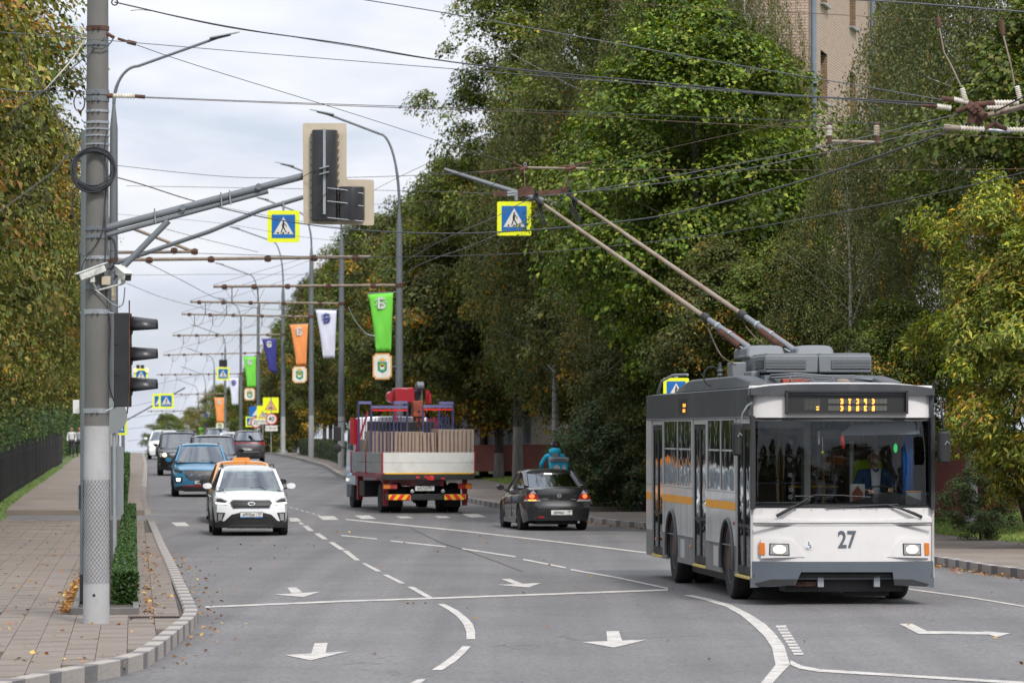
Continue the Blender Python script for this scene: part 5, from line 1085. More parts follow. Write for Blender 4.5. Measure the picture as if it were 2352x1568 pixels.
wire('thin level wire above the upper bracket tubes', [(305, 632, 130), (500, 630, 135), (784, 630, 140), (900, 622, 145)], .009)
wire('rising guy from upper left bracket to post A', [(490, 654, 150), (640, 610, 150), (905, 530, 150)], .010, 'wire_rust')
wire('rising guy across the second bracket', [(437, 690, 191), (600, 640, 191), (770, 575, 191)], .012, 'wire_rust')
wire('faint guy across the fourth bracket', [(396, 766, 267), (520, 725, 267), (645, 690, 267)], .015, 'wire_rust')
wire('faint guy across the fifth bracket', [(375, 810, 321), (480, 780, 321), (590, 745, 321)], .017, 'wire_rust')
wire('faint guy across the third bracket', [(417, 718, 224), (540, 680, 224), (712, 625, 224)], .013, 'wire_rust')
wire('wire from signal screen down right to crossing sign', [(858, 470, 90), (1000, 462, 95), (1142, 470, 100)], .006, 'wire_rust')
wire('grey loop of cable hanging beside the nearest banner post', [(800, 705, 149), (815, 735, 149), (840, 765, 149), (862, 772, 149)], .03, 'galv')
wire('faint long wire low between the pole and the brackets', [(270, 492, 118), (500, 512, 118), (700, 545, 118), (905, 565, 118)], .007)
for i, (y0, y1) in enumerate(((900, 870), (935, 912), (960, 948), (985, 975), (1012, 1005), (1038, 1034))):
    wire(ORD[i] + ' faint crosswise wire from the top over the distant road', [(292, y0, 260 + 40 * i), (360, (y0 + y1) / 2 - 3, 260 + 40 * i), (470, y1 - 12, 260 + 40 * i)], .016 + .002 * i, 'wire_grey', group='faint crosswise wires over the distant road')
# longitudinal pairs carried by the bracket arms
for j, q in enumerate((.10, .24, .46, .62)):
    P = [E.lerp(A_, q) + Vector((0, 0, -.55)) for E, A_ in ARMS]; Q = []
    for a_, c_ in zip(P, P[1:]):
        for k in range(8): t = k / 8; v = a_.lerp(c_, t); v.z -= .35 * 4 * t * (1 - t); Q.append(v)
    Q.append(P[-1]); obj('contact_wire', MB().tube(Q, .011, 4, caps=False), 'wire_grey', label=['outermost left contact wire slung under the bracket arms', 'second contact wire from the left under the bracket arms', 'third contact wire from the left under the bracket arms', 'contact wire nearest the lamp posts under the bracket arms'][j], cat='wire', smooth=80)
for n_, (E, A_) in enumerate(ARMS[:7]):
    for q in (.10, .24, .46, .62):
        b = MB(); p = E.lerp(A_, q); b.tube([p, p + Vector((0, 0, -.6))], .02, 5); b.tube([p + Vector((-.25, 0, -.1)), p + Vector((0, 0, -.58)), p + Vector((.25, 0, -.1))], .008, 4)
        obj('wire_hanger', b, 'rust', posts['ABCDEFG'[n_]], world=True)
# rusty wire frame near the trolley heads
wf = thing('wire_spacer', 'rusty spacer frame between the overhead wires above the trolley heads', 'wire spacer', W(1260, 387, 61))
R_ = lambda pts, r, m_='rust', nm='spacer_bar': obj(nm, MB().tube([W(*p) for p in pts], r, 6), m_, wf, world=True)
R_([(1178, 374, 61), (1207, 388, 61)], .022); R_([(1100, 397, 61), (1150, 392, 61), (1200, 385, 61)], .018); R_([(1207, 385, 61), (1260, 386, 61), (1345, 387, 61)], .02, 'rustpale'); R_([(1285, 384, 61), (1325, 380, 61), (1360, 372, 61)], .02); R_([(1195, 392, 61), (1212, 385, 61)], .04); R_([(1300, 390, 61), (1322, 384, 61)], .035)
R_([(1204, 388, 61), (1206, 440, 60)], .01); R_([(1310, 392, 61), (1290, 440, 60)], .01)
for p in ((1206, 378), (1315, 379)): R_([(p[0] + 3 * math.cos(a), p[1] + 4 * math.sin(a), 61) for a in np.linspace(0, 2 * PI, 9)], .006, 'galv', 'ring')
ws = thing('wire_section', 'rusty section insulator where the trolley heads touch the wires', 'wire spacer', W(1215, 445, 60))
S_ = lambda pts, r, m_='rust', nm='section_bar': obj(nm, MB().bar(W(*pts[0]), W(*pts[1]), r, r * 2.2), m_, ws, world=True)
S_([(1133, 445, 60.2), (1165, 445, 60.2)], .035); S_([(1190, 444, 60), (1225, 436, 60)], .06); S_([(1225, 444, 60), (1300, 440, 60)], .03); S_([(1262, 445, 60), (1302, 434, 60)], .035); S_([(1165, 442, 60.1), (1190, 440, 60.1)], .012, 'galv'); S_([(1165, 448, 60.1), (1190, 446, 60.1)], .012, 'galv')
# crossing at the upper right
oc = thing('wire_crossing', 'rusty overhead wire crossing with white insulators at upper right', 'wire crossing', W(2240, 260, 46))
CB = lambda pts, r, m_='rust', nm='crossing_bar': obj(nm, MB().tube([W(*p) for p in pts], r, 8), m_, oc, world=True, smooth=50)
for a, b_ in (((2190, 228), (2224, 236)), ((2152, 244), (2185, 249)), ((2282, 236), (2340, 236)), ((2265, 247), (2318, 247)), ((2204, 294), (2262, 297)), ((2310, 298), (2370, 299)), ((2210, 203), (2218, 231)), ((2336, 198), (2344, 232))):
    insulator(oc, W(*a, 46), W(*b_, 46), .021, 8)
CB([(2162, 226, 46), (2192, 230, 46)], .03); CB([(2115, 241, 46), (2152, 245, 46)], .024); CB([(2196, 256, 46), (2245, 240, 46), (2285, 237, 46)], .034); CB([(2232, 272, 46), (2300, 258, 46), (2370, 240, 45.5)], .032, 'rustpale'); CB([(2224, 238, 46.1), (2262, 268, 45.9)], .05); CB([(2232, 262, 46), (2232, 284, 46)], .05); CB([(2247, 258, 46), (2250, 286, 46)], .045)
CB([(2168, 292, 46), (2204, 295, 46)], .036, 'rustpale'); CB([(2262, 297, 46), (2285, 284, 46), (2312, 298, 46)], .03); CB([(2258, 297, 46), (2320, 303, 46)], .022, 'galv')
CB([(2154, 40, 46), (2157, 62, 46)], .03); CB([(2157, 62, 46), (2168, 120, 46), (2182, 145, 46), (2208, 200, 46)], .010, 'rustpale', 'drop_wire'); CB([(2300, 46, 46), (2304, 80, 46)], .028); CB([(2304, 80, 46), (2322, 150, 46), (2330, 195, 46)], .010, 'rustpale', 'drop_wire')
for k in range(5): CB([(2226 + 6 * k, 244 + 6 * (k % 3), 45.9), (2232 + 6 * k, 256 + 4 * (k % 2), 46.1)], .03)
sp2 = thing('insulator_spacer', 'two upright white insulators joined by a thin bar near the brick wall', 'insulator', W(1960, 305, 58))
for x in (1905, 2014): insulator(sp2, W(x, 288, 58), W(x, 313, 58), .03, 7); obj('cap', MB().tube([W(x, 313, 58), W(x, 330, 58)], .04, 8).tube([W(x - 6, 286, 58), W(x + 6, 286, 58)], .035, 8), 'rust', sp2, world=True)
obj('spacer_rod', MB().tube([W(1897, 324, 58), W(2024, 327, 58)], .022, 8), 'rustpale', sp2, world=True)
# ------------------------------------------------------------------ vehicles
def paintm(name, c, coat=.8, rough=.35, metal=0.0): M[name] = mat(name, c, rough, metal=metal, vary=.03, coat=coat, dirt=tuple(x * .6 + .05 for x in c), dscale=2.5, damt=.18); return name
paintm('car_white', (.78, .79, .80)); paintm('car_black', (.004, .004, .005), coat=.8, rough=.35); paintm('car_blue', (.045, .22, .38), metal=.3); paintm('car_dark', (.03, .027, .032), metal=.3); paintm('car_orange', (.75, .30, .07)); paintm('car_plum', (.06, .05, .06), metal=.4); paintm('truck_red', (.34, .02, .03), coat=.3); paintm('car_green', (.1, .4, .1))
M['tyre'] = mat('tyre_rubber', (.022, .021, .021), .9, vary=.2, scale=8, bump=.3); M['rim'] = mat('alloy_rim', (.36, .36, .37), .35, metal=.7); M['trimblack'] = mat('black_trim', (.02, .02, .021), .55, vary=.2, scale=5)
M['glass_car'] = glass_mat('car_glass', (.55, .66, .64), .86); M['glass_dark'] = glass_mat('tinted_glass', (.10, .105, .11), .78); M['glass_rear'] = glass_mat('reflective_rear_glass', (.07, .075, .08), .84, .05); M['glass_dim'] = glass_mat('dim_glass', (.40, .47, .47), .84)
M['chrome'] = mat('chrome', (.62, .63, .65), .18, metal=.9); M['lens_clear'] = mat('clear_lens', (.30, .31, .32), .12, spec=.8, coat=.6); M['lens_red'] = mat('red_lens', (.30, .012, .012), .2, coat=.7); M['lens_amber'] = mat('amber_lens', (.60, .16, .02), .25, coat=.6)
M['lamp_white'] = mat('headlamp_lit', (.9, .85, .7), .3, emit=(1, .70, .30), estr=1.5); M['lamp_day'] = mat('daylight_strip', (.9, .9, .85), .3, emit=(1, .97, .80), estr=2.2); M['lamp_red'] = mat('tail_lamp_lit', (.8, .1, .03), .3, emit=(1, .16, .04), estr=1.8); M['lamp_amber'] = mat('indicator_lit', (.9, .5, .1), .3, emit=(1, .42, .06), estr=1.6)
M['interior'] = mat('car_interior', (.045, .045, .048), .9); M['plate'] = mat('number_plate', (.62, .62, .60), .5); M['skin'] = mat('skin', (.34, .19, .13), .6, vary=.06); M['hair'] = mat('dark_hair', (.02, .015, .012), .8)
M['cloth_dark'] = mat('dark_cloth', (.03, .032, .04), .9, bump=.4); M['cloth_navy'] = mat('navy_cloth', (.022, .06, .15), .9, vary=.15, bump=.4); M['cloth_white'] = mat('white_cloth', (.55, .55, .56), .9); M['cloth_cyan'] = mat('cyan_jacket', (.02, .52, .76), .7, vary=.1, scale=5, bump=.5); M['cloth_lime'] = mat('lime_cloth', (.40, .62, .03), .8); M['cloth_grey'] = mat('grey_cloth', (.25, .26, .27), .7)
def lerp(a, b, t): return a + (b - a) * t
def prof(pts, x):
    return float(np.interp(x, [p[0] for p in pts], [p[1] for p in pts]))
def smoothprof(pts, x, w_=.06): return (prof(pts, x - w_) + 2 * prof(pts, x) + prof(pts, x + w_)) / 4
WM = {}
def wheel(parent, x, y, r, wd, side, rimr=.62, dual=False, rim='rim'):
    key = (round(r, 3), round(wd, 3), rimr, rim)
    if key not in WM:
        b = MB(); n = 28; h = wd / 2
        b.lathe((0, 0, 0), [(r * rimr, -h * .9), (r * .93, -h), (r * .985, -h * .8), (r, -h * .5), (r, h * .5), (r * .985, h * .8), (r * .93, h), (r * rimr, h * .9)], n, 'x'); ty = b.mesh('tyre', 'tyre', 40)
        b = MB(); b.lathe((0, 0, 0), [(r * rimr * .98, -h * .75), (r * rimr, -h * .92), (r * rimr, h * .92), (r * rimr * .96, h * .9), (r * rimr * .9, h * .35), (r * .3, h * .3), (r * .12, h * .75)], n, 'x')
        for k in range(5 if rimr < .7 else 10):
            a = 2 * PI * k / (5 if rimr < .7 else 10); b.bar((h * .62, r * .1 * math.cos(a), r * .1 * math.sin(a)), (h * .72, r * rimr * .93 * math.cos(a), r * rimr * .93 * math.sin(a)), r * .14, .03, up=(1, 0, 0))
        WM[key] = (ty, b.mesh('rim', rim, 40))
    w_ = bpy.data.objects.new('wheel', None); COL.objects.link(w_); w_.parent = parent; w_.location = (x, y, r); w_.rotation_euler = (0, 0, 0 if side > 0 else PI)
    for me, nm in zip(WM[key], ('tyre', 'rim')): o = bpy.data.objects.new(nm, me); COL.objects.link(o); o.parent = w_
    return w_
def bool_cut(o, cyls):
    tmp = []
    for (x0, x1, y, z, r) in cyls:
        me = MB().lathe((0, y, z), [(r, x0), (r, x1)], 28, 'x').mesh('c', 'trimblack'); c = bpy.data.objects.new('c', me); COL.objects.link(c); tmp.append(c)
        m_ = o.modifiers.new('b', 'BOOLEAN'); m_.operation = 'DIFFERENCE'; m_.object = c; m_.solver = 'EXACT'
    par = o.parent; mw = o.matrix_world.copy(); o.parent = None; lc = o.location.copy(); o.location = (0, 0, 0)
    bpy.context.view_layer.update(); dg = bpy.context.evaluated_depsgraph_get(); me = bpy.data.meshes.new_from_object(o.evaluated_get(dg)); o.modifiers.clear(); old = o.data; o.data = me; o.parent = par; o.location = lc
    me.shade_smooth(); me.set_sharp_from_angle(angle=math.radians(38))
    for c in tmp: bpy.data.objects.remove(c)
def wrap_patch(name, parent, poly, surf, m_, eps=.006, thick=.02, cuts=3, smooth=40):
    b = bmesh.new(); vs = [b.verts.new((p[0], 0, p[1])) for p in poly]; b.faces.new(vs)
    bmesh.ops.triangulate(b, faces=b.faces); 
    for _ in range(2):
        lg = [e for e in b.edges if e.calc_length() > .09]
        if lg: bmesh.ops.subdivide_edges(b, edges=lg, cuts=1); bmesh.ops.triangulate(b, faces=b.faces)
    for v in b.verts: v.co.y = surf(v.co.x, v.co.z)
    sgn_ = 1 if surf.dir < 0 else -1 # dir -1: front (towards -y)
    g = bmesh.ops.extrude_face_region(b, geom=list(b.faces)); top = {v for v in g['geom'] if isinstance(v, bmesh.types.BMVert)}
    for v in b.verts: v.co.y += surf.dir * (eps + thick * .0) if v in top else -surf.dir * .01
    bmesh.ops.recalc_face_normals(b, faces=b.faces); me = bpy.data.meshes.new(name); b.to_mesh(me); b.free(); me.materials.append(M[m_]); me.shade_smooth(); me.set_sharp_from_angle(angle=math.radians(smooth))
    o = bpy.data.objects.new(name, me); COL.objects.link(o); o.parent = parent; return o
def mirror_poly(p): return [(-x, z) for x, z in p][::-1]
class Car: pass
def make_car(name, label, cat, loc, rz, S, group=None):
    t = thing(name, label, cat, loc, rz, group); t.scale = (S.get('s', 1),) * 3
    L_, Wd, H = S['L'], S['W'], S['H']; cl = S.get('cl', .20); top = S['top']; hw = Wd / 2; bf, br = S.get('bf', .28), S.get('br', .16)
    nose = S.get('nose', [(0, .10), (.25, .02), (.5, 0), (.72, .03), (.9, .14), (1.1, .3)]); tail = S.get('tail', [(0, .12), (.3, .02), (.6, 0), (.9, .05), (1.1, .12), (1.5, .2)])
    def yf(x, z): return bf * min(1.15, abs(x / hw)) ** 3 + prof(nose, z)
    def yb(x, z): return L_ - br * min(1.15, abs(x / hw)) ** 3 - prof(tail, z)
    yf.dir = -1; yb.dir = 1
    def shell(u, v, w_):
        vv = v + .035 * math.sin(4 * PI * v) * -1 if 0 < v < 1 else v; yc = vv * L_; zt = smoothprof(top, yc, .10); zb = cl + .05 * max(0, 1 - yc / .5) + .08 * max(0, 1 - (L_ - yc) / .5)
        cr = S.get('crown', .05) * (1 - abs(u) ** 2.2); z = lerp(zb, zt + cr, w_ ** .9)
        side = prof([(0, .93), (.18, .985), (.5, 1.0), (.78, .985), (.93, .955), (1, .90)], w_); plan = 1 - .10 * max(0, 1 - yc / .55) ** 2 - .08 * max(0, 1 - (L_ - yc) / .5) ** 2
        x = u * hw * side * plan; y = lerp(yf(x, z), yb(x, z), vv); return (x, y, z)
    body = obj('body', MB().boxmap(12, 40, 9, shell), S['paint'], t, smooth=38); rw = S.get('rw', .335); wy0, wy1 = S['axles']
    bool_cut(body, [(sx * hw * .62 if sx > 0 else -hw * 1.2, sx * hw * 1.2 if sx > 0 else -hw * .62, wy, rw, rw * 1.16) for sx in (-1, 1) for wy in (wy0, wy1)])
    for sx in (-1, 1):
        for wy in (wy0, wy1): wheel(t, sx * (hw - .12), wy, rw, S.get('tw', .215), sx)
    obj('underbody', MB().span((-hw * .6, .4, cl - .02), (hw * .6, L_ - .4, cl + .14)).span((-hw * .95, wy0 - .38, cl + .12), (hw * .95, wy0 + .38, .6)).span((-hw * .9, wy1 - .38, cl + .12), (hw * .9, wy1 + .38, .6)), 'trimblack', t)
    (ac, az), (r0, rz0), (r1, rz1), (dc, dz) = S['cabin'] # cowl, roof front, roof rear, deck
    wb, wt = S.get('wb', hw * .86), S.get('wt', hw * .68); wbr, wtr = S.get('wbr', hw * .84), S.get('wtr', hw * .66)
    def roof(u, v, w_):
        e = .06; y = lerp(r0 - e, r1 + e, v); ww = lerp(wt, wtr, v) + .035; z = lerp(rz0, rz1, v) + .035 * math.sin(PI * v) - .05 + w_ * .07 + (.035 * (1 - u * u)) * w_ - .03 * (abs(u) > .99) * w_
        return (u * ww, y + .10 * (abs(u) ** 2) * (1 if v < .5 else -1) * (abs(v - .5) * 2) ** 3, z)
    obj('roof', MB().boxmap(8, 10, 2, roof), S['paint'], t, smooth=50)
    A0, A1, C1, C0 = [lambda s_, p=p: Vector((s_ * p[0], p[1], p[2])) for p in ((wb, ac, az), (wt, r0, rz0 - .02), (wtr, r1, rz1 - .02), (wbr, dc, dz))]
    bm_ = S.get('B', .5); 
    for sx in (-1, 1):
        obj('front_pillar', MB().bar(A0(sx), A1(sx), .075, .07), S['paint'], t, bevel=.015); obj('rear_pillar', MB().bar(C0(sx), C1(sx), .12, .11), S['paint'], t, bevel=.02)
        mb0 = Vector((sx * hw * .93, lerp(ac, dc, bm_), (az + dz) / 2)); mt = A1(sx).lerp(C1(sx), (bm_ - .5) * 1.2 + .5); obj('middle_pillar', MB().bar(mb0, mt, .07, .09), 'trimblack', t)
        q = [A0(sx) + Vector((sx * .012, .08, 0)), A1(sx) + Vector((sx * .02, .03, 0)), mt + Vector((sx * .01, 0, 0)), mb0 + Vector((sx * .0, 0, 0))]
        obj('side_window', MB().add(q, [(0, 1, 2, 3)]), S.get('sglass', 'glass_dark'), t); q = [mb0, mt, C1(sx) + Vector((sx * .012, 0, 0)), C0(sx) + Vector((sx * .012, 0, 0))]; obj('side_window', MB().add(q, [(0, 1, 2, 3)]), S.get('sglass', 'glass_dark'), t)
        # mirrors
        mz = S.get('mz', az + .08); mp_ = Vector((sx * (hw + .10), ac + .22, mz)); mc = S.get('mirror', S['paint'])
        mo = obj('mirror', MB().boxmap(4, 3, 3, lambda u, v, w_: (mp_.x + u * .105 * (1 - .2 * v) * (1 - .15 * abs(2 * w_ - 1) ** 3), mp_.y + v * .10 + .03 * u * u, mp_.z + (w_ - .5) * .135 * (1 - .35 * u * u))), mc, t, smooth=50); obj('mirror_arm', MB().bar(mp_ + Vector((-sx * .1, .05, -.05)), Vector((sx * hw * .88, ac + .3, mz - .08)), .05, .04), 'trimblack', t)
        if S.get('rails'): obj('roof_rail', MB().tube([(sx * (wt + .0), r0 + .15, rz0 + .05), (sx * (wt + .0), r0 + .3, rz0 + .10), (sx * (wtr + .0), r1 - .3, rz1 + .10), (sx * (wtr + .0), r1 - .05, rz1 + .05)], .02, 6), S.get('railm', 'trimblack'), t, smooth=60)
        # door seams and handles
        for k, yy in enumerate((ac + .25, lerp(ac, dc, bm_), dc - .25)):
            zz0, zz1 = cl + .14, smoothprof(top, yy, .1) - .06; obj('door_seam', MB().box((sx * hw * .995, yy, (zz0 + zz1) / 2), (.012, .012, zz1 - zz0)), 's_black', t)
        for yy in (lerp(ac, dc, bm_) - .2, dc - .42): obj('door_handle', MB().box((sx * hw * .992, yy, az - .17), (.03, .17, .03)), S['paint'], t, bevel=.008)
        obj('sill_trim', MB().box((sx * hw * .965, (wy0 + wy1) / 2, cl + .06), (.05, wy1 - wy0 - rw * 2.3, .13)), S.get('sill', 'trimblack'), t, bevel=.01)
    def pane(nm, a, b_, c_, d_, bulge, m_):
        P = []
        for i in range(7):
            v = i / 6; row = []
            for j in range(9):
                u = j / 8; p = a.lerp(b_, u).lerp(d_.lerp(c_, u), v); k = (1 - (2 * u - 1) ** 2); p.y += bulge * k; row.append(p)
            P.append(row)
        return obj(nm, MB().grid(P), m_, t, smooth=80)
    pane('windshield', A0(-1), A0(1), A1(1), A1(-1), -.10, S.get('glass', 'glass_car')); pane('rear_window', C0(-1), C0(1), C1(1), C1(-1), .08, S.get('rglass', 'glass_dark'))
    # interior
    if S.get('inside', 1):
        obj('dashboard', MB().boxmap(4, 2, 2, lambda u, v, w_: (u * wb * .97, ac + .02 + v * .45, az - .25 + w_ * (.24 - .05 * v))), 'interior', t, smooth=40)
        for sx in (-1, 1):
            b = MB().boxmap(4, 3, 6, lambda u, v, w_: (sx * .37 + u * .24 * (1 - .25 * w_ ** 3), r0 + .35 + v * .14 + w_ * .16, az - .35 + w_ * .56)).box((sx * .37, r0 + .58, az + .30), (.25, .10, .17)); obj('seat', b, 'interior', t, bevel=.02)
        obj('rear_seat', MB().box((0, r1 - .55, az - .05), (wb * 1.7, .2, .6)), 'interior', t, bevel=.03)
        sw = MB(); c = Vector((S.get('swx', .37), ac + .55, az - .02)); sw.tube([c + Vector((.18 * math.cos(a), -.07 * math.sin(a), .17 * math.sin(a))) for a in np.linspace(0, 2 * PI, 18)], .014, 6); obj('steering_wheel', sw, 'interior', t)
        obj('inner_mirror', MB().box((0, r0 + .05, rz0 - .16), (.22, .03, .07)), 'interior', t, bevel=.01)
    for sx in (-1, 1): obj('wiper', MB().tube([(sx * .5 - .1, ac - .10, az + .0), (sx * .5 - .25 * 1, ac + .0, az + .06), (sx * .45 - .45, ac - .03, az + .05)], .008, 4), 'trimblack', t)
    t_ = Car(); t_.t = t; t_.yf = yf; t_.yb = yb; t_.L = L_; t_.hw = hw; return t_
def num_plate(c, txt, reg, surf, x, z, back=False, w_=.52):
    y = surf(x, z) + surf.dir * .02; o = obj('number_plate', MB().box((0, 0, 0), (w_, .012, .112)), 'plate', c.t, bevel=.003); o.location = (x, y, z); rot = (PI / 2, 0, PI if back else 0); s_ = -1 if back else 1
    obj('plate_frame', MB().box((0, -surf.dir * .008, 0), (w_ + .025, .012, .135)).box((0, -surf.dir * .005, -.072), (w_ + .02, .014, .03)), 'trimblack', o)
    a = put_text(txt, .105, 's_black', o, (-s_ * .065, surf.dir * .0075, -.004), rot, sx=.80, ext=.001, bold=.0015); put_text(reg, .072, 's_black', o, (s_ * .19, surf.dir * .0075, .018), rot, sx=.85, ext=.001, bold=.001)
    put_text('RUS', .03, 's_black', o, (s_ * .18, surf.dir * .0075, -.036), rot, ext=.001); obj('plate_divider', MB().box((s_ * .115, surf.dir * .007, 0), (.004, .002, .10)), 's_black', o); return o
def both(fn, poly, *a, **k): fn(poly, *a, **k); fn(mirror_poly(poly), *a, **k)
AZ = .0959
def road_at(px, Y): return Vector((PXX(px, Y), Y, gz(Y)))
SUV = dict(L=4.27, W=1.78, H=1.63, cl=.19, top=[(0, .80), (.25, .90), (.6, .98), (1.05, 1.06), (1.3, 1.05), (3.6, 1.08), (4.27, 1.05)], axles=(.82, 3.42), rw=.335, cabin=[(1.02, 1.06), (1.72, 1.54), (3.55, 1.54), (4.12, 1.08)], paint='car_white', rails=True, mz=1.15)
# --- white crossover nearest the camera
c = make_car('white_crossover', 'white crossover SUV with dark hexagonal grille driving towards the camera', 'car', road_at(578, 91.5), AZ + .012, {**SUV, 'glass': 'glass_car', 'sglass': 'glass_dim', 'rglass': 'glass_dim'})
pt = lambda nm, poly, m_, eps=.006: wrap_patch(nm, c.t, poly, c.yf, m_, eps)
both(lambda p: pt('lower_bumper', p, 'trimblack', .014), [(0, .19), (.84, .19), (.86, .32), (.62, .35), (.46, .50), (.30, .54), (0, .54)][::-1]) ; pt('air_intake', [(-.42, .36), (.42, .36), (.36, .46), (-.36, .46)], 's_black', .018)
pt('skid_trim', [(-.55, .20), (.55, .20), (.5, .27), (-.5, .27)], 'interior', .020)
GR = [(-.49, .77), (-.43, .84), (.43, .84), (.49, .77), (.41, .645), (-.41, .645)][::-1]; pt('grille_frame', [(x * 1.05, .745 + (z - .745) * 1.14) for x, z in GR], 'chrome', .006); pt('grille', GR, 's_black', .012)
for z, w_ in ((.80, .44), (.755, .46), (.71, .43), (.67, .40)): pt('grille_slat', [(-w_, z - .010), (w_, z - .010), (w_, z + .010), (-w_, z + .010)], 'pole_grey' if 0 else 'interior', .024)
pt('emblem', [(.085 * math.cos(a), .752 + .042 * math.sin(a)) for a in np.linspace(0, 2 * PI, 17)[:-1]], 'chrome', .030); pt('emblem_field', [(.068 * math.cos(a), .752 + .030 * math.sin(a)) for a in np.linspace(0, 2 * PI, 17)[:-1]], 'trimblack', .034)
put_text('H', .062, 'chrome', c.t, (0, c.yf(0, .75) - .036, .752), (PI / 2, 0, 0), name='emblem_letter', sx=1.2, bold=.003)
both(lambda p: pt('headlight', p, 'lens_clear', .008), [(-.50, .80), (-.70, .885), (-.83, .885), (-.84, .75), (-.56, .72)]); both(lambda p: pt('headlight_inner', p, 's_black', .011), [(-.56, .79), (-.70, .86), (-.80, .86), (-.81, .78), (-.60, .775)])
both(lambda p: pt('daylight_strip', p, 'lamp_day', .016), [(-.50, .80), (-.57, .735), (-.82, .75), (-.83, .775), (-.59, .765), (-.53, .805)])
both(lambda p: pt('fog_recess', p, 'trimblack', .008), [(-.60, .54), (-.80, .55), (-.80, .34), (-.68, .34)]); both(lambda p: pt('fog_lamp', p, 'lens_clear', .013), [(-.66, .52), (-.77, .52), (-.77, .36), (-.69, .36)])
num_plate(c, 'н959ра', '750', c.yf, 0, .50); o = obj('plate_band', MB().box((-.16, c.yf(-.16, .43) - .032, .435), (.2, .006, .022)).box((.16, c.yf(.16, .43) - .032, .435), (.2, .006, .022)), 's_blue', c.t)
obj('bonnet_crease', MB().tube([(x, y, smoothprof(SUV['top'], y, .1) + .05 * (1 - abs(x / .89) ** 2.2) + .0) for x, y in ((-.52, .25), (-.60, .9))], .008, 5).tube([(x, y, smoothprof(SUV['top'], y, .1) + .05 * (1 - abs(x / .89) ** 2.2)) for x, y in ((.52, .25), (.60, .9))], .008, 5), 'car_white', c.t)
obj('roof_aerial', MB().tube([(0, 3.2, 1.58), (0, 3.35, 1.72)], .006, 4), 'trimblack', c.t)
creta = c
# --- taxi behind
c = make_car('orange_taxi', 'orange roofed taxi hidden behind the white crossover', 'car', road_at(562, 101.5), AZ, dict(s=1.06, L=4.4, W=1.74, H=1.47, cl=.16, top=[(0, .68), (.3, .80), (1.1, .93), (1.4, .95), (3.7, 1.0), (4.4, 1.0)], axles=(.85, 3.45), rw=.31, cabin=[(1.05, .94), (1.85, 1.46), (3.1, 1.44), (3.95, 1.02)], paint='car_orange', mirror='car_dark', sill='car_dark'))
obj('taxi_lamp', MB().boxmap(4, 2, 3, lambda u, v, w_: (-.02 + u * .24 * (1 - .2 * w_), 2.2 + v * .14, 1.50 + w_ * .11)), 'lamp_red' if 0 else 'car_orange', c.t, smooth=50)
wrap_patch('front_bumper', c.t, [(-.8, .2), (.8, .2), (.82, .62), (-.82, .62)], c.yf, 'trimblack', .01)
for s_ in (-1, 1): wrap_patch('headlight', c.t, [(s_ * .5, .62), (s_ * .8, .64), (s_ * .8, .76), (s_ * .55, .74)][::s_], c.yf, 'lens_clear', .016); obj('door_panel', MB().box((s_ * .872, 2.4, .62), (.012, 2.1, .6)), 'car_dark', c.t)
# --- blue crossover
c = make_car('blue_crossover', 'blue crossover with studded diamond grille behind the taxi', 'car', road_at(463, 128.5), AZ, {**SUV, 'L': 4.4, 'W': 1.86, 'H': 1.70, 's': 1.03, 'paint': 'car_blue', 'cabin': [(1.05, 1.10), (1.75, 1.62), (3.6, 1.62), (4.2, 1.12)], 'top': [(0, .84), (.25, .94), (1.05, 1.08), (3.6, 1.12), (4.4, 1.1)], 'railm': 'galv', 'rw': .35, 'mz': 1.18, 'glass': 'glass_dim'})
pt = lambda nm, poly, m_, eps=.006: wrap_patch(nm, c.t, poly, c.yf, m_, eps)
GR = [(-.56, .86), (.56, .86), (.50, .66), (.38, .55), (-.38, .55), (-.50, .66)]; pt('grille', GR, 's_black', .010)
st = MB(); n_ = 0
for i in range(6):
    for j in range(17):
        x = -.54 + j * .067 + (i % 2) * .033; z = .84 - i * .053; lim = prof([(.55, .37), (.66, .50), (.86, .55)], z)
        if abs(x) < lim: y = c.yf(x, z) - .014; st.add([(x - .020, y, z), (x, y, z - .018), (x + .020, y, z), (x, y, z + .018), (x, y - .016, z)], [(0, 1, 4), (1, 2, 4), (2, 3, 4), (3, 0, 4)])
o = obj('grille_studs', st, 'chrome', c.t, kind='stuff')
both(lambda p: pt('headlight', p, 's_black', .012), [(-.58, .84), (-.86, .90), (-.87, .80), (-.62, .76)]); both(lambda p: pt('lower_lamp', p, 'trimblack', .010), [(-.60, .62), (-.84, .64), (-.82, .46), (-.62, .46)])
both(lambda p: pt('lower_lamp_lit', p, 'lamp_day', .016), [(-.66, .60), (-.80, .60), (-.79, .50), (-.68, .50)]); both(lambda p: pt('lower_bumper', p, 'trimblack', .014), [(0, .20), (.84, .20), (.80, .34), (.56, .36), (0, .36)][::-1])
pt('red_trim', [(-.62, .335), (.62, .335), (.56, .375), (-.56, .375)], 'truck_red', .022); num_plate(c, 'н835тк', '790', c.yf, .05, .47)
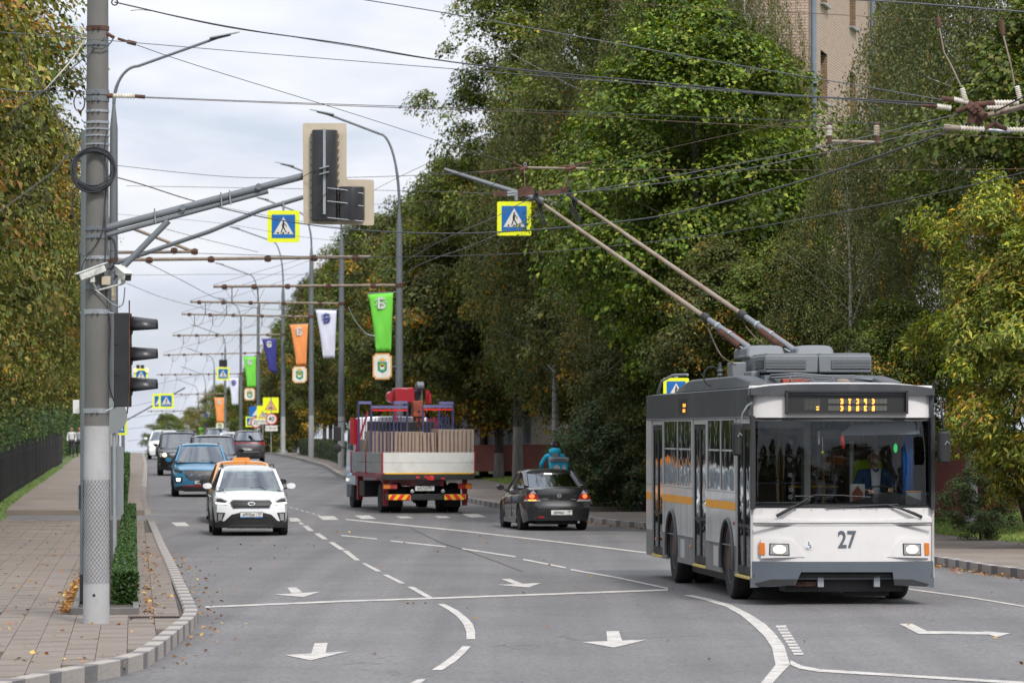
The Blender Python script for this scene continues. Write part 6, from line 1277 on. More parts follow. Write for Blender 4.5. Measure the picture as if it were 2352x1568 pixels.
# --- large dark four-wheel drive cars coming
BIG = dict(L=4.9, W=1.93, H=1.93, cl=.24, top=[(0, 1.0), (.3, 1.12), (1.2, 1.22), (4.9, 1.22)], axles=(.9, 3.7), rw=.39, cabin=[(1.25, 1.22), (1.8, 1.86), (4.5, 1.86), (4.85, 1.26)], nose=[(0, .1), (.4, 0), (.9, .02), (1.05, .08), (1.3, .2)], tail=[(0, .1), (.5, 0), (1.2, .03)], rails=True, wt=.74, wtr=.74, mz=1.35, mirror='car_black', tw=.26)
def bigfront(c, lit):
    f = lambda nm, poly, m_, eps=.008: wrap_patch(nm, c.t, poly, c.yf, m_, eps); f('grille', [(-.45, .72), (.45, .72), (.48, 1.0), (-.48, 1.0)], 'trimblack'); 
    for k in range(4): f('grille_slat', [(-.42, .76 + k * .065), (.42, .76 + k * .065), (.42, .785 + k * .065), (-.42, .785 + k * .065)], 'chrome', .016)
    both(lambda p: f('headlight', p, 'lens_clear'), [(-.52, .82), (-.86, .84), (-.86, 1.02), (-.54, 1.0)])
    if lit: both(lambda p: f('headlight_lit', p, 'lamp_white', .018), [(-.62 + .09 * math.cos(a) - .03, .92 + .09 * math.sin(a)) for a in np.linspace(0, 2 * PI, 13)[:-1]][::-1])
    f('lower_bumper', [(-.88, .25), (.88, .25), (.88, .48), (-.88, .48)], 'trimblack', .012)
c = make_car('dark_offroader', 'dark large off road car directly behind the blue crossover', 'car', road_at(492, 147), AZ, {**BIG, 'paint': 'car_dark', 'glass': 'glass_dim'}); bigfront(c, False)
c = make_car('black_offroader', 'black off road car with roof rack and one bright headlamp on the left lane', 'car', road_at(412, 174), AZ, {**BIG, 'paint': 'car_black', 'W': 1.88, 'glass': 'glass_dim'}); bigfront(c, True)
for y in (2.0, 4.1): obj('rack_bar', MB().box((0, y, 2.03), (1.5, .08, .04)), 'galv', c.t)
for s_ in (-1, 1): obj('rack_side', MB().box((s_ * .7, 3.05, 2.06), (.04, 2.5, .05)), 'galv', c.t)
c = make_car('white_offroader', 'white car with chevron daylight lamps at the far left of the queue', 'car', road_at(378, 232), AZ, {**SUV, 's': 1.08, 'W': 1.84, 'glass': 'glass_dim'}); f = lambda nm, poly, m_, eps=.008: wrap_patch(nm, c.t, poly, c.yf, m_, eps)
f('grille', [(-.5, .35), (.5, .35), (.45, .8), (-.45, .8)], 'trimblack'); both(lambda p: f('chevron_lamp', p, 'lamp_day', .016), [(-.84, .86), (-.62, .70), (-.80, .50), (-.72, .50), (-.52, .70), (-.74, .86)]); f('lower_bumper', [(-.85, .2), (.85, .2), (.85, .36), (-.85, .36)], 'trimblack', .012)
f('headlight', [(-.85, .9), (-.55, .84), (-.55, .80), (-.85, .84)], 's_black', .014); f('headlight', [(.55, .84), (.85, .9), (.85, .84), (.55, .80)], 's_black', .014)
# --- cars driving away on the right lane
def away(px, Y, rz_off=0): # rear centre on the road
    return road_at(px, Y), PI + AZ + rz_off
def make_rear(name, label, px, Y, S, off=0):
    p, rz = away(px, Y, off); d = Vector((-math.sin(rz), math.cos(rz), 0)) * S['L'] * S.get('s', 1); q = p - d; q.z = (gz(q.y) + gz(p.y)) / 2; return make_car(name, label, 'car', q, rz, S)
c = make_rear('plum_crossover', 'dark plum crossover with full width red tail light driving away', 572, 220, {**SUV, 'L': 4.7, 'W': 1.88, 's': 1.0, 'paint': 'car_plum', 'cabin': [(1.1, 1.14), (1.8, 1.68), (4.0, 1.68), (4.6, 1.2)], 'top': [(0, .9), (1.1, 1.12), (4.7, 1.2)], 'rw': .37})
f = lambda nm, poly, m_, eps=.008: wrap_patch(nm, c.t, poly, c.yb, m_, eps); f('light_bar', [(-.86, 1.04), (.86, 1.04), (.86, 1.10), (-.86, 1.10)], 'lens_red', .012); both(lambda p: f('tail_light', p, 'lens_red', .02), [(.62, .98), (.88, .98), (.88, 1.12), (.62, 1.12)][::-1])
f('lower_bumper', [(-.85, .25), (.85, .25), (.85, .52), (-.85, .52)], 'trimblack', .012); f('bright_trim', [(-.6, .54), (.6, .54), (.6, .575), (-.6, .575)], 'chrome', .016); num_plate(c, 'а738ос', '790', c.yb, .1, .70, True)
c = make_rear('dark_estate', 'dark car with roof rails further up the right lane', 501, 262, {**SUV, 'L': 4.7, 'W': 1.88, 's': 1.12, 'paint': 'car_dark', 'railm': 'galv'}); wrap_patch('tail_light', c.t, [(.6, .9), (.85, .9), (.85, 1.04), (.6, 1.04)], c.yb, 'lens_red', .01); wrap_patch('tail_light', c.t, [(-.85, .9), (-.6, .9), (-.6, 1.04), (-.85, 1.04)], c.yb, 'lens_red', .01)
c = make_rear('white_hatchback', 'white car roof showing between the two dark cars driving away', 531, 240, {**SUV, 'L': 4.2, 'W': 1.75, 's': .98, 'paint': 'car_white'}); wrap_patch('tail_light', c.t, [(.6, .9), (.82, .9), (.82, 1.02), (.6, 1.02)], c.yb, 'lens_red', .01)
# --- black sedan
pR = Vector((PXX(1285, 96), 96, gz(96))); rzA = PI + .165; LA = 4.5; dv = Vector((-math.sin(rzA), math.cos(rzA), 0))
SED = dict(L=LA, W=1.71, H=1.46, cl=.17, crown=.035, top=[(0, .66), (.3, .76), (1.2, .90), (1.5, .93), (3.6, 1.00), (3.95, 1.035), (4.38, 1.055), (4.5, .98)], axles=(.88, 3.46), rw=.315, cabin=[(1.1, .92), (1.95, 1.42), (2.95, 1.42), (3.78, 1.06)], paint='car_black', glass='glass_dark', rglass='glass_rear', sglass='glass_dark', tail=[(0, .10), (.2, .03), (.45, 0), (.62, 0), (.66, .06), (.9, .05), (1.1, .10)], br=.24, mz=1.02, wtr=.60, wbr=.70, sill='car_black')
c = make_car('black_sedan', 'black sedan with lit tail lights turning away in front of the bus', 'car', pR - dv * LA, rzA, SED)
f = lambda nm, poly, m_, eps=.008: wrap_patch(nm, c.t, poly, c.yb, m_, eps)
TLp = [(.62, 1.0), (.70, .94), (.80, .83), (.84, .72), (.45, .715), (.52, .84)]
both(lambda p: f('tail_light', p, 'lens_red', .012), TLp[::-1]); both(lambda p: f('clear_lens', p, 'lens_clear', .016), [(.62, .995), (.69, .935), (.72, .91), (.56, .90)][::-1]); both(lambda p: f('reverse_lens', p, 'lens_clear', .016), [(.47, .765), (.83, .765), (.84, .72), (.455, .72)][::-1])
both(lambda p: f('tail_lamp_lit', p, 'lamp_red', .020), [(.66 + .062 * math.cos(a), .845 + .05 * math.sin(a)) for a in np.linspace(0, 2 * PI, 13)[:-1]][::-1])
f('indicator_lit', [(.56, .735), (.74, .735), (.74, .765), (.56, .765)], 'lamp_amber', .022)
f('bumper_line', [(-.80, .655), (.80, .655), (.80, .668), (-.80, .668)], 's_black', .004); f('boot_seam', [(-.44, .70), (.44, .70), (.44, .706), (-.44, .706)], 's_black', .004); f('bumper_groove', [(-.75, .30), (.75, .30), (.75, .315), (-.75, .315)], 's_black', .004); f('chrome_line', [(-.62, .318), (.62, .318), (.62, .326), (-.62, .326)], 'interior', .008)
f('reflector', [(.38, .315), (.52, .315), (.52, .36), (.38, .36)], 'lens_red', .010); f('badge_ring', [(.055 * math.cos(a), .86 + .052 * math.sin(a)) for a in np.linspace(0, 2 * PI, 17)[:-1]], 'chrome', .012); f('badge_field', [(.038 * math.cos(a), .86 + .036 * math.sin(a)) for a in np.linspace(0, 2 * PI, 17)[:-1]], 's_black', .015); f('badge_bar', [(-.055, .85), (.055, .85), (.055, .87), (-.055, .87)], 'chrome', .018)
put_text('ALMERA', .045, 'chrome', c.t, (.36, c.yb(.36, .77) + .012, .775), (PI / 2, 0, PI), name='model_lettering', sx=1.2, bold=.001); put_text('Classic', .045, 'chrome', c.t, (-.36, c.yb(.36, .77) + .012, .77), (PI / 2, 0, PI), name='model_lettering', bold=.001)
put_text('1.6', .03, 'chrome', c.t, (.33, c.yb(.33, .74) + .012, .735), (PI / 2, 0, PI), name='model_lettering'); num_plate(c, 'а044ак', '250', c.yb, -.05, .45, True)
obj('exhaust_tip', MB().tube([(-.48, LA - .35, .2), (-.48, LA - .02, .215)], .028, 10), 'chrome', c.t, smooth=60)
sedan = c

# ------------------------------------------------------------------ crane truck
pT = Vector((PXX(984.5, 109), 109, gz(109))); rzT = PI + .196; dT = Vector((-math.sin(rzT), math.cos(rzT), 0)); LT = 7.9
tk = thing('crane_truck', 'red framed flatbed truck with white tailgate and folded red crane', 'truck', pT - dT * LT, rzT)
# local: y=0 front of cab, y=LT rear face; image left = +x locally (rotated by pi)
M['lavender'] = mat('lavender_steel', (.13, .14, .30), .55, vary=.2, dirt=(.2, .1, .06), dscale=6, damt=.5); M['blue_steel'] = mat('blue_steel', (.025, .03, .13), .55, vary=.2, dirt=(.14, .07, .05), dscale=6, damt=.6)
M['alu'] = mat('aluminium_side', (.36, .37, .37), .5, metal=.35, vary=.08, dirt=(.2, .19, .17), dscale=2, damt=.5, stretch=(1, .3, 1)); M['gate_white'] = mat('white_tailgate', (.62, .62, .59), .55, vary=.05, dirt=(.42, .40, .35), dscale=2, damt=.6, bump=.15, bscale=3)
M['slab_conc'] = mat('concrete_block', (.31, .25, .20), .9, vary=.14, scale=3, dirt=(.22, .17, .14), dscale=3, damt=.7, bump=.5, bscale=18); M['boom_rust'] = mat('rusty_red_boom', (.26, .055, .03), .7, vary=.3, scale=6); M['reflect_y'] = mat('yellow_reflector', (.85, .48, .02), .4); M['reflect_r'] = mat('red_reflector', (.62, .03, .03), .4)
_to = tk.location.copy(); _tc, _ts = math.cos(rzT), math.sin(rzT)
def tx(zx, y=7.9):
    k = ((1060 + zx / 2.8) / 1.3776 - 1176) / F; return (k * (_to.y + _tc * y) - _to.x + _ts * y) / (_tc - k * _ts)
def tz(zy, y=7.9): return W(1000, (1200 + zy / 2.8) / 1.3776, _to.y + _tc * y).z - _to.z
T = lambda nm, mb_, m_, **k: obj(nm, mb_, m_, tk, **k)
T('cab', MB().boxmap(6, 6, 8, lambda u, v, w_: (u * 1.12 * (1 - .06 * w_ ** 3), .02 + v * 1.75 + .12 * w_ * (1 - v) + .10 * u * u * (1 - v), .75 + w_ * (1.98 - .10 * (1 - v)) - .04 * u * u)), 'car_white', bevel=.03)
for s_ in (-1, 1):
    T('cab_window', MB().box((s_ * 1.115, .95, 2.05), (.02, .95, .62)), 'win'); T('cab_step', MB().box((s_ * 1.0, .85, .55), (.3, .8, .4)), 'pole_grey', bevel=.03)
    T('cab_mirror', MB().boxmap(3, 3, 4, lambda u, v, w_: (s_ * 1.38 + u * .11, .05 + v * .12, 2.0 + w_ * .42)), 'black_plastic', bevel=.02); T('mirror_bracket', MB().tube([(s_ * 1.1, .15, 2.6), (s_ * 1.4, .1, 2.55), (s_ * 1.4, .1, 1.9), (s_ * 1.1, .15, 1.75)], .018, 6), 'black_plastic', smooth=60)
    T('round_mirror', MB().lathe((s_ * 1.38, .1, 1.78), [(.02, -.06), (.12, -.02), (.13, .03), (.05, .05)], 16, 'y'), 'black_plastic', smooth=60)
    T('chassis_rail', MB().box((s_ * .42, 4.4, .88), (.08, 6.6, .24)), 'truck_red')
    T('cab_back_frame', MB().bar((s_ * 1.05, 1.95, .9), (s_ * 1.05, 1.95, 2.65), .09, .09).bar((s_ * 1.2, 1.98, 1.9), (s_ * 1.2, 1.98, 2.68), .12, .12), 'truck_red')
    for y, dl in ((1.15, 0), (6.3, 1)):
        wheel(tk, s_ * .98, y, .42, .26, s_, .55, rim='pole_grey')
        if dl: wheel(tk, s_ * .66, y, .42, .26, s_, .55, rim='pole_grey')
    T('mudguard_post', MB().box((s_ * 1.12, 7.35, .60), (.15, .05, .78)), 'truck_red', bevel=.01); T('mud_flap', MB().box((s_ * .82, 7.0, .42), (.5, .02, .5)), 'tyre')
    T('stabiliser_leg', MB().box((s_ * 1.05, 2.35, .75), (.16, .18, .9)), 'truck_red', bevel=.01); T('side_toolbox', MB().box((s_ * .95, 3.6, .65), (.5, .9, .45)), 'trimblack', bevel=.02)
    # aluminium side boards, two per side
    for k, (y0, y1) in enumerate(((2.35, 4.98), (5.06, 7.86))):
        for j in range(2): T('side_board', MB().span((s_ * 1.27, y0, 1.12 + j * .29), (s_ * 1.30, y1, 1.40 + j * .29)), 'alu', bevel=.008)
    for y in (2.3, 5.02, 7.86): T('stake', MB().box((s_ * 1.29, y, 1.40), (.07, .06, .62)), 'truck_red')
T('bed', MB().span((-1.28, 2.3, 1.0), (1.28, 7.88, 1.10)), 'truck_red'); T('rear_beam', MB().span((-1.30, 7.8, .94), (1.30, 7.93, 1.085)), 'trimblack', bevel=.01)
for j in range(2): T('tailgate_board', MB().boxmap(10, 1, 2, lambda u, v, w_: (u * 1.28, 7.90 + v * .03 + .004 * math.sin(u * 6 + j), 1.13 + j * .29 + w_ * .28)), 'gate_white', smooth=30)
T('yellow_strip', MB().span((-1.24, 7.94, 1.10), (1.24, 7.945, 1.135)), 'reflect_y')
for x0, x1, z0, z1 in ((-.05, .05, .95, 1.02), (.0, -.14, .93, 1.06), (.36, .26, .98, 1.04), (-.35, -.45, .96, 1.0), (.12, .05, 1.0, 1.05)): T('red_paint_patch', MB().span((x0, 7.932, z0), (x1, 7.936, z1)), 'reflect_r')
T('underrun_bar', MB().span((tx(460), 7.62, tz(1068)), (tx(1190), 7.72, tz(1015))), 'trimblack', bevel=.01)
for a, b_ in ((485, 680), (980, 1170)):
    T('reflector_plate', MB().span((tx(a), 7.725, tz(1066)), (tx(b_), 7.729, tz(1018))), 'reflect_y'); w_ = (b_ - a) / 5
    for k in range(3):
        x0 = a + k * w_ * 1.9; dx = 34 if a < 600 else -34
        q = [(tx(x0 + (34 if dx > 0 else 0)), tz(1019)), (tx(x0 + 38 + (34 if dx > 0 else 0)), tz(1019)), (tx(x0 + 38 + (0 if dx > 0 else 34)), tz(1065)), (tx(x0 + (0 if dx > 0 else 34)), tz(1065))]; q = [(min(max(x, tx(b_)), tx(a)), z) for x, z in q]
        T('red_stripe', MB().prism(q, lambda a_, c_, d_: (a_, d_, c_), 7.730, 7.734), 'reflect_r')
for a, b_ in ((430, 560), (1100, 1218)):
    x0, x1 = tx(a), tx(b_); T('tail_light', MB().span((x0, 7.70, tz(970)), (x1, 7.78, tz(922))), 'lens_red', bevel=.015); xm = lerp(x0, x1, .0 if a < 600 else .5); T('indicator', MB().span((lerp(x0, x1, .05 if a < 600 else .55), 7.782, tz(966)), (lerp(x0, x1, .5 if a < 600 else .97), 7.786, tz(926))), 'lens_amber')
ob = obj('number_plate', MB().span((tx(720), 7.74, tz(985)), (tx(888), 7.75, tz(944))), 'plate', tk); put_text('м427ре797', .115, 's_black', ob, ((tx(720) + tx(888)) / 2, 7.752, tz(966)), (PI / 2, 0, PI), sx=.78, ext=.001, bold=.001)
for zx in (693, 965): T('reverse_lamp', MB().lathe((tx(zx), 7.72, tz(990)), [(.055, 0), (.055, .04), (.03, .055)], 12, 'y'), 'lens_clear', smooth=50)
T('axle', MB().tube([(-.9, 6.3, .42), (.9, 6.3, .42)], .08, 8).lathe((0, 6.3, .42), [(.12, -.18), (.22, 0), (.12, .18)], 14, 'x'), 'trimblack', smooth=50); T('spare_wheel', MB().lathe((0, 5.3, .62), [(.2, -.1), (.42, -.1), (.42, .1), (.2, .1)], 20), 'tyre'); T('front_axle', MB().tube([(-.9, 1.15, .42), (.9, 1.15, .42)], .06, 8), 'trimblack')
# folded crane between cab and bed (a fixed part of the truck)
T('crane_box', MB().prism([(tx(508, 2.4), tz(210, 2.4)), (tx(512, 2.4), tz(78, 2.4)), (tx(672, 2.4), tz(72, 2.4)), (tx(684, 2.4), tz(120, 2.4)), (tx(684, 2.4), tz(205, 2.4)), (tx(600, 2.4), tz(212, 2.4))], lambda a, b_, d: (a, d, b_), 2.2, 2.9), 'truck_red', bevel=.03)
T('crane_drum', MB().lathe((tx(505, 2.4), 2.4, tz(155, 2.4)), [(.02, -.2), (.17, -.2), (.17, .2), (.02, .2)], 20, 'y'), 'truck_red', smooth=40); T('crane_column', MB().span((tx(692, 2.4), 2.3, tz(430, 2.4)), (tx(760, 2.4), 2.7, tz(95, 2.4))), 'pole_grey', bevel=.03); T('crane_head', MB().lathe((tx(722, 2.4), 3.0, tz(60, 2.4)), [(.06, -.12), (.13, -.1), (.13, .1), (.06, .12)], 14, 'x').box((tx(722, 2.4), 2.9, tz(72, 2.4)), (.24, .3, .16)), 'pole_grey', bevel=.02)
T('hydraulic_cylinder', MB().tube([(tx(800, 2.4), 2.7, tz(95, 2.4)), (tx(806, 2.4), 2.7, tz(220, 2.4))], .07, 12).tube([(tx(818, 2.4), 2.8, tz(125, 2.4)), (tx(818, 2.4), 2.8, tz(212, 2.4))], .055, 12), 'truck_red', smooth=50)
T('boom', MB().prism([(tx(692, 3.5), tz(190, 3.5)), (tx(775, 3.5), tz(190, 3.5)), (tx(778, 3.5), tz(270, 3.5)), (tx(790, 3.5), tz(290, 3.5)), (tx(783, 3.5), tz(420, 3.5)), (tx(752, 3.5), tz(432, 3.5)), (tx(722, 3.5), tz(420, 3.5)), (tx(706, 3.5), tz(330, 3.5)), (tx(690, 3.5), tz(300, 3.5))], lambda a, b_, d: (a, d, b_), 3.2, 3.6), 'boom_rust', bevel=.02)
for y0, y1 in ((278, 322), (335, 352), (360, 372), (380, 396)): T('boom_opening', MB().span((tx(726, 3.5), 3.605, tz(y1, 3.5)), (tx(752, 3.5), 3.612, tz(y0, 3.5))), 's_black')
T('boom_collar', MB().span((tx(688, 3.5), 3.18, tz(330, 3.5)), (tx(792, 3.5), 3.64, tz(298, 3.5))), 'boom_rust', bevel=.01); T('boom_hook', MB().tube([(tx(741, 3.5), 3.7, tz(432, 3.5)), (tx(741, 3.5), 3.72, tz(452, 3.5)), (tx(748, 3.5), 3.72, tz(462, 3.5)), (tx(738, 3.5), 3.72, tz(466, 3.5))], .022, 6), 'rust'); T('control_rod', MB().tube([(tx(505, 2.4), 3.0, tz(215, 2.4)), (tx(505, 2.4), 3.0, tz(405, 2.4))], .035, 8), 'truck_red'); T('control_rod', MB().tube([(tx(302, 2.4), 2.2, tz(285, 2.4)), (tx(178, 2.4), 2.2, tz(690, 2.4))], .03, 8), 'truck_red')
# load: frames and panels resting on the bed, things of their own
def wt(x, y, z): return tk.matrix_basis @ Vector((x, y, z))
def load(name, label, cat, loc, group=None): o = thing(name, label, cat, wt(*loc), rzT, group); return o
def frame(label, x0, x1, z0, z1, y, group, red=True, legs=True):
    t = load('scaffold_section', label, 'steel frame', (x0, y, z0), group); w_ = x1 - x0; h = z1 - z0
    for x in (0, w_): obj('upright', MB().box((x, 0, h / 2), (.05, .05, h)), 'blue_steel', t)
    for k in range(1, int(abs(w_) / .105)): obj('bar', MB().box((math.copysign(k * .105, w_), .03, h * .42), (.022, .02, h * .80)), 'blue_steel', t)
    obj('top_bar', MB().box((w_ / 2, 0, h - .04), (abs(w_), .07, .08)), 'lavender', t)
    if red: obj('red_rail', MB().box((w_ / 2, .05, h - .13), (abs(w_) * .98, .04, .05)), 'reflect_r', t)
    return t
FG = 'blue steel frames standing on the truck bed'
frame('blue steel frame with red rail at the middle left of the truck load', tx(322, 5.4), tx(640, 5.4), 1.13, tz(232, 5.4), 5.4, FG); frame('blue steel frame with red rail right of the boom', tx(780, 5.4), tx(1040, 5.4), 1.13, tz(226, 5.4), 5.4, FG)
frame('tall narrow blue frame at the right end of the load', tx(922, 4.6), tx(1045, 4.6), 1.13, tz(196, 4.6), 4.6, FG, False); frame('tall rusty blue frame at the left edge of the load', tx(208, 3.4), tx(318, 3.4), 1.13, tz(194, 3.4), 3.4, FG, False); frame('blue frame behind the red crane cylinder', tx(520, 4.2), tx(640, 4.2), 1.13, tz(192, 4.2), 4.2, FG, False)
obj('dark_filler', MB().span((-.95, 0, 0), (.95, .6, 1.45)), 's_black', loc=wt(.0, 3.0, 1.13), rz=rzT, label='black block added to darken the inside of the blue frames', cat='filler', bevel=.02)  # plain black block added to keep the space inside the frames dark
zx = 322; r = random.Random(5); i = 0; lay = [(322, 358, 458), (359, 396, 456), (400, 431, 470)]; x = 432
while x < 905: w_ = r.choice((28, 30, 33, 50, 42)) if x > 700 else r.choice((28, 30, 32)); lay.append((x, min(908, x + w_), 462 + r.uniform(-3, 4) + (8 if x > 770 else 0))); x += w_ + 1
x = 915
while x < 1226: w_ = r.choice((34, 36, 33, 38)); lay.append((x, min(1230, x + w_), 441 + r.uniform(-2, 2))); x += w_ + 1
for n_, (a, b_, top_) in enumerate(lay):
    yl = lerp(4.9, 7.55, (a - 322) / 908); x0, x1 = tx(a + .7, yl), tx(b_ - .7, yl); dx_ = max(0, x0 - 1.22); x0 -= dx_; x1 -= dx_; h = tz(top_, yl) - 1.12; o = obj('concrete_block', MB().boxmap(1, 2, 4, lambda u, v, w_: (u * abs(x1 - x0) / 2 + .004 * math.sin(w_ * 5 + n_), v * 1.3, w_ * h)), 'slab_conc', loc=wt((x0 + x1) / 2, yl - 1.3 + r.uniform(-.02, .02), 1.115), rz=rzT, bevel=.006,
        label=('narrow upright concrete panel, number %s from the left in the truck' % ['one', 'two', 'three', 'four', 'five', 'six', 'seven', 'eight', 'nine', 'ten', 'eleven', 'twelve', 'thirteen', 'fourteen', 'fifteen', 'sixteen', 'seventeen', 'eighteen', 'nineteen', 'twenty', 'twenty one', 'twenty two', 'twenty three', 'twenty four', 'twenty five', 'twenty six', 'twenty seven', 'twenty eight', 'twenty nine', 'thirty', 'thirty one', 'thirty two', 'thirty three', 'thirty four'][n_]), cat='concrete panel', group='concrete panels standing on the truck bed')
    if 500 < a < 900: o.rotation_euler = (0, r.uniform(-.02, .05) if a > 760 else r.uniform(-.008, .008), rzT)
o = obj('concrete_block', MB().span((-.065, 0, 0), (.065, 1.0, tz(530, 4.2) - 1.12)), 'slab_conc', loc=wt(min(1.17, tx(288, 4.2)), 3.2, 1.115), rz=rzT, bevel=.006, label='short concrete panel standing alone at the left of the load', cat='concrete panel', group='concrete panels standing on the truck bed')
# ------------------------------------------------------------------ trolleybus
BZ = .0914; Bo = Vector((4.435, 52.35, 0)); Bo.z = gz(52)
bus = thing('trolleybus', 'white and grey trolleybus number 27 with raised poles turning at the junction', 'trolleybus', Bo, BZ)
cB, sB = math.cos(BZ), math.sin(BZ)
def FP(px, py, y=0.0):  # image -> local x, z on a plane y = const
    k = (px - 1176) / F; x = (k * (Bo.y + cB * y) - Bo.x + sB * y) / (cB - k * sB); Y = Bo.y + sB * x + cB * y
    return x, W(px, py, Y).z - Bo.z
def SPt(px, py, x=-1.25):
    k = (px - 1176) / F; y = (Bo.x + cB * x - k * (Bo.y + sB * x)) / (k * cB + sB); Y = Bo.y + sB * x + cB * y
    return y, W(px, py, Y).z - Bo.z
binv = (Matrix.Translation(Bo) @ Matrix.Rotation(BZ, 4, 'Z')).inverted()
BWp = lambda px, py, Y: binv @ W(px, py, Y)
M['bus_white'] = mat('bus_white', (.66, .64, .63), .35, vary=.02, coat=.35, dirt=(.50, .46, .42), dscale=1.6, damt=.35); M['bus_silver'] = mat('bus_silver', (.44, .43, .42), .45, vary=.06, coat=.2, dirt=(.25, .24, .225), dscale=1.6, damt=.7, stretch=(1, 1, .25))
M['bus_dark'] = mat('bus_dark_grey', (.042, .046, .052), .5, vary=.08, dirt=(.10, .10, .10), dscale=1.5, damt=.5); M['bus_bumper'] = mat('bus_bumper', (.085, .10, .12), .5, vary=.05, dirt=(.12, .12, .12), dscale=2, damt=.4)
M['bus_orange'] = mat('bus_orange', (.78, .33, .02), .45, vary=.04, dirt=(.5, .25, .08), dscale=2, damt=.4); M['bus_roofkit'] = mat('roof_unit_grey', (.16, .175, .19), .55, vary=.08, dirt=(.12, .11, .10), dscale=3, damt=.5); M['bus_lower'] = mat('bus_lower_grey', (.20, .195, .185), .6, vary=.1, dirt=(.09, .08, .07), dscale=1.5, damt=.7)
M['glass_bus'] = glass_mat('bus_windscreen', (.86, .89, .89), 1.0, .01, 1.5, .03); M['glass_side'] = glass_mat('bus_side_glass', (.30, .27, .25), 1.0, .03, 1.3, .07); M['led_on'] = mat('lit_led', (.9, .5, .1), .5, emit=(1, .30, .03), estr=1.5); M['led_off'] = mat('unlit_led', (.10, .10, .09), .6)
M['yellow_rail'] = mat('yellow_rail', (.60, .34, .02), .4); M['int_brown'] = mat('bus_interior_brown', (.085, .05, .035), .8, vary=.3, scale=2); M['int_cream'] = mat('bus_interior_cream', (.42, .42, .38), .6); M['step_yellow'] = mat('step_edge', (.55, .42, .12), .6); M['lime_glow'] = mat('green_lamp', (.1, .8, .2), .4, emit=(.05, 1, .2), estr=.5)
T = lambda nm, mb_, m_, **k: obj(nm, mb_, m_, bus, **k)
fyz = lambda x: (lambda a, b_, d: (d, a, b_))
def yF(x, z): return .13 * min(1.05, abs(x) / 1.25) ** 5 + .03 * (x / 1.25) ** 2 + (.02 * max(0, z - 1.3)) * 1.0 + .42 * max(0, z - 2.15) ** 2 * (z < 2.5) + .0514 * (z >= 2.5)
yF.dir = -1
# front skin
wrapb = lambda nm, poly, m_, eps=.0: wrap_patch(nm, bus, poly, yF, m_, eps, smooth=50)
def rectp(x0, x1, z0, z1): return [(x0, z0), (x1, z0), (x1, z1), (x0, z1)]
wrapb('front_panel', rectp(-1.24, 1.24, 1.062, 1.295), 'bus_white', .0); wrapb('front_flap', rectp(-1.24, 1.24, .58, 1.056), 'bus_white', .004)
wrapb('panel_ridge', [(-1.23, 1.10), (-.4, 1.10), (.4, 1.10), (1.23, 1.10), (1.23, 1.165), (.5, 1.135), (0, 1.13), (-.5, 1.135), (-1.23, 1.165)], 'bus_white', .018)
bp = [FP(*p) for p in ((1721, 1289), (2154, 1289), (2148, 1349), (2130, 1347), (2090, 1343), (2052, 1343), (2049, 1313), (1839, 1313), (1824, 1343), (1775, 1344), (1745, 1348), (1726, 1350))]
for ids in (((1721, 1289), (1839, 1289), (1839, 1313), (1824, 1343), (1775, 1344), (1745, 1348), (1726, 1350)), ((1839.2, 1289), (2048.8, 1289), (2048.8, 1313), (1839.2, 1313)), ((2049, 1289), (2154, 1289), (2148, 1349), (2130, 1347), (2090, 1343), (2053, 1343), (2049, 1313))): wrapb('bumper', [(max(-1.245, min(1.245, FP(*p)[0])), FP(*p)[1]) for p in ids], 'bus_bumper', .03)
wrapb('painted_bumper_shade', [(x, z) for x, z in [FP(*p) for p in ((1735, 1340), (1770, 1330), (1830, 1329), (1822, 1343), (1775, 1344), (1745, 1348))]], 'trimblack', .034); wrapb('painted_bumper_shade', [(x, z) for x, z in [FP(*p) for p in ((2051, 1329), (2095, 1330), (2135, 1341), (2130, 1347), (2090, 1343), (2053, 1343))]], 'trimblack', .034)  # dark patches paint in the shade along the bumper's lower curve
# upper fascia around the destination display
x0, z1 = FP(1805, 897); x1, z0 = FP(2086, 950)
wrapb('fascia', rectp(-1.24, x0, 2.50, 2.93), 'bus_white', .01); wrapb('fascia', rectp(x1, 1.24, 2.50, 2.93), 'bus_white', .01); wrapb('fascia', rectp(x0, x1, z1, 2.93), 'bus_white', .01); wrapb('fascia', rectp(x0, x1, 2.50, z0), 'bus_white', .01)
disp = T('display_box', MB().span((x0, .06, z0), (x1, .12, z1)), 's_black'); 
obj('display_frame', MB().span((x0, -.012, z0), (x0 + .03, .05, z1)).span((x1 - .03, -.012, z0), (x1, .05, z1)).span((x0, -.012, z1 - .02), (x1, .05, z1)).span((x0, -.012, z0), (x1, .05, z0 + .02)), 'trimblack', disp)
zc = lambda zx, zy: FP(1568 + zx / 3, 522.6 + zy / 3, .055)
GL = {'E': '111 001 011 001 111', 'T': '111 010 010 010 010', 'C': '111 001 001 001 111', 'H': '101 101 111 001 001', 'Z': '110 001 011 001 110', 'v': '110 101 110 101 110', 'd': '011 101 101 101 111', 'k': '101 110 100 110 101', 'R': '011 101 011 101 101'}
on = MB(); off = MB()
for row, (ya, yb_), txt in ((0, (1180, 1212), '...E.T.C.H.Z...'), (1, (1228, 1261), '...Z.v.d.k.R...')):
    for ci, chr_ in enumerate(txt):
        xa = 1004 + ci * 27.1; pat = GL.get(chr_, '000 000 000 000 000').split()
        for i in range(5):
            for j in range(5):
                lit = (j > 0 and j < 4 and pat[i][j - 1] == '1'); xx0, zz0 = zc(xa + 1.5 + j * 4.8, ya + (i + .5) * (yb_ - ya) / 5); s_ = .0115 if lit else .0065
                (on if lit else off).box((xx0, .054 if lit else .056, zz0), (s_ * 1.7, .004, s_ * 1.7))
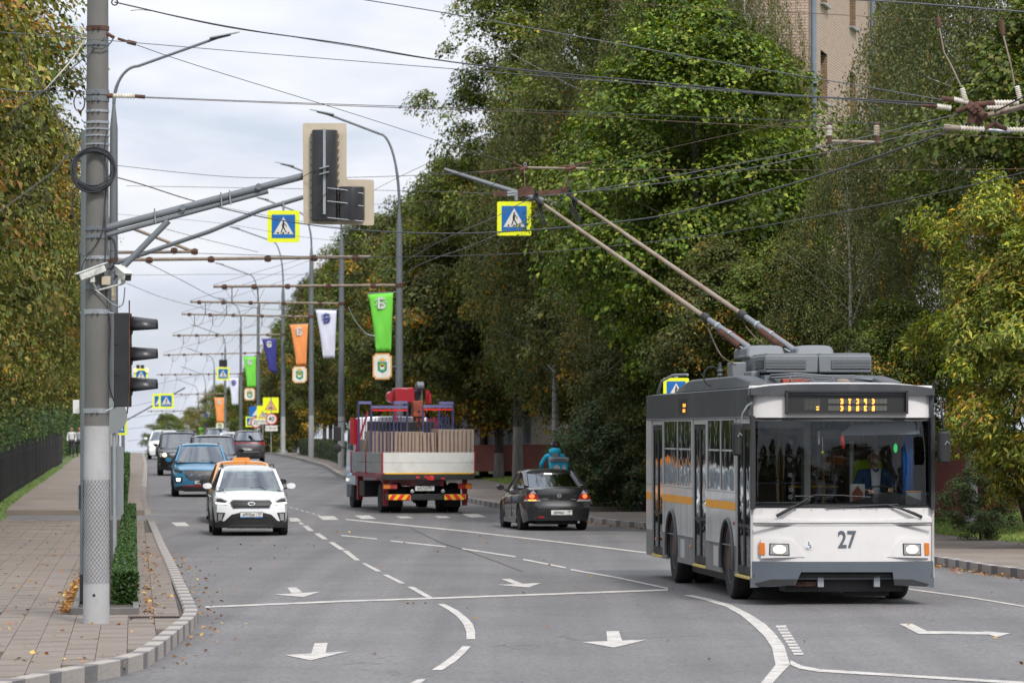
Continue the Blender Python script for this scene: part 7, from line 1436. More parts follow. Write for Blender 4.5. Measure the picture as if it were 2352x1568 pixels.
for i in range(9):
    for j in range(12):
        lit = (6 <= i <= 8 and 9 <= j <= 10 and i != 7); xx0, zz0 = zc(842 + j * 9.2, 1184 + i * 8.6); s_ = .011 if lit else .0065; (on if lit else off).box((xx0, .054, zz0), (s_ * 1.7, .004, s_ * 1.7))
obj('unlit_dots', off, 'led_off', disp, kind='stuff'); obj('lit_dots', on, 'led_on', disp, kind='stuff')
def curved_pane(nm, x0, x1, z0, z1, m_, eps, nx=12, nz=3):
    P = [[(lerp(x0, x1, j / nx), yF(lerp(x0, x1, j / nx), lerp(z0, z1, i / nz)) - eps, lerp(z0, z1, i / nz)) for j in range(nx + 1)] for i in range(nz + 1)]
    return T(nm, MB().grid(P), m_, smooth=80)
curved_pane('display_glass', x0, x1, z0, z1, 'glass_bus', -.004, 8, 1)
for a, b_, c_, d_ in ((-1.24, 1.24, 2.455, 2.50), (-1.24, 1.24, 1.30, 1.345), (-1.24, -1.17, 1.345, 2.455), (1.17, 1.24, 1.345, 2.455)): wrapb('windscreen_seal', rectp(a, b_, c_, d_), 'trimblack', .008)
curved_pane('windscreen', -1.175, 1.175, 1.34, 2.46, 'glass_bus', .004)
for nm, px, poly in (('headlight', 1790, [(1768, 1247), (1812, 1248), (1813, 1275), (1767, 1274)]), ('headlight', 2095, [(2073, 1247), (2116, 1248), (2117, 1275), (2074, 1274)])):
    q = [FP(*p) for p in poly][::-1]; xs = [p[0] for p in q]; zs_ = [p[1] for p in q]; cx_, cz_ = sum(xs) / 4, sum(zs_) / 4; out_ = -1 if cx_ < 0 else 1
    wrapb('headlight_surround', [(cx_ + out_ * .24, cz_ + .14), (cx_ - out_ * .16, cz_ + .13), (cx_ - out_ * .23, cz_ + .06), (cx_ - out_ * .34, cz_ - .10), (cx_ + out_ * .24, cz_ - .12)][::(1 if out_ > 0 else -1)], 'bus_white', .014)
    hl = wrapb('headlight', q, 'trimblack', .022); rr = wrap_patch('reflector', bus, [(cx_ + (x - cx_) * .90, cz_ + (z - cz_) * .86) for x, z in q], yF, 'lens_clear', .028); rr.parent = hl
    b = wrap_patch('bulb_glow', bus, [(cx_ + .085 * math.cos(a), cz_ + .058 * math.sin(a)) for a in np.linspace(0, 2 * PI, 15)[:-1]], yF, 'lamp_white', .033); b.parent = hl
for poly in ([(1745, 1246), (1757, 1246), (1758, 1273), (1745, 1273)], [(2125, 1246), (2136, 1247), (2137, 1274), (2126, 1274)]): wrapb('turn_signal', [FP(*p) for p in poly][::-1], 'lens_amber', .03)
for px in (1781, 2108):
    x, z = FP(px, 900); m_ = T('marker_lamp', MB().box((x, yF(x, z) - .02, z), (.115, .05, .07)), 'trimblack', bevel=.012); obj('lamp_lit', MB().box((x, yF(x, z) - .047, z), (.05, .008, .035)), 'lamp_amber', m_)
x, z = FP(1944, 1240); put_text('27', .315, 'bus_bumper', bus, (x, yF(x, z) - .012, z), (PI / 2, 0, 0), name='fleet_number', sx=.78, bold=.006)
x, z = FP(1857, 1252); wrapb('sticker', [(x + .062 * math.cos(a), z + .062 * math.sin(a)) for a in np.linspace(0, 2 * PI, 21)[:-1]], 's_white', .008); b = MB()
y_ = yF(x, z) - .011; b.tube([(x - .005 + .028 * math.cos(a), y_, z - .014 + .028 * math.sin(a)) for a in np.linspace(-2.6, 1.2, 12)], .0045, 4); b.tube([(x - .002, y_, z + .035), (x - .002, y_, z + .005), (x + .018, y_, z + .005), (x + .03, y_, z - .03)], .005, 4); b.lathe((x - .002, y_, z + .045), [(.008, -.003), (.008, .003)], 8, 'y'); b.tube([(x - .03, y_, z - .04), (x - .035, y_, z - .045)], .004, 4)
T('wheelchair_mark', b, 's_blue')
for px in (1722.5, 2152): 
    for py in (1212, 1275): x, z = FP(px, py); T('panel_latch', MB().lathe((x * .985, yF(x, z) - .01, z), [(.012, -.006), (.012, .006)], 8, 'y'), 'pole_grey')
for z_ in (1.10, 1.27): 
    for k in range(-5, 6): T('rivet', MB().lathe((k * .22, yF(k * .22, z_) - .001, z_), [(.007, -.004), (.007, .002)], 6, 'y'), 'pole_grey')
for y in (2.9, 4.1, 6.3, 7.0, 8.9):
    T('side_seam', MB().span((-1.2515, y - .003, .76), (-1.2495, y + .003, 1.225)), 's_black')
for y in (3.1, 6.6): T('hatch', MB().span((-1.2525, y, .42), (-1.2505, y + .45, .70)), 'bus_silver', bevel=.004)
T('panel_seam', MB().span((-1.2, .03, 1.054), (1.2, .06, 1.064)), 's_black')
# wipers
def wiper(pts, r, blade):
    P = [Vector((FP(px, py)[0], yF(FP(px, py)[0], 1.4) - .035, FP(px, py)[1])) for px, py in pts]; o = T('wiper', MB().tube(P, r, 7), 'trimblack', smooth=60)
    Q = [Vector((FP(px, py)[0], yF(FP(px, py)[0], 1.4) - .022, FP(px, py)[1])) for px, py in blade]; obj('blade', MB().tube(Q, .009, 5), 'trimblack', o)
wiper([(1783, 1185), (1800, 1175), (1833, 1157), (1870, 1136), (1940, 1137)], [.022, .022, .016, .009, .008], [(1825, 1139), (1870, 1139), (1920, 1137), (1998, 1141)])
wiper([(2118, 1187), (2100, 1179), (2070, 1168), (2036, 1158), (1990, 1161)], [.022, .022, .016, .009, .008], [(1895, 1165), (1960, 1163), (1990, 1161), (2062, 1158)])
# side skins
def sidepanel(nm, poly, m_, sx=-1, d0=1.225, d1=1.25, **k): return T(nm, MB().prism(poly, lambda a, b_, d: (sx * d, a, b_), d0, d1), m_, **k)
def arch(yc, r, zb, y0, y1, zt):
    P = [(y0, zb)]; 
    for a in np.linspace(PI, 0, 13): P.append((yc + r * math.cos(a), max(zb, .50 + r * math.sin(a))))
    P += [(y1, zb), (y1, zt), (y0, zt)]; return P
DOORS = [(.16, 1.42), (4.36, 5.70), (9.18, 10.46)]; WINS = [(1.62, 4.22), (5.86, 9.02)]
FW_, RW_ = 2.15, 8.0
for sx in (-1, 1):
    D_ = DOORS if sx < 0 else []
    segs = [(1.44, 4.34, FW_), (5.72, 9.16, RW_), (10.48, 11.18, None)] if sx < 0 else [(.16, 4.34, FW_), (4.36, 5.70, None), (5.72, 9.16, RW_), (9.18, 11.18, None)]
    for y0, y1, wc in segs:
        if wc: 
            for ya, yb_, s_ in ((y0, wc, -1), (wc, y1, 1)):
                ed = [(wc + s_ * math.sqrt(.36 - (z - .5) ** 2), z) for z in (.34, .42, .5, .6, .68, .745)]; oy = ya if s_ < 0 else yb_
                sidepanel('lower_skirt', [(oy, .34)] + ed + [(oy, .745)], 'bus_lower', sx)
            P = [(y0, .75)] + [(wc + .60 * math.cos(a), .50 + .60 * math.sin(a)) for a in np.linspace(PI - math.asin(.25 / .6), math.asin(.25 / .6), 11)] + [(y1, .75), (y1, 1.47), (y0, 1.47)]; sidepanel('side_panel', P, 'bus_silver', sx)
        else: sidepanel('lower_skirt', [(y0, .34), (y1, .34), (y1, .745), (y0, .745)], 'bus_lower', sx); sidepanel('side_panel', [(y0, .75), (y1, .75), (y1, 1.47), (y0, 1.47)], 'bus_silver', sx)
        ya, yb2 = (y0 + .02, y1 - .02); sidepanel('orange_stripe', [(ya, 1.235), (yb2, 1.235), (yb2, 1.345), (ya, 1.345)], 'bus_orange', sx, 1.2505, 1.2535)
        # window band of this segment
        w0, w1 = (max(y0, y0 + .14), y1 - .12) if y1 - y0 > 1 else (None, None)
        if w0 is None: sidepanel('side_panel', [(y0, 1.475), (y1, 1.475), (y1, 2.50), (y0, 2.50)], 'bus_silver', sx)
        else:
            sidepanel('window_post', [(y0, 1.475), (w0, 1.475), (w0, 2.50), (y0, 2.50)], 'bus_silver', sx); sidepanel('window_post', [(w1, 1.475), (y1, 1.475), (y1, 2.50), (w1, 2.50)], 'bus_silver', sx)
            n_ = 2 if y1 - y0 < 3.2 or sx < 0 else 3
            for k in range(n_):
                a, b_ = lerp(w0, w1, k / n_), lerp(w0, w1, (k + 1) / n_); wd_ = sidepanel('side_window', [(a + .03, 1.50), (b_ - .03, 1.50), (b_ - .03, 2.47), (a + .03, 2.47)], 'glass_side', sx, 1.232, 1.238)
                f = MB()
                for q in (a + .015, b_ - .015): f.prism([(q - .015, 1.475), (q + .015, 1.475), (q + .015, 2.50), (q - .015, 2.50)], lambda u, v, d: (sx * d, u, v), 1.228, 1.248)
                for zz in ((1.475, 1.50), (2.47, 2.50)): f.prism([(a, zz[0]), (b_, zz[0]), (b_, zz[1]), (a, zz[1])], lambda u, v, d: (sx * d, u, v), 1.227, 1.247)
                f.prism([(a + .15, 2.04), (b_ - .15, 2.04), (b_ - .15, 2.065), (a + .15, 2.065)], lambda u, v, d: (sx * d, u, v), 1.238, 1.246); obj('window_frame', f, 'trimblack' if 0 else 'bus_silver', wd_)
        if wc:
            ar = MB(); pts = [(sx * 1.262, wc + .60 * math.cos(a), .50 + .60 * math.sin(a)) for a in np.linspace(PI + .15, -.15, 17)]; ar.tube(pts, .030, 6); T('wheel_arch', ar, 'bus_dark', smooth=60)
    sidepanel('roof_band', [(.14, 2.505), (11.18, 2.505), (11.18, 2.86), (.14, 2.86)], 'bus_dark', sx, 1.20, 1.248); T('gutter', MB().tube([(sx * 1.25, .16, 2.505), (sx * 1.25, 11.15, 2.505)], .012, 5), 'pole_grey'); T('lower_trim', MB().tube([(sx * 1.252, 1.5, .747), (sx * 1.252, 4.3, .747)], .010, 5).tube([(sx * 1.252, 5.75, .747), (sx * 1.252, 9.1, .747)], .010, 5), 'pole_grey')
for y0, y1 in DOORS:
    dr = T('door_frame', MB().span((-1.238, y0, .36), (-1.20, y0 + .04, 2.50)).span((-1.238, y1 - .04, .36), (-1.20, y1, 2.50)).span((-1.238, y0, 2.42), (-1.20, y1, 2.50)), 'bus_silver')
    n_ = 2; 
    for k in range(2):
        a, b_ = lerp(y0 + .04, y1 - .04, k / 2), lerp(y0 + .04, y1 - .04, (k + 1) / 2); lf = T('door_leaf', MB().span((-1.232, a + .01, .40), (-1.200, a + .06, 2.41)).span((-1.232, b_ - .06, .40), (-1.200, b_ - .01, 2.41)).span((-1.232, a, .40), (-1.200, b_, .50)).span((-1.232, a, 2.34), (-1.20, b_, 2.41)).span((-1.230, a + .06, 1.02), (-1.205, b_ - .06, 1.06)), 'trimblack')
        obj('door_glass', MB().span((-1.219, a + .06, .50), (-1.213, b_ - .06, 2.34)), 'glass_side', lf)
    T('door_step', MB().span((-1.262, y0 + .02, .335), (-1.10, y1 - .02, .375)), 'step_yellow', bevel=.008)
# corner pillars, roof, floor, rear
for sx in (-1, 1):
    T('corner_pillar', MB().span((sx * 1.19, .05, 1.28), (sx * 1.243, .155, 2.52)), 'trimblack'); T('corner_panel', MB().span((sx * 1.21, .12, .36), (sx * 1.242, .165, 1.29)), 'bus_silver'); T('corner_cap', MB().span((sx * 1.19, .225, 2.50), (sx * 1.246, .30, 2.92)), 'bus_white', bevel=.02)
T('roof', MB().boxmap(10, 14, 2, lambda u, v, w_: (u * 1.245, .02 + v * 11.2 + .05 * u * u * (1 - v), 2.80 + w_ * (.09 + .06 * (1 - u ** 4)) )), 'bus_dark', smooth=50)
T('roof_lip', MB().boxmap(10, 1, 2, lambda u, v, w_: (u * 1.22, .05 + v * .35 + .10 * abs(u) ** 4, 2.88 + w_ * (.065 * (1 - u ** 4)) * (.5 + .5 * v) + .03 * w_)), 'bus_white', smooth=60)
T('floor', MB().span((-1.2, .1, .36), (1.2, 11.15, .42)), 'trimblack'); T('rear_wall', MB().span((-1.24, 11.1, .36), (1.24, 11.2, 1.5)).span((-1.24, 11.1, 2.4), (1.24, 11.2, 2.88)).span((-1.24, 11.1, 1.5), (-1.0, 11.2, 2.4)).span((1.0, 11.1, 1.5), (1.24, 11.2, 2.4)), 'bus_silver', bevel=.03); T('rear_window', MB().span((-1, 11.13, 1.5), (1, 11.15, 2.4)), 'glass_side')
un = MB()
for a, b_ in (((-.75, .3, .17), (.85, .8, .34)), ((-.5, .9, .2), (.5, 3.2, .36)), ((-1.05, 2.9, .2), (1.05, 7.2, .34)), ((.1, .5, .1), (.7, .6, .3))): un.span(a, b_)
T('underframe', un, 'trimblack'); T('tow_beam', MB().span((-.62, .12, .34), (.72, .2, .37)), 'pole_grey'); T('rusty_link', MB().span((-.75, .16, .25), (-.35, .3, .31)), 'rust'); T('tow_bracket', MB().span((-.34, .10, .24), (-.26, .2, .38)), 'galv'); T('tow_bracket', MB().span((.42, .10, .24), (.50, .2, .38)), 'galv')
for sx in (-1, 1):
    for y in (FW_, RW_): wheel(bus, sx * 1.085, y, .49, .28, sx, .56, rim='pole_grey')
    wheel(bus, sx * .76, RW_, .49, .28, sx, .56, rim='pole_grey')
    T('mud_flap', MB().span((sx * .9, FW_ + .56, .18), (sx * 1.2, FW_ + .58, .6)), 'tyre'); T('wheel_well', MB().span((sx * .80, FW_ - .62, .42), (sx * .82, FW_ + .62, 1.15)).span((sx * .82, FW_ - .62, 1.13), (sx * 1.22, FW_ + .62, 1.15)).span((sx * .55, RW_ - .62, .42), (sx * .57, RW_ + .62, 1.15)).span((sx * .57, RW_ - .62, 1.13), (sx * 1.22, RW_ + .62, 1.15)), 's_black')
for y, z in ((1.55, 1.06), (5.9, .62), (9.9, .62)): T('side_marker', MB().box((-1.258, y, z), (.02, .09, .045)), 'lens_red' if z > 1 else 'lens_amber', bevel=.006)
y, z = SPt(1571, 936); T('side_display', MB().span((-1.252, y - .25, z - .10), (-1.246, y + .55, z + .12)), 's_black'); T('side_display_text', MB().span((-1.2545, y - .2, z + .01), (-1.2525, y + .1, z + .06)).span((-1.2545, y - .15, z - .07), (-1.2525, y + .12, z - .02)), 'led_on')
# door side handrail panels etc, interior
T('partition', MB().span((-1.15, 1.5, .42), (-.22, 1.54, 1.35)), 'int_cream')
pf = MB()
for a, b_ in (((-1.14, 1.47, 1.35), (-1.06, 1.53, 2.45)), ((-.30, 1.47, 1.35), (-.20, 1.53, 2.45)), ((-1.14, 1.47, 2.36), (-.20, 1.53, 2.46)), ((.0 - .02 + .36, 1.47, 1.2), (.40, 1.53, 2.46))): pf.span(a, b_)
T('partition_frame', pf, 'int_cream', bevel=.02); rb = MB()
for a, b_ in (((-1.05, 1.455, 1.38), (-1.02, 1.47, 2.30)), ((-.34, 1.455, 1.38), (-.31, 1.47, 2.30)), ((-1.05, 1.455, 2.28), (-.31, 1.47, 2.32)), ((-1.05, 1.455, 1.98), (-.31, 1.47, 2.0)), ((-1.05, 1.455, 1.60), (-.31, 1.47, 1.62))): rb.span(a, b_)
T('partition_rubber', rb, 'trimblack')
for x, z in ((-.48, 2.17), (-.50, 1.93), (-.49, 1.72), (-.48, 1.52), (-.49, 1.42)):
    fl_ = MB(); 
    for k in range(5): a = k * 2 * PI / 5; fl_.lathe((x + .022 * math.cos(a), 1.45, z + .022 * math.sin(a)), [(.014, -.002), (.014, .002)], 8, 'y')
    T('flower_sticker', fl_, 'int_cream')
T('side_wall_inner', MB().span((1.19, 1.8, .42), (1.215, 11, 1.45)).span((-1.215, 1.8, .42), (-1.19, 4.3, 1.45)).span((-1.215, 5.8, .42), (-1.19, 9.1, 1.45)), 'int_brown'); T('inner_bulkhead', MB().span((-1.1, 10.9, .42), (1.1, 11.0, 1.6)), 'int_brown')
T('ceiling_inner', MB().span((-1.18, .2, 2.74), (1.18, 11.0, 2.79)), 'int_brown')
for k, (x, y) in enumerate(((-.15, 2.1), (.17, 2.6), (-.3, 3.6), (.25, 4.6), (-.35, 5.9), (.3, 7.0), (.9, 3.6), (-.9, 6.2))): T('grab_pole', MB().tube([(x, y, .42), (x, y, 2.74)], .018, 8), 'yellow_rail', smooth=60)
T('grab_rail', MB().tube([(-.4, 2.2, 1.55), (.3, 2.2, 1.55)], .016, 7), 'yellow_rail'); 
for y in (3.0, 3.9, 4.9, 6.4, 7.3, 8.4, 9.3):
    for x in (.78, -.78) if not (4.2 < y < 5.8) else (.78,): st_ = T('passenger_seat', MB().boxmap(3, 2, 4, lambda u, v, w_: (x + u * .38, y + v * .08 + .10 * w_, .85 + w_ * .75)).span((x - .38, y - .42, .80), (x + .38, y + .05, .90)), 'int_brown', bevel=.02)
dash = T('dashboard', MB().boxmap(10, 4, 3, lambda u, v, w_: (.02 + u * 1.14, .18 + v * .55 + .08 * u ** 4, 1.02 + w_ * (.34 + .14 * max(0, 1 - ((u - .55) / .42) ** 2) - .1 * v))), 'trimblack', smooth=50)
x, z = FP(1965, 1141, .45); T('route_card', MB().box((x, .32, 1.49), (.20, .02, .24)), 'int_cream', bevel=.01); T('card_icon', MB().prism([(-.07, -.10), (.07, -.10), (.075, .0), (0, .10), (-.075, .0)], lambda a, b_, d: (x + a, d, 1.49 + b_), .306, .309), 'boom_rust')
x, z = FP(2027, 1143); T('dash_lens', MB().lathe((x, .20, 1.44), [(.045, -.01), (.045, .01), (.03, .012)], 14, 'y'), 'int_cream'); T('dash_tub', MB().box((1.0, .34, 1.44), (.2, .12, .12)), 'int_cream', bevel=.01); T('tub_lid', MB().box((1.0, .34, 1.51), (.21, .13, .015)), 'bus_orange')
T('sun_visor', MB().prism([(.02, 2.30), (.16, 2.40), (1.08, 2.44), (1.08, 2.28), (.7, 2.27), (.02, 2.26)], lambda a, b_, d: (a, d, b_), .30, .32), 'bus_roofkit'); T('inner_mirror', MB().boxmap(4, 2, 3, lambda u, v, w_: (-.02 + u * .27, .42 + v * .05, 2.19 + w_ * .17)), 'trimblack', bevel=.02)
T('side_curtain', MB().boxmap(12, 1, 6, lambda u, v, w_: (.97 + u * .07, .55 + v * .03 + .02 * math.sin(u * 9), 1.45 + w_ * .9)), 'cloth_navy' if 0 else 's_blue', smooth=60)
T('red_charm', MB().tube([(.02, .26, 2.26), (.02, .26, 2.18), (.04, .26, 2.08)], [.02, .035, .012], 7), 'reflect_r'); T('yellow_charm', MB().lathe((-.24, .30, 2.03), [(.004, .025), (.025, 0), (.004, -.025)], 10), 's_yellow', smooth=60); T('charm_cord', MB().tube([(-.24, .30, 2.25), (-.24, .30, 2.05)], .003, 4), 'insul'); T('pale_charm', MB().tube([(-.29, .3, 2.32), (-.29, .3, 2.14)], .018, 6), 'cloth_grey')
T('green_lamp', MB().lathe((.62 + .22, .75, 2.09), [(.01, -.06), (.026, -.03), (.026, .03), (.01, .06)], 10), 'lime_glow', smooth=60); T('red_indicator', MB().box((.96, .8, 1.83), (.012, .01, .10)), 'lens_red')
sw = MB(); c = Vector((.70, .86, 1.47)); sw.tube([c + Vector((.24 * math.cos(a), .19 * math.sin(a), .10 * math.sin(a))) for a in np.linspace(0, 2 * PI, 26)], .016, 7); sw.tube([c, c + Vector((0, -.1, -.3))], .03, 8); sw.tube([c + Vector((-.22, 0, 0)), c + Vector((.22, 0, 0))], .014, 6); T('steering_wheel', sw, 'trimblack', smooth=60)
T('driver_seat', MB().boxmap(4, 3, 6, lambda u, v, w_: (.64 + u * .26 * (1 - .3 * w_ ** 3), 1.62 + v * .12 + w_ * .08, 1.0 + w_ * .93)).span((.4, 1.1, .92), (.88, 1.65, 1.05)), 'cloth_lime', bevel=.03); T('driver_platform', MB().span((.4, .7, .42), (1.18, 1.9, .72)), 'trimblack'); T('cab_rear_wall', MB().span((.38, 1.98, .42), (1.18, 2.02, 2.1)), 'int_brown')
# mirrors
for sx, pts, box in ((-1, [(1727, 925), (1716, 932), (1705, 950), (1700, 985), (1700, 1010)], (1683, 1703, 970, 1046)), (1, [(2152, 915), (2160, 922), (2163, 950), (2168, 985)], (2154, 2182, 990, 1063))):
    P = [(FP(px, py, -.22 if k else .06)[0], -.22 if k else .06, FP(px, py)[1]) for k, (px, py) in enumerate(pts)]; mo_ = T('mirror_arm', MB().tube(P, .014, 7), 'pole_grey' if sx < 0 else 'trimblack', smooth=60)
    a, b_ = FP(box[0], box[3], -.25), FP(box[1], box[2], -.25); cx_, cz_, hx, hz = (a[0] + b_[0]) / 2, (a[1] + b_[1]) / 2, abs(b_[0] - a[0]) / 2, abs(b_[1] - a[1]) / 2
    T('mirror', MB().boxmap(4, 3, 6, lambda u, v, w_: (cx_ + u * hx * (1 - .12 * (2 * w_ - 1) ** 4), -.32 + v * .14 + .03 * u * u, cz_ + (2 * w_ - 1) * hz)), 'black_plastic', bevel=.025); T('mirror_clamp', MB().tube([(cx_, -.33, cz_ + .03), (cx_ + .02, -.35, cz_ + .08), (cx_ + .05, -.33, cz_ + .05)], .010, 6), 'galv')
T('grab_handle', MB().tube([(-1.27, .06, 2.62), (-1.29, .03, 2.80), (-1.26, .08, 2.85)], .012, 6).tube([(-1.27, .06, 2.62), (-1.28, .0, 2.52)], .012, 6), 'trimblack')
# roof equipment
y0 = 2.2
def RF(px, py, y): return FP(px, py, y)
def rbox(nm, pa, pb, ya, yb_, m_='bus_roofkit', bv=.02, par=None):
    a, b_ = RF(*pa, ya), RF(*pb, ya); return obj(nm, MB().span((a[0], ya, min(a[1], b_[1])), (b_[0], yb_, max(a[1], b_[1]))), m_, par or bus, bevel=bv)
for k, (xa, xb) in enumerate(((1758, 1879), (1880.5, 2002))):
    u_ = rbox('air_unit', (xa, 856), (xb, 815), y0, 4.4); rbox('unit_lid', (xa + 4, 815), (xb - 4, 811), y0 + .1, 4.3, par=u_, bv=.01)
for la, lb in ((1759, 1851), (1910, 2000)):
    rc = rbox('louvre_recess', (la, 847.6), (lb, 826.6), y0 - .004, y0 + .001, 's_black', 0)
    for k in range(6): rbox('louvre', (la, 845.5 - k * 3.3), (lb, 843.7 - k * 3.3), y0 - .022, y0 - .004, 'bus_roofkit', 0, rc)
sl_ = RF(1758, 847, y0); T('side_louvre_recess', MB().span((sl_[0] - .005, 2.35, sl_[1]), (sl_[0] - .001, 3.1, RF(1758, 827, y0)[1])), 's_black')
for k in range(5): T('side_louvre', MB().span((sl_[0] - .02, 2.35, sl_[1] + .025 + k * .024), (sl_[0] - .005, 3.1, sl_[1] + .036 + k * .024)), 'bus_roofkit')
for xa, xb in ((1716, 1803), (1829, 1917)):
    a, b_ = RF(xa, 815, 3.6), RF(xb, 792.5, 3.6); T('pole_base_cover', MB().boxmap(6, 5, 5, lambda u, v, w_: ((a[0] + b_[0]) / 2 + u * abs(b_[0] - a[0]) / 2 * (1 - .10 * w_ ** 3), 3.6 + v * 1.3 + .06 * w_, a[1] - .05 + w_ * (b_[1] - a[1] + .05) - .02 * u ** 4 * w_)), 'bus_roofkit', bevel=.04)
T('unit_frame', MB().span((-.72, 2.22, 2.97), (.80, 2.30, 3.10)).span((-.72, 2.3, 2.95), (-.64, 4.4, 3.10)).span((.72, 2.3, 2.95), (.80, 4.4, 3.10)).span((-.72, 4.3, 2.95), (.80, 4.4, 3.1)), 'pole_grey'); T('rusty_box', MB().span((-.5, 2.0, 2.97), (-.12, 2.2, 3.04)), 'boom_rust', bevel=.008); T('rusty_cap', MB().lathe((.35, 2.05, 2.99), [(.11, 0), (.11, .03), (.06, .05)], 14), 'rustpale', smooth=40)
rc_ = MB(); r = random.Random(8)
for k in range(7):
    z_ = 3.07 + r.uniform(-.02, .03); rc_.tube([(-.65, 2.1 + k * .02, z_), (-.3, 2.02, z_ + .02), (.1, 2.05, z_ + r.uniform(-.02, .03)), (.5, 2.05, z_ - .01), (.75 + .05 * k, 2.2, z_ - .05), (1.0, 2.6, 2.99)], .011, 5)
for k in range(3): rc_.tube([(-.4 + k * .3, 2.02, 3.07), (-.38 + k * .3, 1.95, 3.0), (-.25 + k * .3, 1.98, 2.99), (-.1 + k * .3, 2.0, 3.04)], .008, 5)
T('roof_cables', rc_, 'pole_grey', smooth=60)
for sx, ya, yb_ in ((-1, 1.5, 8.6), (1, 1.5, 8.8)): T('roof_fairing', MB().boxmap(5, 12, 4, lambda u, v, w_: (sx * (.92 + .0) + u * .20 * (1 - .35 * w_), ya + v * (yb_ - ya), 2.90 + w_ * .20 * min(1, .55 + 3 * min(v, 1 - v)) )), 'bus_dark', bevel=.03)
T('roof_box', MB().span((-.85, 2.6, 2.97), (-.72, 3.3, 3.16)).span((-1.0, 3.4, 3.0), (-.80, 3.9, 3.3)), 'bus_roofkit', bevel=.02); T('roof_insulator', MB().lathe((-1.0, 4.6, 3.1), [(.03, 0), (.05, .03), (.03, .06), (.05, .09), (.03, .12), (.02, .22)], 10), 'bus_dark'); T('roof_ring', MB().tube([(-1.08 + .12 * math.cos(a), 4.9, 3.12 + .14 * math.sin(a)) for a in np.linspace(0, 2 * PI, 18)], .012, 6), 'trimblack')
T('rear_roof_hoop', MB().tube([(-1.1, 10.9, 2.93), (-1.1, 10.4, 3.12), (-1.05, 9.4, 3.2), (-.9, 8.8, 3.2)], .02, 7), 'galv', smooth=60)
# trolley poles
for (bx_, by_), ring_, tip, lab in (((1722, 800), (1621, 718), (1228, 455), 'l'), ((1826, 806), (1706, 717), (1305, 447), 'r')):
    b0 = BWp(bx_, by_, 56.6); t0 = BWp(tip[0], tip[1], 60.0); k = (b0 - t0).length
    def at(px): # point on the pole with that picture x
        lo, hi = 0, 1
        for _ in range(30):
            m_ = (lo + hi) / 2; p = (Matrix.Translation(Bo) @ Matrix.Rotation(BZ, 4, 'Z')) @ b0.lerp(t0, m_); pxm = 1176 + p.x / p.y * F
            if pxm > px: lo = m_
            else: hi = m_
        return b0.lerp(t0, lo)
    rg_ = at(ring_[0]); po = T('trolley_pole', MB().tube([b0, rg_], [.050, .042], 10), 'bus_roofkit', smooth=60)
    obj('outer_pole', MB().tube([rg_, rg_.lerp(t0, .5), rg_.lerp(t0, .93), t0.lerp(rg_, .02)], [.036, .031, .024, .018], 10), 'rustpale', po, smooth=60)
    d = (t0 - b0).normalized(); s_ = d.cross(Vector((0, 0, 1))).normalized(); up = s_.cross(d)
    obj('pole_ring', MB().tube([rg_ - d * .06, rg_ + d * .06], .062, 12), 'trimblack', po, smooth=40); mid_ = b0.lerp(rg_, .55)
    for q in (.45, .72): obj('pole_clamp', MB().tube([b0.lerp(rg_, q) - d * .02, b0.lerp(rg_, q) + d * .02], .058, 10), 'galv', po)
    for sd_ in (-1, 1):
        st_ = b0.lerp(rg_, .60) + s_ * sd_ * .075 - up * .02; en = b0.lerp(rg_, .12) + s_ * sd_ * .085 - up * .03; n_ = 26 * 7; P = []
        for i in range(n_ + 1): a = i / 7 * 2 * PI; c_ = st_.lerp(en, i / n_); P.append(c_ + (s_ * math.cos(a) + up * math.sin(a)) * .042)
        obj('spring', MB().tube(P, .012, 4), 'rust' if sd_ < 0 else 'boom_rust', po, smooth=60); obj('spring_rod', MB().tube([en, b0 + s_ * sd_ * .09 - d * .15], .014, 6), 'galv', po)
    hd_ = MB(); hd_.tube([t0 - d * .25, t0 - d * .1, t0 + up * .02, t0 + up * .10], [.024, .034, .04, .02], 8); hd_.box(t0 + up * .10, (.035, .20, .05)); obj('trolley_head', hd_, 'trimblack', po)
    cl_ = MB(); r = random.Random(2)
    for k in range(4): cl_.tube([t0 - d * .12 + Vector((.01 * k, 0, 0)), t0 - d * .10 + Vector((.03 * k - .03, 0, -.2)), t0 - d * .2 + Vector((.02 * k, 0, -.32))], .009, 4)
    obj('head_straps', cl_, 'trimblack', po)
    if lab == 'l': P = [rg_ - up * .04, BWp(1627, 755, 57.5), BWp(1642, 790, 57), BWp(1660, 820, 56), BWp(1690, 838, 55.5)]
    else: P = [rg_ - up * .04, BWp(1712, 748, 58), BWp(1735, 775, 57.5), BWp(1755, 793, 57)]
    Q = []
    for i in range(len(P) - 1):
        p0, p1, p2, p3 = P[max(i - 1, 0)], P[i], P[i + 1], P[min(i + 2, len(P) - 1)]
        for k in range(5): t_ = k / 5; Q.append(.5 * ((2 * p1) + (p2 - p0) * t_ + (2 * p0 - 5 * p1 + 4 * p2 - p3) * t_ ** 2 + (3 * p1 - 3 * p2 + p3 - p0) * t_ ** 3))
    obj('pole_rope', MB().tube(Q + [P[-1]], .011, 6), 'wire_rust', po, smooth=60)
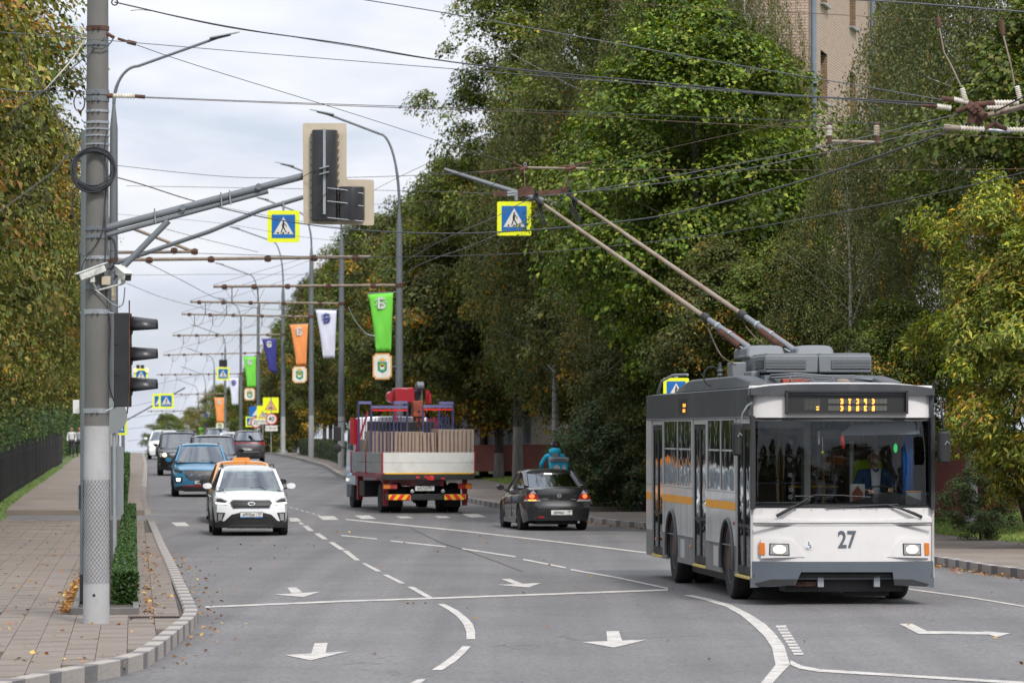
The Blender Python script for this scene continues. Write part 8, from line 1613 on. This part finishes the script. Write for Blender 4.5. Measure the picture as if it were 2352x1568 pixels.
# ------------------------------------------------------------------ people
def skinned(name, J, E_, m_, parent, sub=2):
    keys = list(J); me = bpy.data.meshes.new(name); me.from_pydata([J[k][0] for k in keys], [(keys.index(a), keys.index(b_)) for a, b_ in E_], []); me.materials.append(M[m_])
    o = bpy.data.objects.new(name, me); COL.objects.link(o); s_ = o.modifiers.new('skin', 'SKIN'); s_.use_smooth_shade = True
    for i, k in enumerate(keys):
        r = J[k][1]; me.skin_vertices[0].data[i].radius = r if isinstance(r, tuple) else (r, r)
    me.skin_vertices[0].data[0].use_root = True; sb = o.modifiers.new('sub', 'SUBSURF'); sb.levels = sub; sb.render_levels = sub
    dg = bpy.context.evaluated_depsgraph_get(); m2 = bpy.data.meshes.new_from_object(o.evaluated_get(dg)); o.modifiers.clear(); o.data = m2; m2.shade_smooth(); o.parent = parent; return o
def ell(name, parent, c, r, m_, cut=None, n=14):
    def fn(u, v, w_):
        p = Vector((u, 2 * v - 1, 2 * w_ - 1)); p.normalize(); q = Vector((p.x * r[0], p.y * r[1], p.z * r[2]))
        if cut: q = cut(q)
        return (c[0] + q.x, c[1] + q.y, c[2] + q.z)
    return obj(name, MB().boxmap(8, 8, 8, fn), m_, parent, smooth=80)
def head(t, c, hair='hair', s=1.0):  # faces -y
    c = Vector(c)
    def sk(u, v, w_):
        p = Vector((u, 2 * v - 1, 2 * w_ - 1)); p.normalize(); x, y, z = p
        q = Vector((x * .076, y * .096, z * .118)); 
        if z < 0: q.x *= 1 - .28 * (-z) ** 1.4; q.y *= 1 - .12 * (-z)
        if y < 0: q.y -= .020 * math.exp(-(x / .16) ** 2 - ((z + .18) / .22) ** 2); q.y += .010 * math.exp(-((abs(x) - .38) / .14) ** 2 - ((z - .06) / .12) ** 2); q.y -= .006 * math.exp(-(x / .35) ** 2 - ((z + .52) / .10) ** 2)
        return c + q * s
    obj('head', MB().boxmap(14, 14, 16, sk), 'skin', t, smooth=80)
    for sx in (-1, 1): ell('ear', t, c + Vector((sx * .078, .01, 0)) * s, (.012 * s, .022 * s, .032 * s), 'skin'); ell('eye', t, c + Vector((sx * .030, -.083, .012)) * s, (.014 * s, .008 * s, .007 * s), 's_black'); obj('eyebrow', MB().bar(c + Vector((sx * .014, -.094, .036)) * s, c + Vector((sx * .048, -.082, .036)) * s, .006, .008), 'hair', t)
    obj('mouth', MB().bar(c + Vector((-.024, -.091, -.058)) * s, c + Vector((.024, -.091, -.058)) * s, .004, .007), 'truck_red', t)
    if hair:
        def hr(q): 
            if q.z < .035 * s and q.y < .0: q = Vector((q.x * .8, q.y * .7, max(q.z, .02 * s)))
            return q
        ell('hair', t, c + Vector((0, .014, .022)) * s, (.084 * s, .094 * s, .108 * s), hair, hr)
def hand(t, w_, d, s=1.0):
    w_ = Vector(w_); d = Vector(d).normalized(); side = d.cross(Vector((0, 0, 1))).normalized(); up = side.cross(d)
    J = {'w': (w_, .022), 'p': (w_ + d * .05, (.036, .018)), 'q': (w_ + d * .085, (.038, .016))}; E_ = [('w', 'p'), ('p', 'q')]
    skinned('palm', J, E_, 'skin', t, 1)
    for i, (o_, l_) in enumerate(((-.028, .062), (-.010, .072), (.010, .068), (.027, .052))):
        b = w_ + d * .08 + side * o_; skinned('finger', {0: (b, .0095), 1: (b + d * l_ * .5 - up * .008, .009), 2: (b + d * l_ * .75 - up * .035, .008), 3: (b + d * l_ * .6 - up * .055, .007)}, [(0, 1), (1, 2), (2, 3)], 'skin', t, 1)
    b = w_ + d * .03 - side * .03; skinned('thumb', {0: (b, .011), 1: (b + d * .03 - side * .025, .010), 2: (b + d * .06 - side * .028 - up * .01, .008)}, [(0, 1), (1, 2)], 'skin', t, 1)
def person(label, loc, rz, pose, jacket, trousers, hair='hair', detail=True):
    t = thing('person', label, 'person', loc, rz); P = {k: Vector(v) for k, v in pose.items()}
    V = lambda k: P[k]; ch = V('chest'); pe = V('pelvis'); nk = V('neck'); hd = V('head')
    B = {'pelvis': (pe, (.11, .08)), 'belly': (pe.lerp(ch, .5), (.10, .07)), 'chest': (ch, (.12, .08)), 'neckb': (nk - Vector((0, 0, .05)), (.07, .06)), 'neck': (nk, .05), 'jaw': (hd - Vector((0, 0, .06)), .052)}
    E_ = [('pelvis', 'belly'), ('belly', 'chest'), ('chest', 'neckb'), ('neckb', 'neck'), ('neck', 'jaw')]
    for s_ in ('l', 'r'):
        B['sh' + s_] = (V('sh' + s_), .055); B['el' + s_] = (V('el' + s_), .040); B['wr' + s_] = (V('wr' + s_), .027); E_ += [('chest', 'sh' + s_), ('sh' + s_, 'el' + s_), ('el' + s_, 'wr' + s_)]
        B['hi' + s_] = (V('hi' + s_), .085); B['kn' + s_] = (V('kn' + s_), .058); B['an' + s_] = (V('an' + s_), .038); E_ += [('pelvis', 'hi' + s_), ('hi' + s_, 'kn' + s_), ('kn' + s_, 'an' + s_)]
    skinned('body', B, E_, 'skin', t)
    k_ = 1.5; JK = {k: (B[k][0], tuple(x * k_ for x in B[k][1]) if isinstance(B[k][1], tuple) else B[k][1] * 1.3) for k in ('pelvis', 'belly', 'chest', 'shl', 'shr', 'ell', 'elr')}; JK['neckb'] = (B['neckb'][0] + Vector((0, 0, .02)), (.075, .07))
    for s_ in ('l', 'r'): JK['wr' + s_] = (V('el' + s_).lerp(V('wr' + s_), .93), .042)
    skinned('jacket', JK, [('pelvis', 'belly'), ('belly', 'chest'), ('chest', 'neckb')] + [(a + s_, b_ + s_) if a != 'chest' else ('chest', b_ + s_) for s_ in 'lr' for a, b_ in (('chest', 'sh'), ('sh', 'el'), ('el', 'wr'))], jacket, t)
    TR = {'pelvis': (pe - Vector((0, 0, .02)), (.145, .115))}; e2 = []
    for s_ in 'lr': TR['hi' + s_] = (V('hi' + s_), .10); TR['kn' + s_] = (V('kn' + s_), .075); TR['an' + s_] = (V('an' + s_) + Vector((0, 0, .03)), .06); e2 += [('pelvis', 'hi' + s_), ('hi' + s_, 'kn' + s_), ('kn' + s_, 'an' + s_)]
    skinned('trousers', TR, e2, trousers, t)
    for s_ in 'lr': a = V('an' + s_); obj('shoe', MB().boxmap(4, 5, 2, lambda u, v, w_: (a.x + u * .045 * (1 - .3 * (1 - v) ** 3), a.y - .17 + v * .27, a.z - .075 + w_ * (.04 + .05 * v))), 's_black', t, smooth=60)
    head(t, hd, hair)
    if detail:
        for s_ in 'lr': hand(t, V('wr' + s_), (V('wr' + s_) - V('el' + s_)) + Vector((0, -.05, -.02)))
    return t
# ------------------------------------------------------------------ people placed
def bl(x, y, z): return Matrix.Translation(Bo) @ Matrix.Rotation(BZ, 4, 'Z') @ Vector((x, y, z))
SEAT = dict(pelvis=(0, 0, .22), chest=(0, -.02, .60), neck=(0, -.02, .80), head=(0, -.03, .93), shl=(.19, -.02, .70), shr=(-.19, -.02, .70), ell=(.27, -.20, .46), elr=(-.27, -.20, .46), wrl=(.17, -.44, .50), wrr=(-.17, -.44, .48), hil=(.10, -.02, .18), hir=(-.10, -.02, .18), knl=(.14, -.45, .20), knr=(-.14, -.45, .20), anl=(.14, -.50, -.22), anr=(-.14, -.50, -.22))
person('bus driver in navy jacket and white shirt at the wheel of the trolleybus', bl(.66, 1.42, 1.03), BZ, SEAT, 'cloth_navy', 'cloth_dark')
d = SC.objects['person']; obj('shirt_front', MB().prism([(-.05, .42), (.05, .42), (.07, .78), (0, .72), (-.07, .78)], lambda a, b_, q: (a, q, b_), -.185, -.165), 'cloth_white', d)
person('dark haired passenger seen low behind the trolleybus windscreen', bl(.02, 2.75, .62), BZ, SEAT, 'cloth_dark', 'cloth_dark', detail=False)
rc = creta.t; mw = rc.matrix_basis @ Vector((.37, 2.45, .42)); person('driver behind the windscreen of the white crossover', mw, rc.rotation_euler.z, {k: (v[0], v[1], v[2] * .96) for k, v in SEAT.items()}, 'cloth_dark', 'cloth_dark', detail=False)
# courier on an electric bicycle, seen from behind
Yc = 106.0; cx_ = PXX(1275, Yc); zc_ = gz(Yc) + .13 * 0
RIDE = dict(pelvis=(0, .0, .98), chest=(0, -.10, 1.40), neck=(0, -.13, 1.60), head=(0, -.15, 1.74), shl=(.20, -.11, 1.50), shr=(-.20, -.11, 1.50), ell=(.33, -.20, 1.26), elr=(-.33, -.20, 1.26), wrl=(.29, -.42, 1.12), wrr=(-.29, -.42, 1.12), hil=(.10, 0, .95), hir=(-.10, 0, .95), knl=(.13, -.36, .72), knr=(-.13, -.30, .66), anl=(.13, -.22, .36), anr=(-.13, -.28, .30))
cr = person('courier in a bright blue jacket and black helmet riding away behind the sedan', (cx_, Yc, zc_ + .08), PI + .12, RIDE, 'cloth_cyan', 'cloth_dark', hair=None)
cr.scale = (1.08, 1.08, 1.06)
hm = obj('helmet', MB().boxmap(10, 10, 8, lambda u, v, w_: (lambda p: (p.x * .125, -.15 + p.y * .15, 1.76 + max(p.z, -.35) * .135))(Vector((u, 2 * v - 1, 2 * w_ - 1)).normalized())), 'black_plastic', cr, smooth=70); obj('helmet_logo', MB().lathe((-.02, .005, 1.78), [(.035, -.004), (.035, .004)], 12, 'y'), 'boom_rust', hm); obj('helmet_mark', MB().lathe((.07, -.035, 1.79), [(.028, -.01), (.028, .01)], 12, 'y'), 'cloth_white', hm)
obj('jacket_panel', MB().box((-.0, .045, 1.53), (.16, .02, .15)), 'cloth_grey', cr, bevel=.02)
obj('hood', MB().boxmap(6, 4, 4, lambda u, v, w_: (lambda p: (p.x * .16, -.02 + p.y * .09, 1.60 + p.z * .10))(Vector((u, 2 * v - 1, 2 * w_ - 1)).normalized())), 'cloth_cyan', cr, smooth=70)
bx = thing('delivery_bag', 'bright blue box bag with grey lid strap on the courier back', 'delivery bag', (cx_ + .11, Yc - .36, zc_ + 1.16), .12)
M['box_cyan'] = mat('box_cyan', (.01, .33, .55), .6, vary=.05); obj('shell', MB().box((0, 0, .21), (.44, .40, .42)), 'box_cyan', bx, bevel=.04); obj('lid_strap', MB().box((-.02, -.02, .40), (.50, .44, .12)), 'cloth_grey', bx, bevel=.03)
obj('round_logo', MB().lathe((-.10, -.202, .17), [(.09, -.004), (.09, .004)], 18, 'y'), 'cloth_white', bx); obj('round_logo', MB().lathe((.10, -.202, .17), [(.055, -.004), (.055, .004)], 18, 'y').lathe((.10, -.202, .22), [(.04, -.004), (.04, .004)], 18, 'y'), 'cloth_white', bx); put_text('САМОКАТ', .06, 's_black', bx, (-.02, -.245, .40))
bk = thing('electric_bicycle', 'black delivery bicycle under the blue jacketed courier', 'bicycle', (cx_, Yc, zc_), PI + .12)
for y in (-.62, .50):
    wh = obj('wheel', MB().tube([(0, y + .31 * math.cos(a), .34 + .31 * math.sin(a)) for a in np.linspace(0, 2 * PI, 28)], .025, 6), 'tyre', bk, smooth=60); sp_ = MB()
    for k in range(10): a = k * 2 * PI / 10; sp_.bar((0, y, .34), (0, y + .3 * math.cos(a), .34 + .3 * math.sin(a)), .006, .006)
    obj('spokes', sp_, 'galv', wh)
obj('frame', MB().tube([(0, .50, .34), (0, .02, .36), (0, .12, .85)], .022, 7).tube([(0, .02, .36), (0, -.44, .80), (0, -.62, .34)], .026, 7).tube([(0, .10, .78), (0, -.42, .78)], .024, 7).tube([(0, .12, .85), (0, .5, .34)], .016, 6), 'trimblack', bk, smooth=60)
obj('handlebar', MB().tube([(-.32, -.36, 1.12), (-.1, -.42, 1.08), (.1, -.42, 1.08), (.32, -.36, 1.12)], .015, 7).tube([(0, -.42, 1.08), (0, -.44, .8)], .016, 6), 'trimblack', bk); obj('saddle', MB().boxmap(4, 4, 2, lambda u, v, w_: (u * (.04 + .07 * v), -.02 + v * .26, .88 + w_ * .06)), 'trimblack', bk, smooth=60)
obj('rack', MB().box((0, .48, .82), (.2, .5, .02)).tube([(.08, .5, .34), (.08, .5, .82)], .01, 5).tube([(-.08, .5, .34), (-.08, .5, .82)], .01, 5), 'trimblack', bk)
obj('rear_view_mirror', MB().lathe((.36, -.36, 1.30), [(.05, -.01), (.05, .01)], 12, 'y').tube([(.32, -.36, 1.12), (.36, -.36, 1.30)], .006, 5), 'trimblack', bk)
STAND = dict(pelvis=(0, 0, .98), chest=(0, 0, 1.32), neck=(0, -.01, 1.54), head=(0, -.02, 1.66), shl=(.19, 0, 1.44), shr=(-.19, 0, 1.44), ell=(.25, .04, 1.16), elr=(-.25, .0, 1.16), wrl=(.22, -.08, .92), wrr=(-.24, -.14, .93), hil=(.10, 0, .94), hir=(-.10, 0, .94), knl=(.11, -.12, .52), knr=(-.11, .08, .50), anl=(.11, -.08, .09), anr=(-.11, .26, .12))
Yp2 = 232; person('pedestrian in a white top walking far up the left pavement', (PXX(165, Yp2), Yp2, gz(Yp2) + .13), .1, STAND, 'cloth_white', 'cloth_dark', detail=False).scale = (1, 1, 1.0)
person('second far pedestrian in pale blue beside the one in white', (PXX(178, Yp2), Yp2 + 1, gz(Yp2) + .13), .1, STAND, 'cloth_grey', 'cloth_dark', detail=False)
# ------------------------------------------------------------------ fallen leaves
def litter(name, label, pts, size, seed):
    rg = np.random.default_rng(seed); P = np.array(pts); n = len(P); Nn = rg.normal(0, .35, (n, 3)) + np.array([0, 0, 1]); T_ = rg.normal(0, 1, (n, 3)); T_[:, 2] *= .2
    me = leaf_mesh(name, P, Nn, T_, size * rg.uniform(.6, 1.3, n), palette(rg, n, [(.33, .15, .05), (.42, .22, .06), (.25, .11, .05), (.50, .33, .08), (.17, .10, .05)], [3, 3, 3, 1, 1]), .75, .12, 'hedgeleaf')
    o = bpy.data.objects.new(name, me); COL.objects.link(o); setp(o, label=label, cat='leaf litter', kind='stuff')
rg = np.random.default_rng(77); pts = []
for _ in range(520): # drift along the left planter edge
    y = yb + abs(rg.normal(0, 6)) + .0; x = A0.x - .0962 * (y - yb) - abs(rg.normal(0, .07)) - .02; pts.append((x, y, gz(y) + .135 + rg.uniform(0, .05)))
for _ in range(420):
    y = 37 + 60 * rg.uniform() ** 1.5; x = XL(y) - .25 - rg.uniform(0, 4.5) ; pts.append((x, y, gz(y) + .138))
for _ in range(160):
    y = 38 + 40 * rg.uniform(); x = XL(y) + abs(rg.normal(0, .25)) + .04; pts.append((x, y, gz(y) + .012))
for _ in range(120):
    y = 38 + 70 * rg.uniform(); pts.append((XL(y) + rg.uniform(0, 12), y, gz(y) + .012))
for _ in range(160): # beside the right planter edge
    y = yb + 30 * rg.uniform() ** 1.6; x = A1.x - .0962 * (y - yb) + abs(rg.normal(0, .14)) + .06; pts.append((x, y, gz(y) + .137))
litter('fallen_leaves', 'brown fallen leaves scattered over the left pavement and kerb', pts, .062, 4)
pts = []
for _ in range(900): y = 58 + 52 * rg.uniform(); x = XR(y) - abs(rg.normal(0, .16)) - .02; pts.append((x, y, gz(y) + .012 + rg.uniform(0, .03) * (rg.uniform() < .4)))
for _ in range(700): y = 60 + 60 * rg.uniform(); x = XG(y) + rg.uniform(-.6, 6); pts.append((x, y, (lawn(x, y) if x > XG(y) else gz(y) + .13) + .02))
litter('fallen_leaves', 'yellow fallen leaves gathered along the right kerb and lawn', pts, .07, 5)
# trampled grass edge of the left fence strip
def gstrip(seed, n):
    rg = np.random.default_rng(seed); Y = rg.uniform(90, 190, n); X = np.array([XLG(y) for y in Y]) - rg.uniform(-.05, 1.2, n) ; Z_ = np.array([lawn(x, y) for x, y in zip(X, Y)]) + .03; P = np.stack([X, Y, Z_], 1)
    T_ = np.stack([rg.normal(0, .35, n), rg.normal(0, .35, n), np.ones(n)], 1); Nn = np.stack([rg.normal(0, .4, n), -np.ones(n), rg.uniform(.3, 1, n)], 1); me = leaf_mesh('verge_grass', P, Nn, T_, .13 * rg.uniform(.6, 1.3, n), palette(rg, n, [(.08, .14, .025), (.11, .17, .03)], [1, 1], .3), .28, 0, 'hedgeleaf')
    o = bpy.data.objects.new('verge_grass', me); COL.objects.link(o); setp(o, label='green grass verge at the foot of the iron fence', cat='grass', kind='stuff')
gstrip(6, 16000)
print('objects', len(SC.objects))
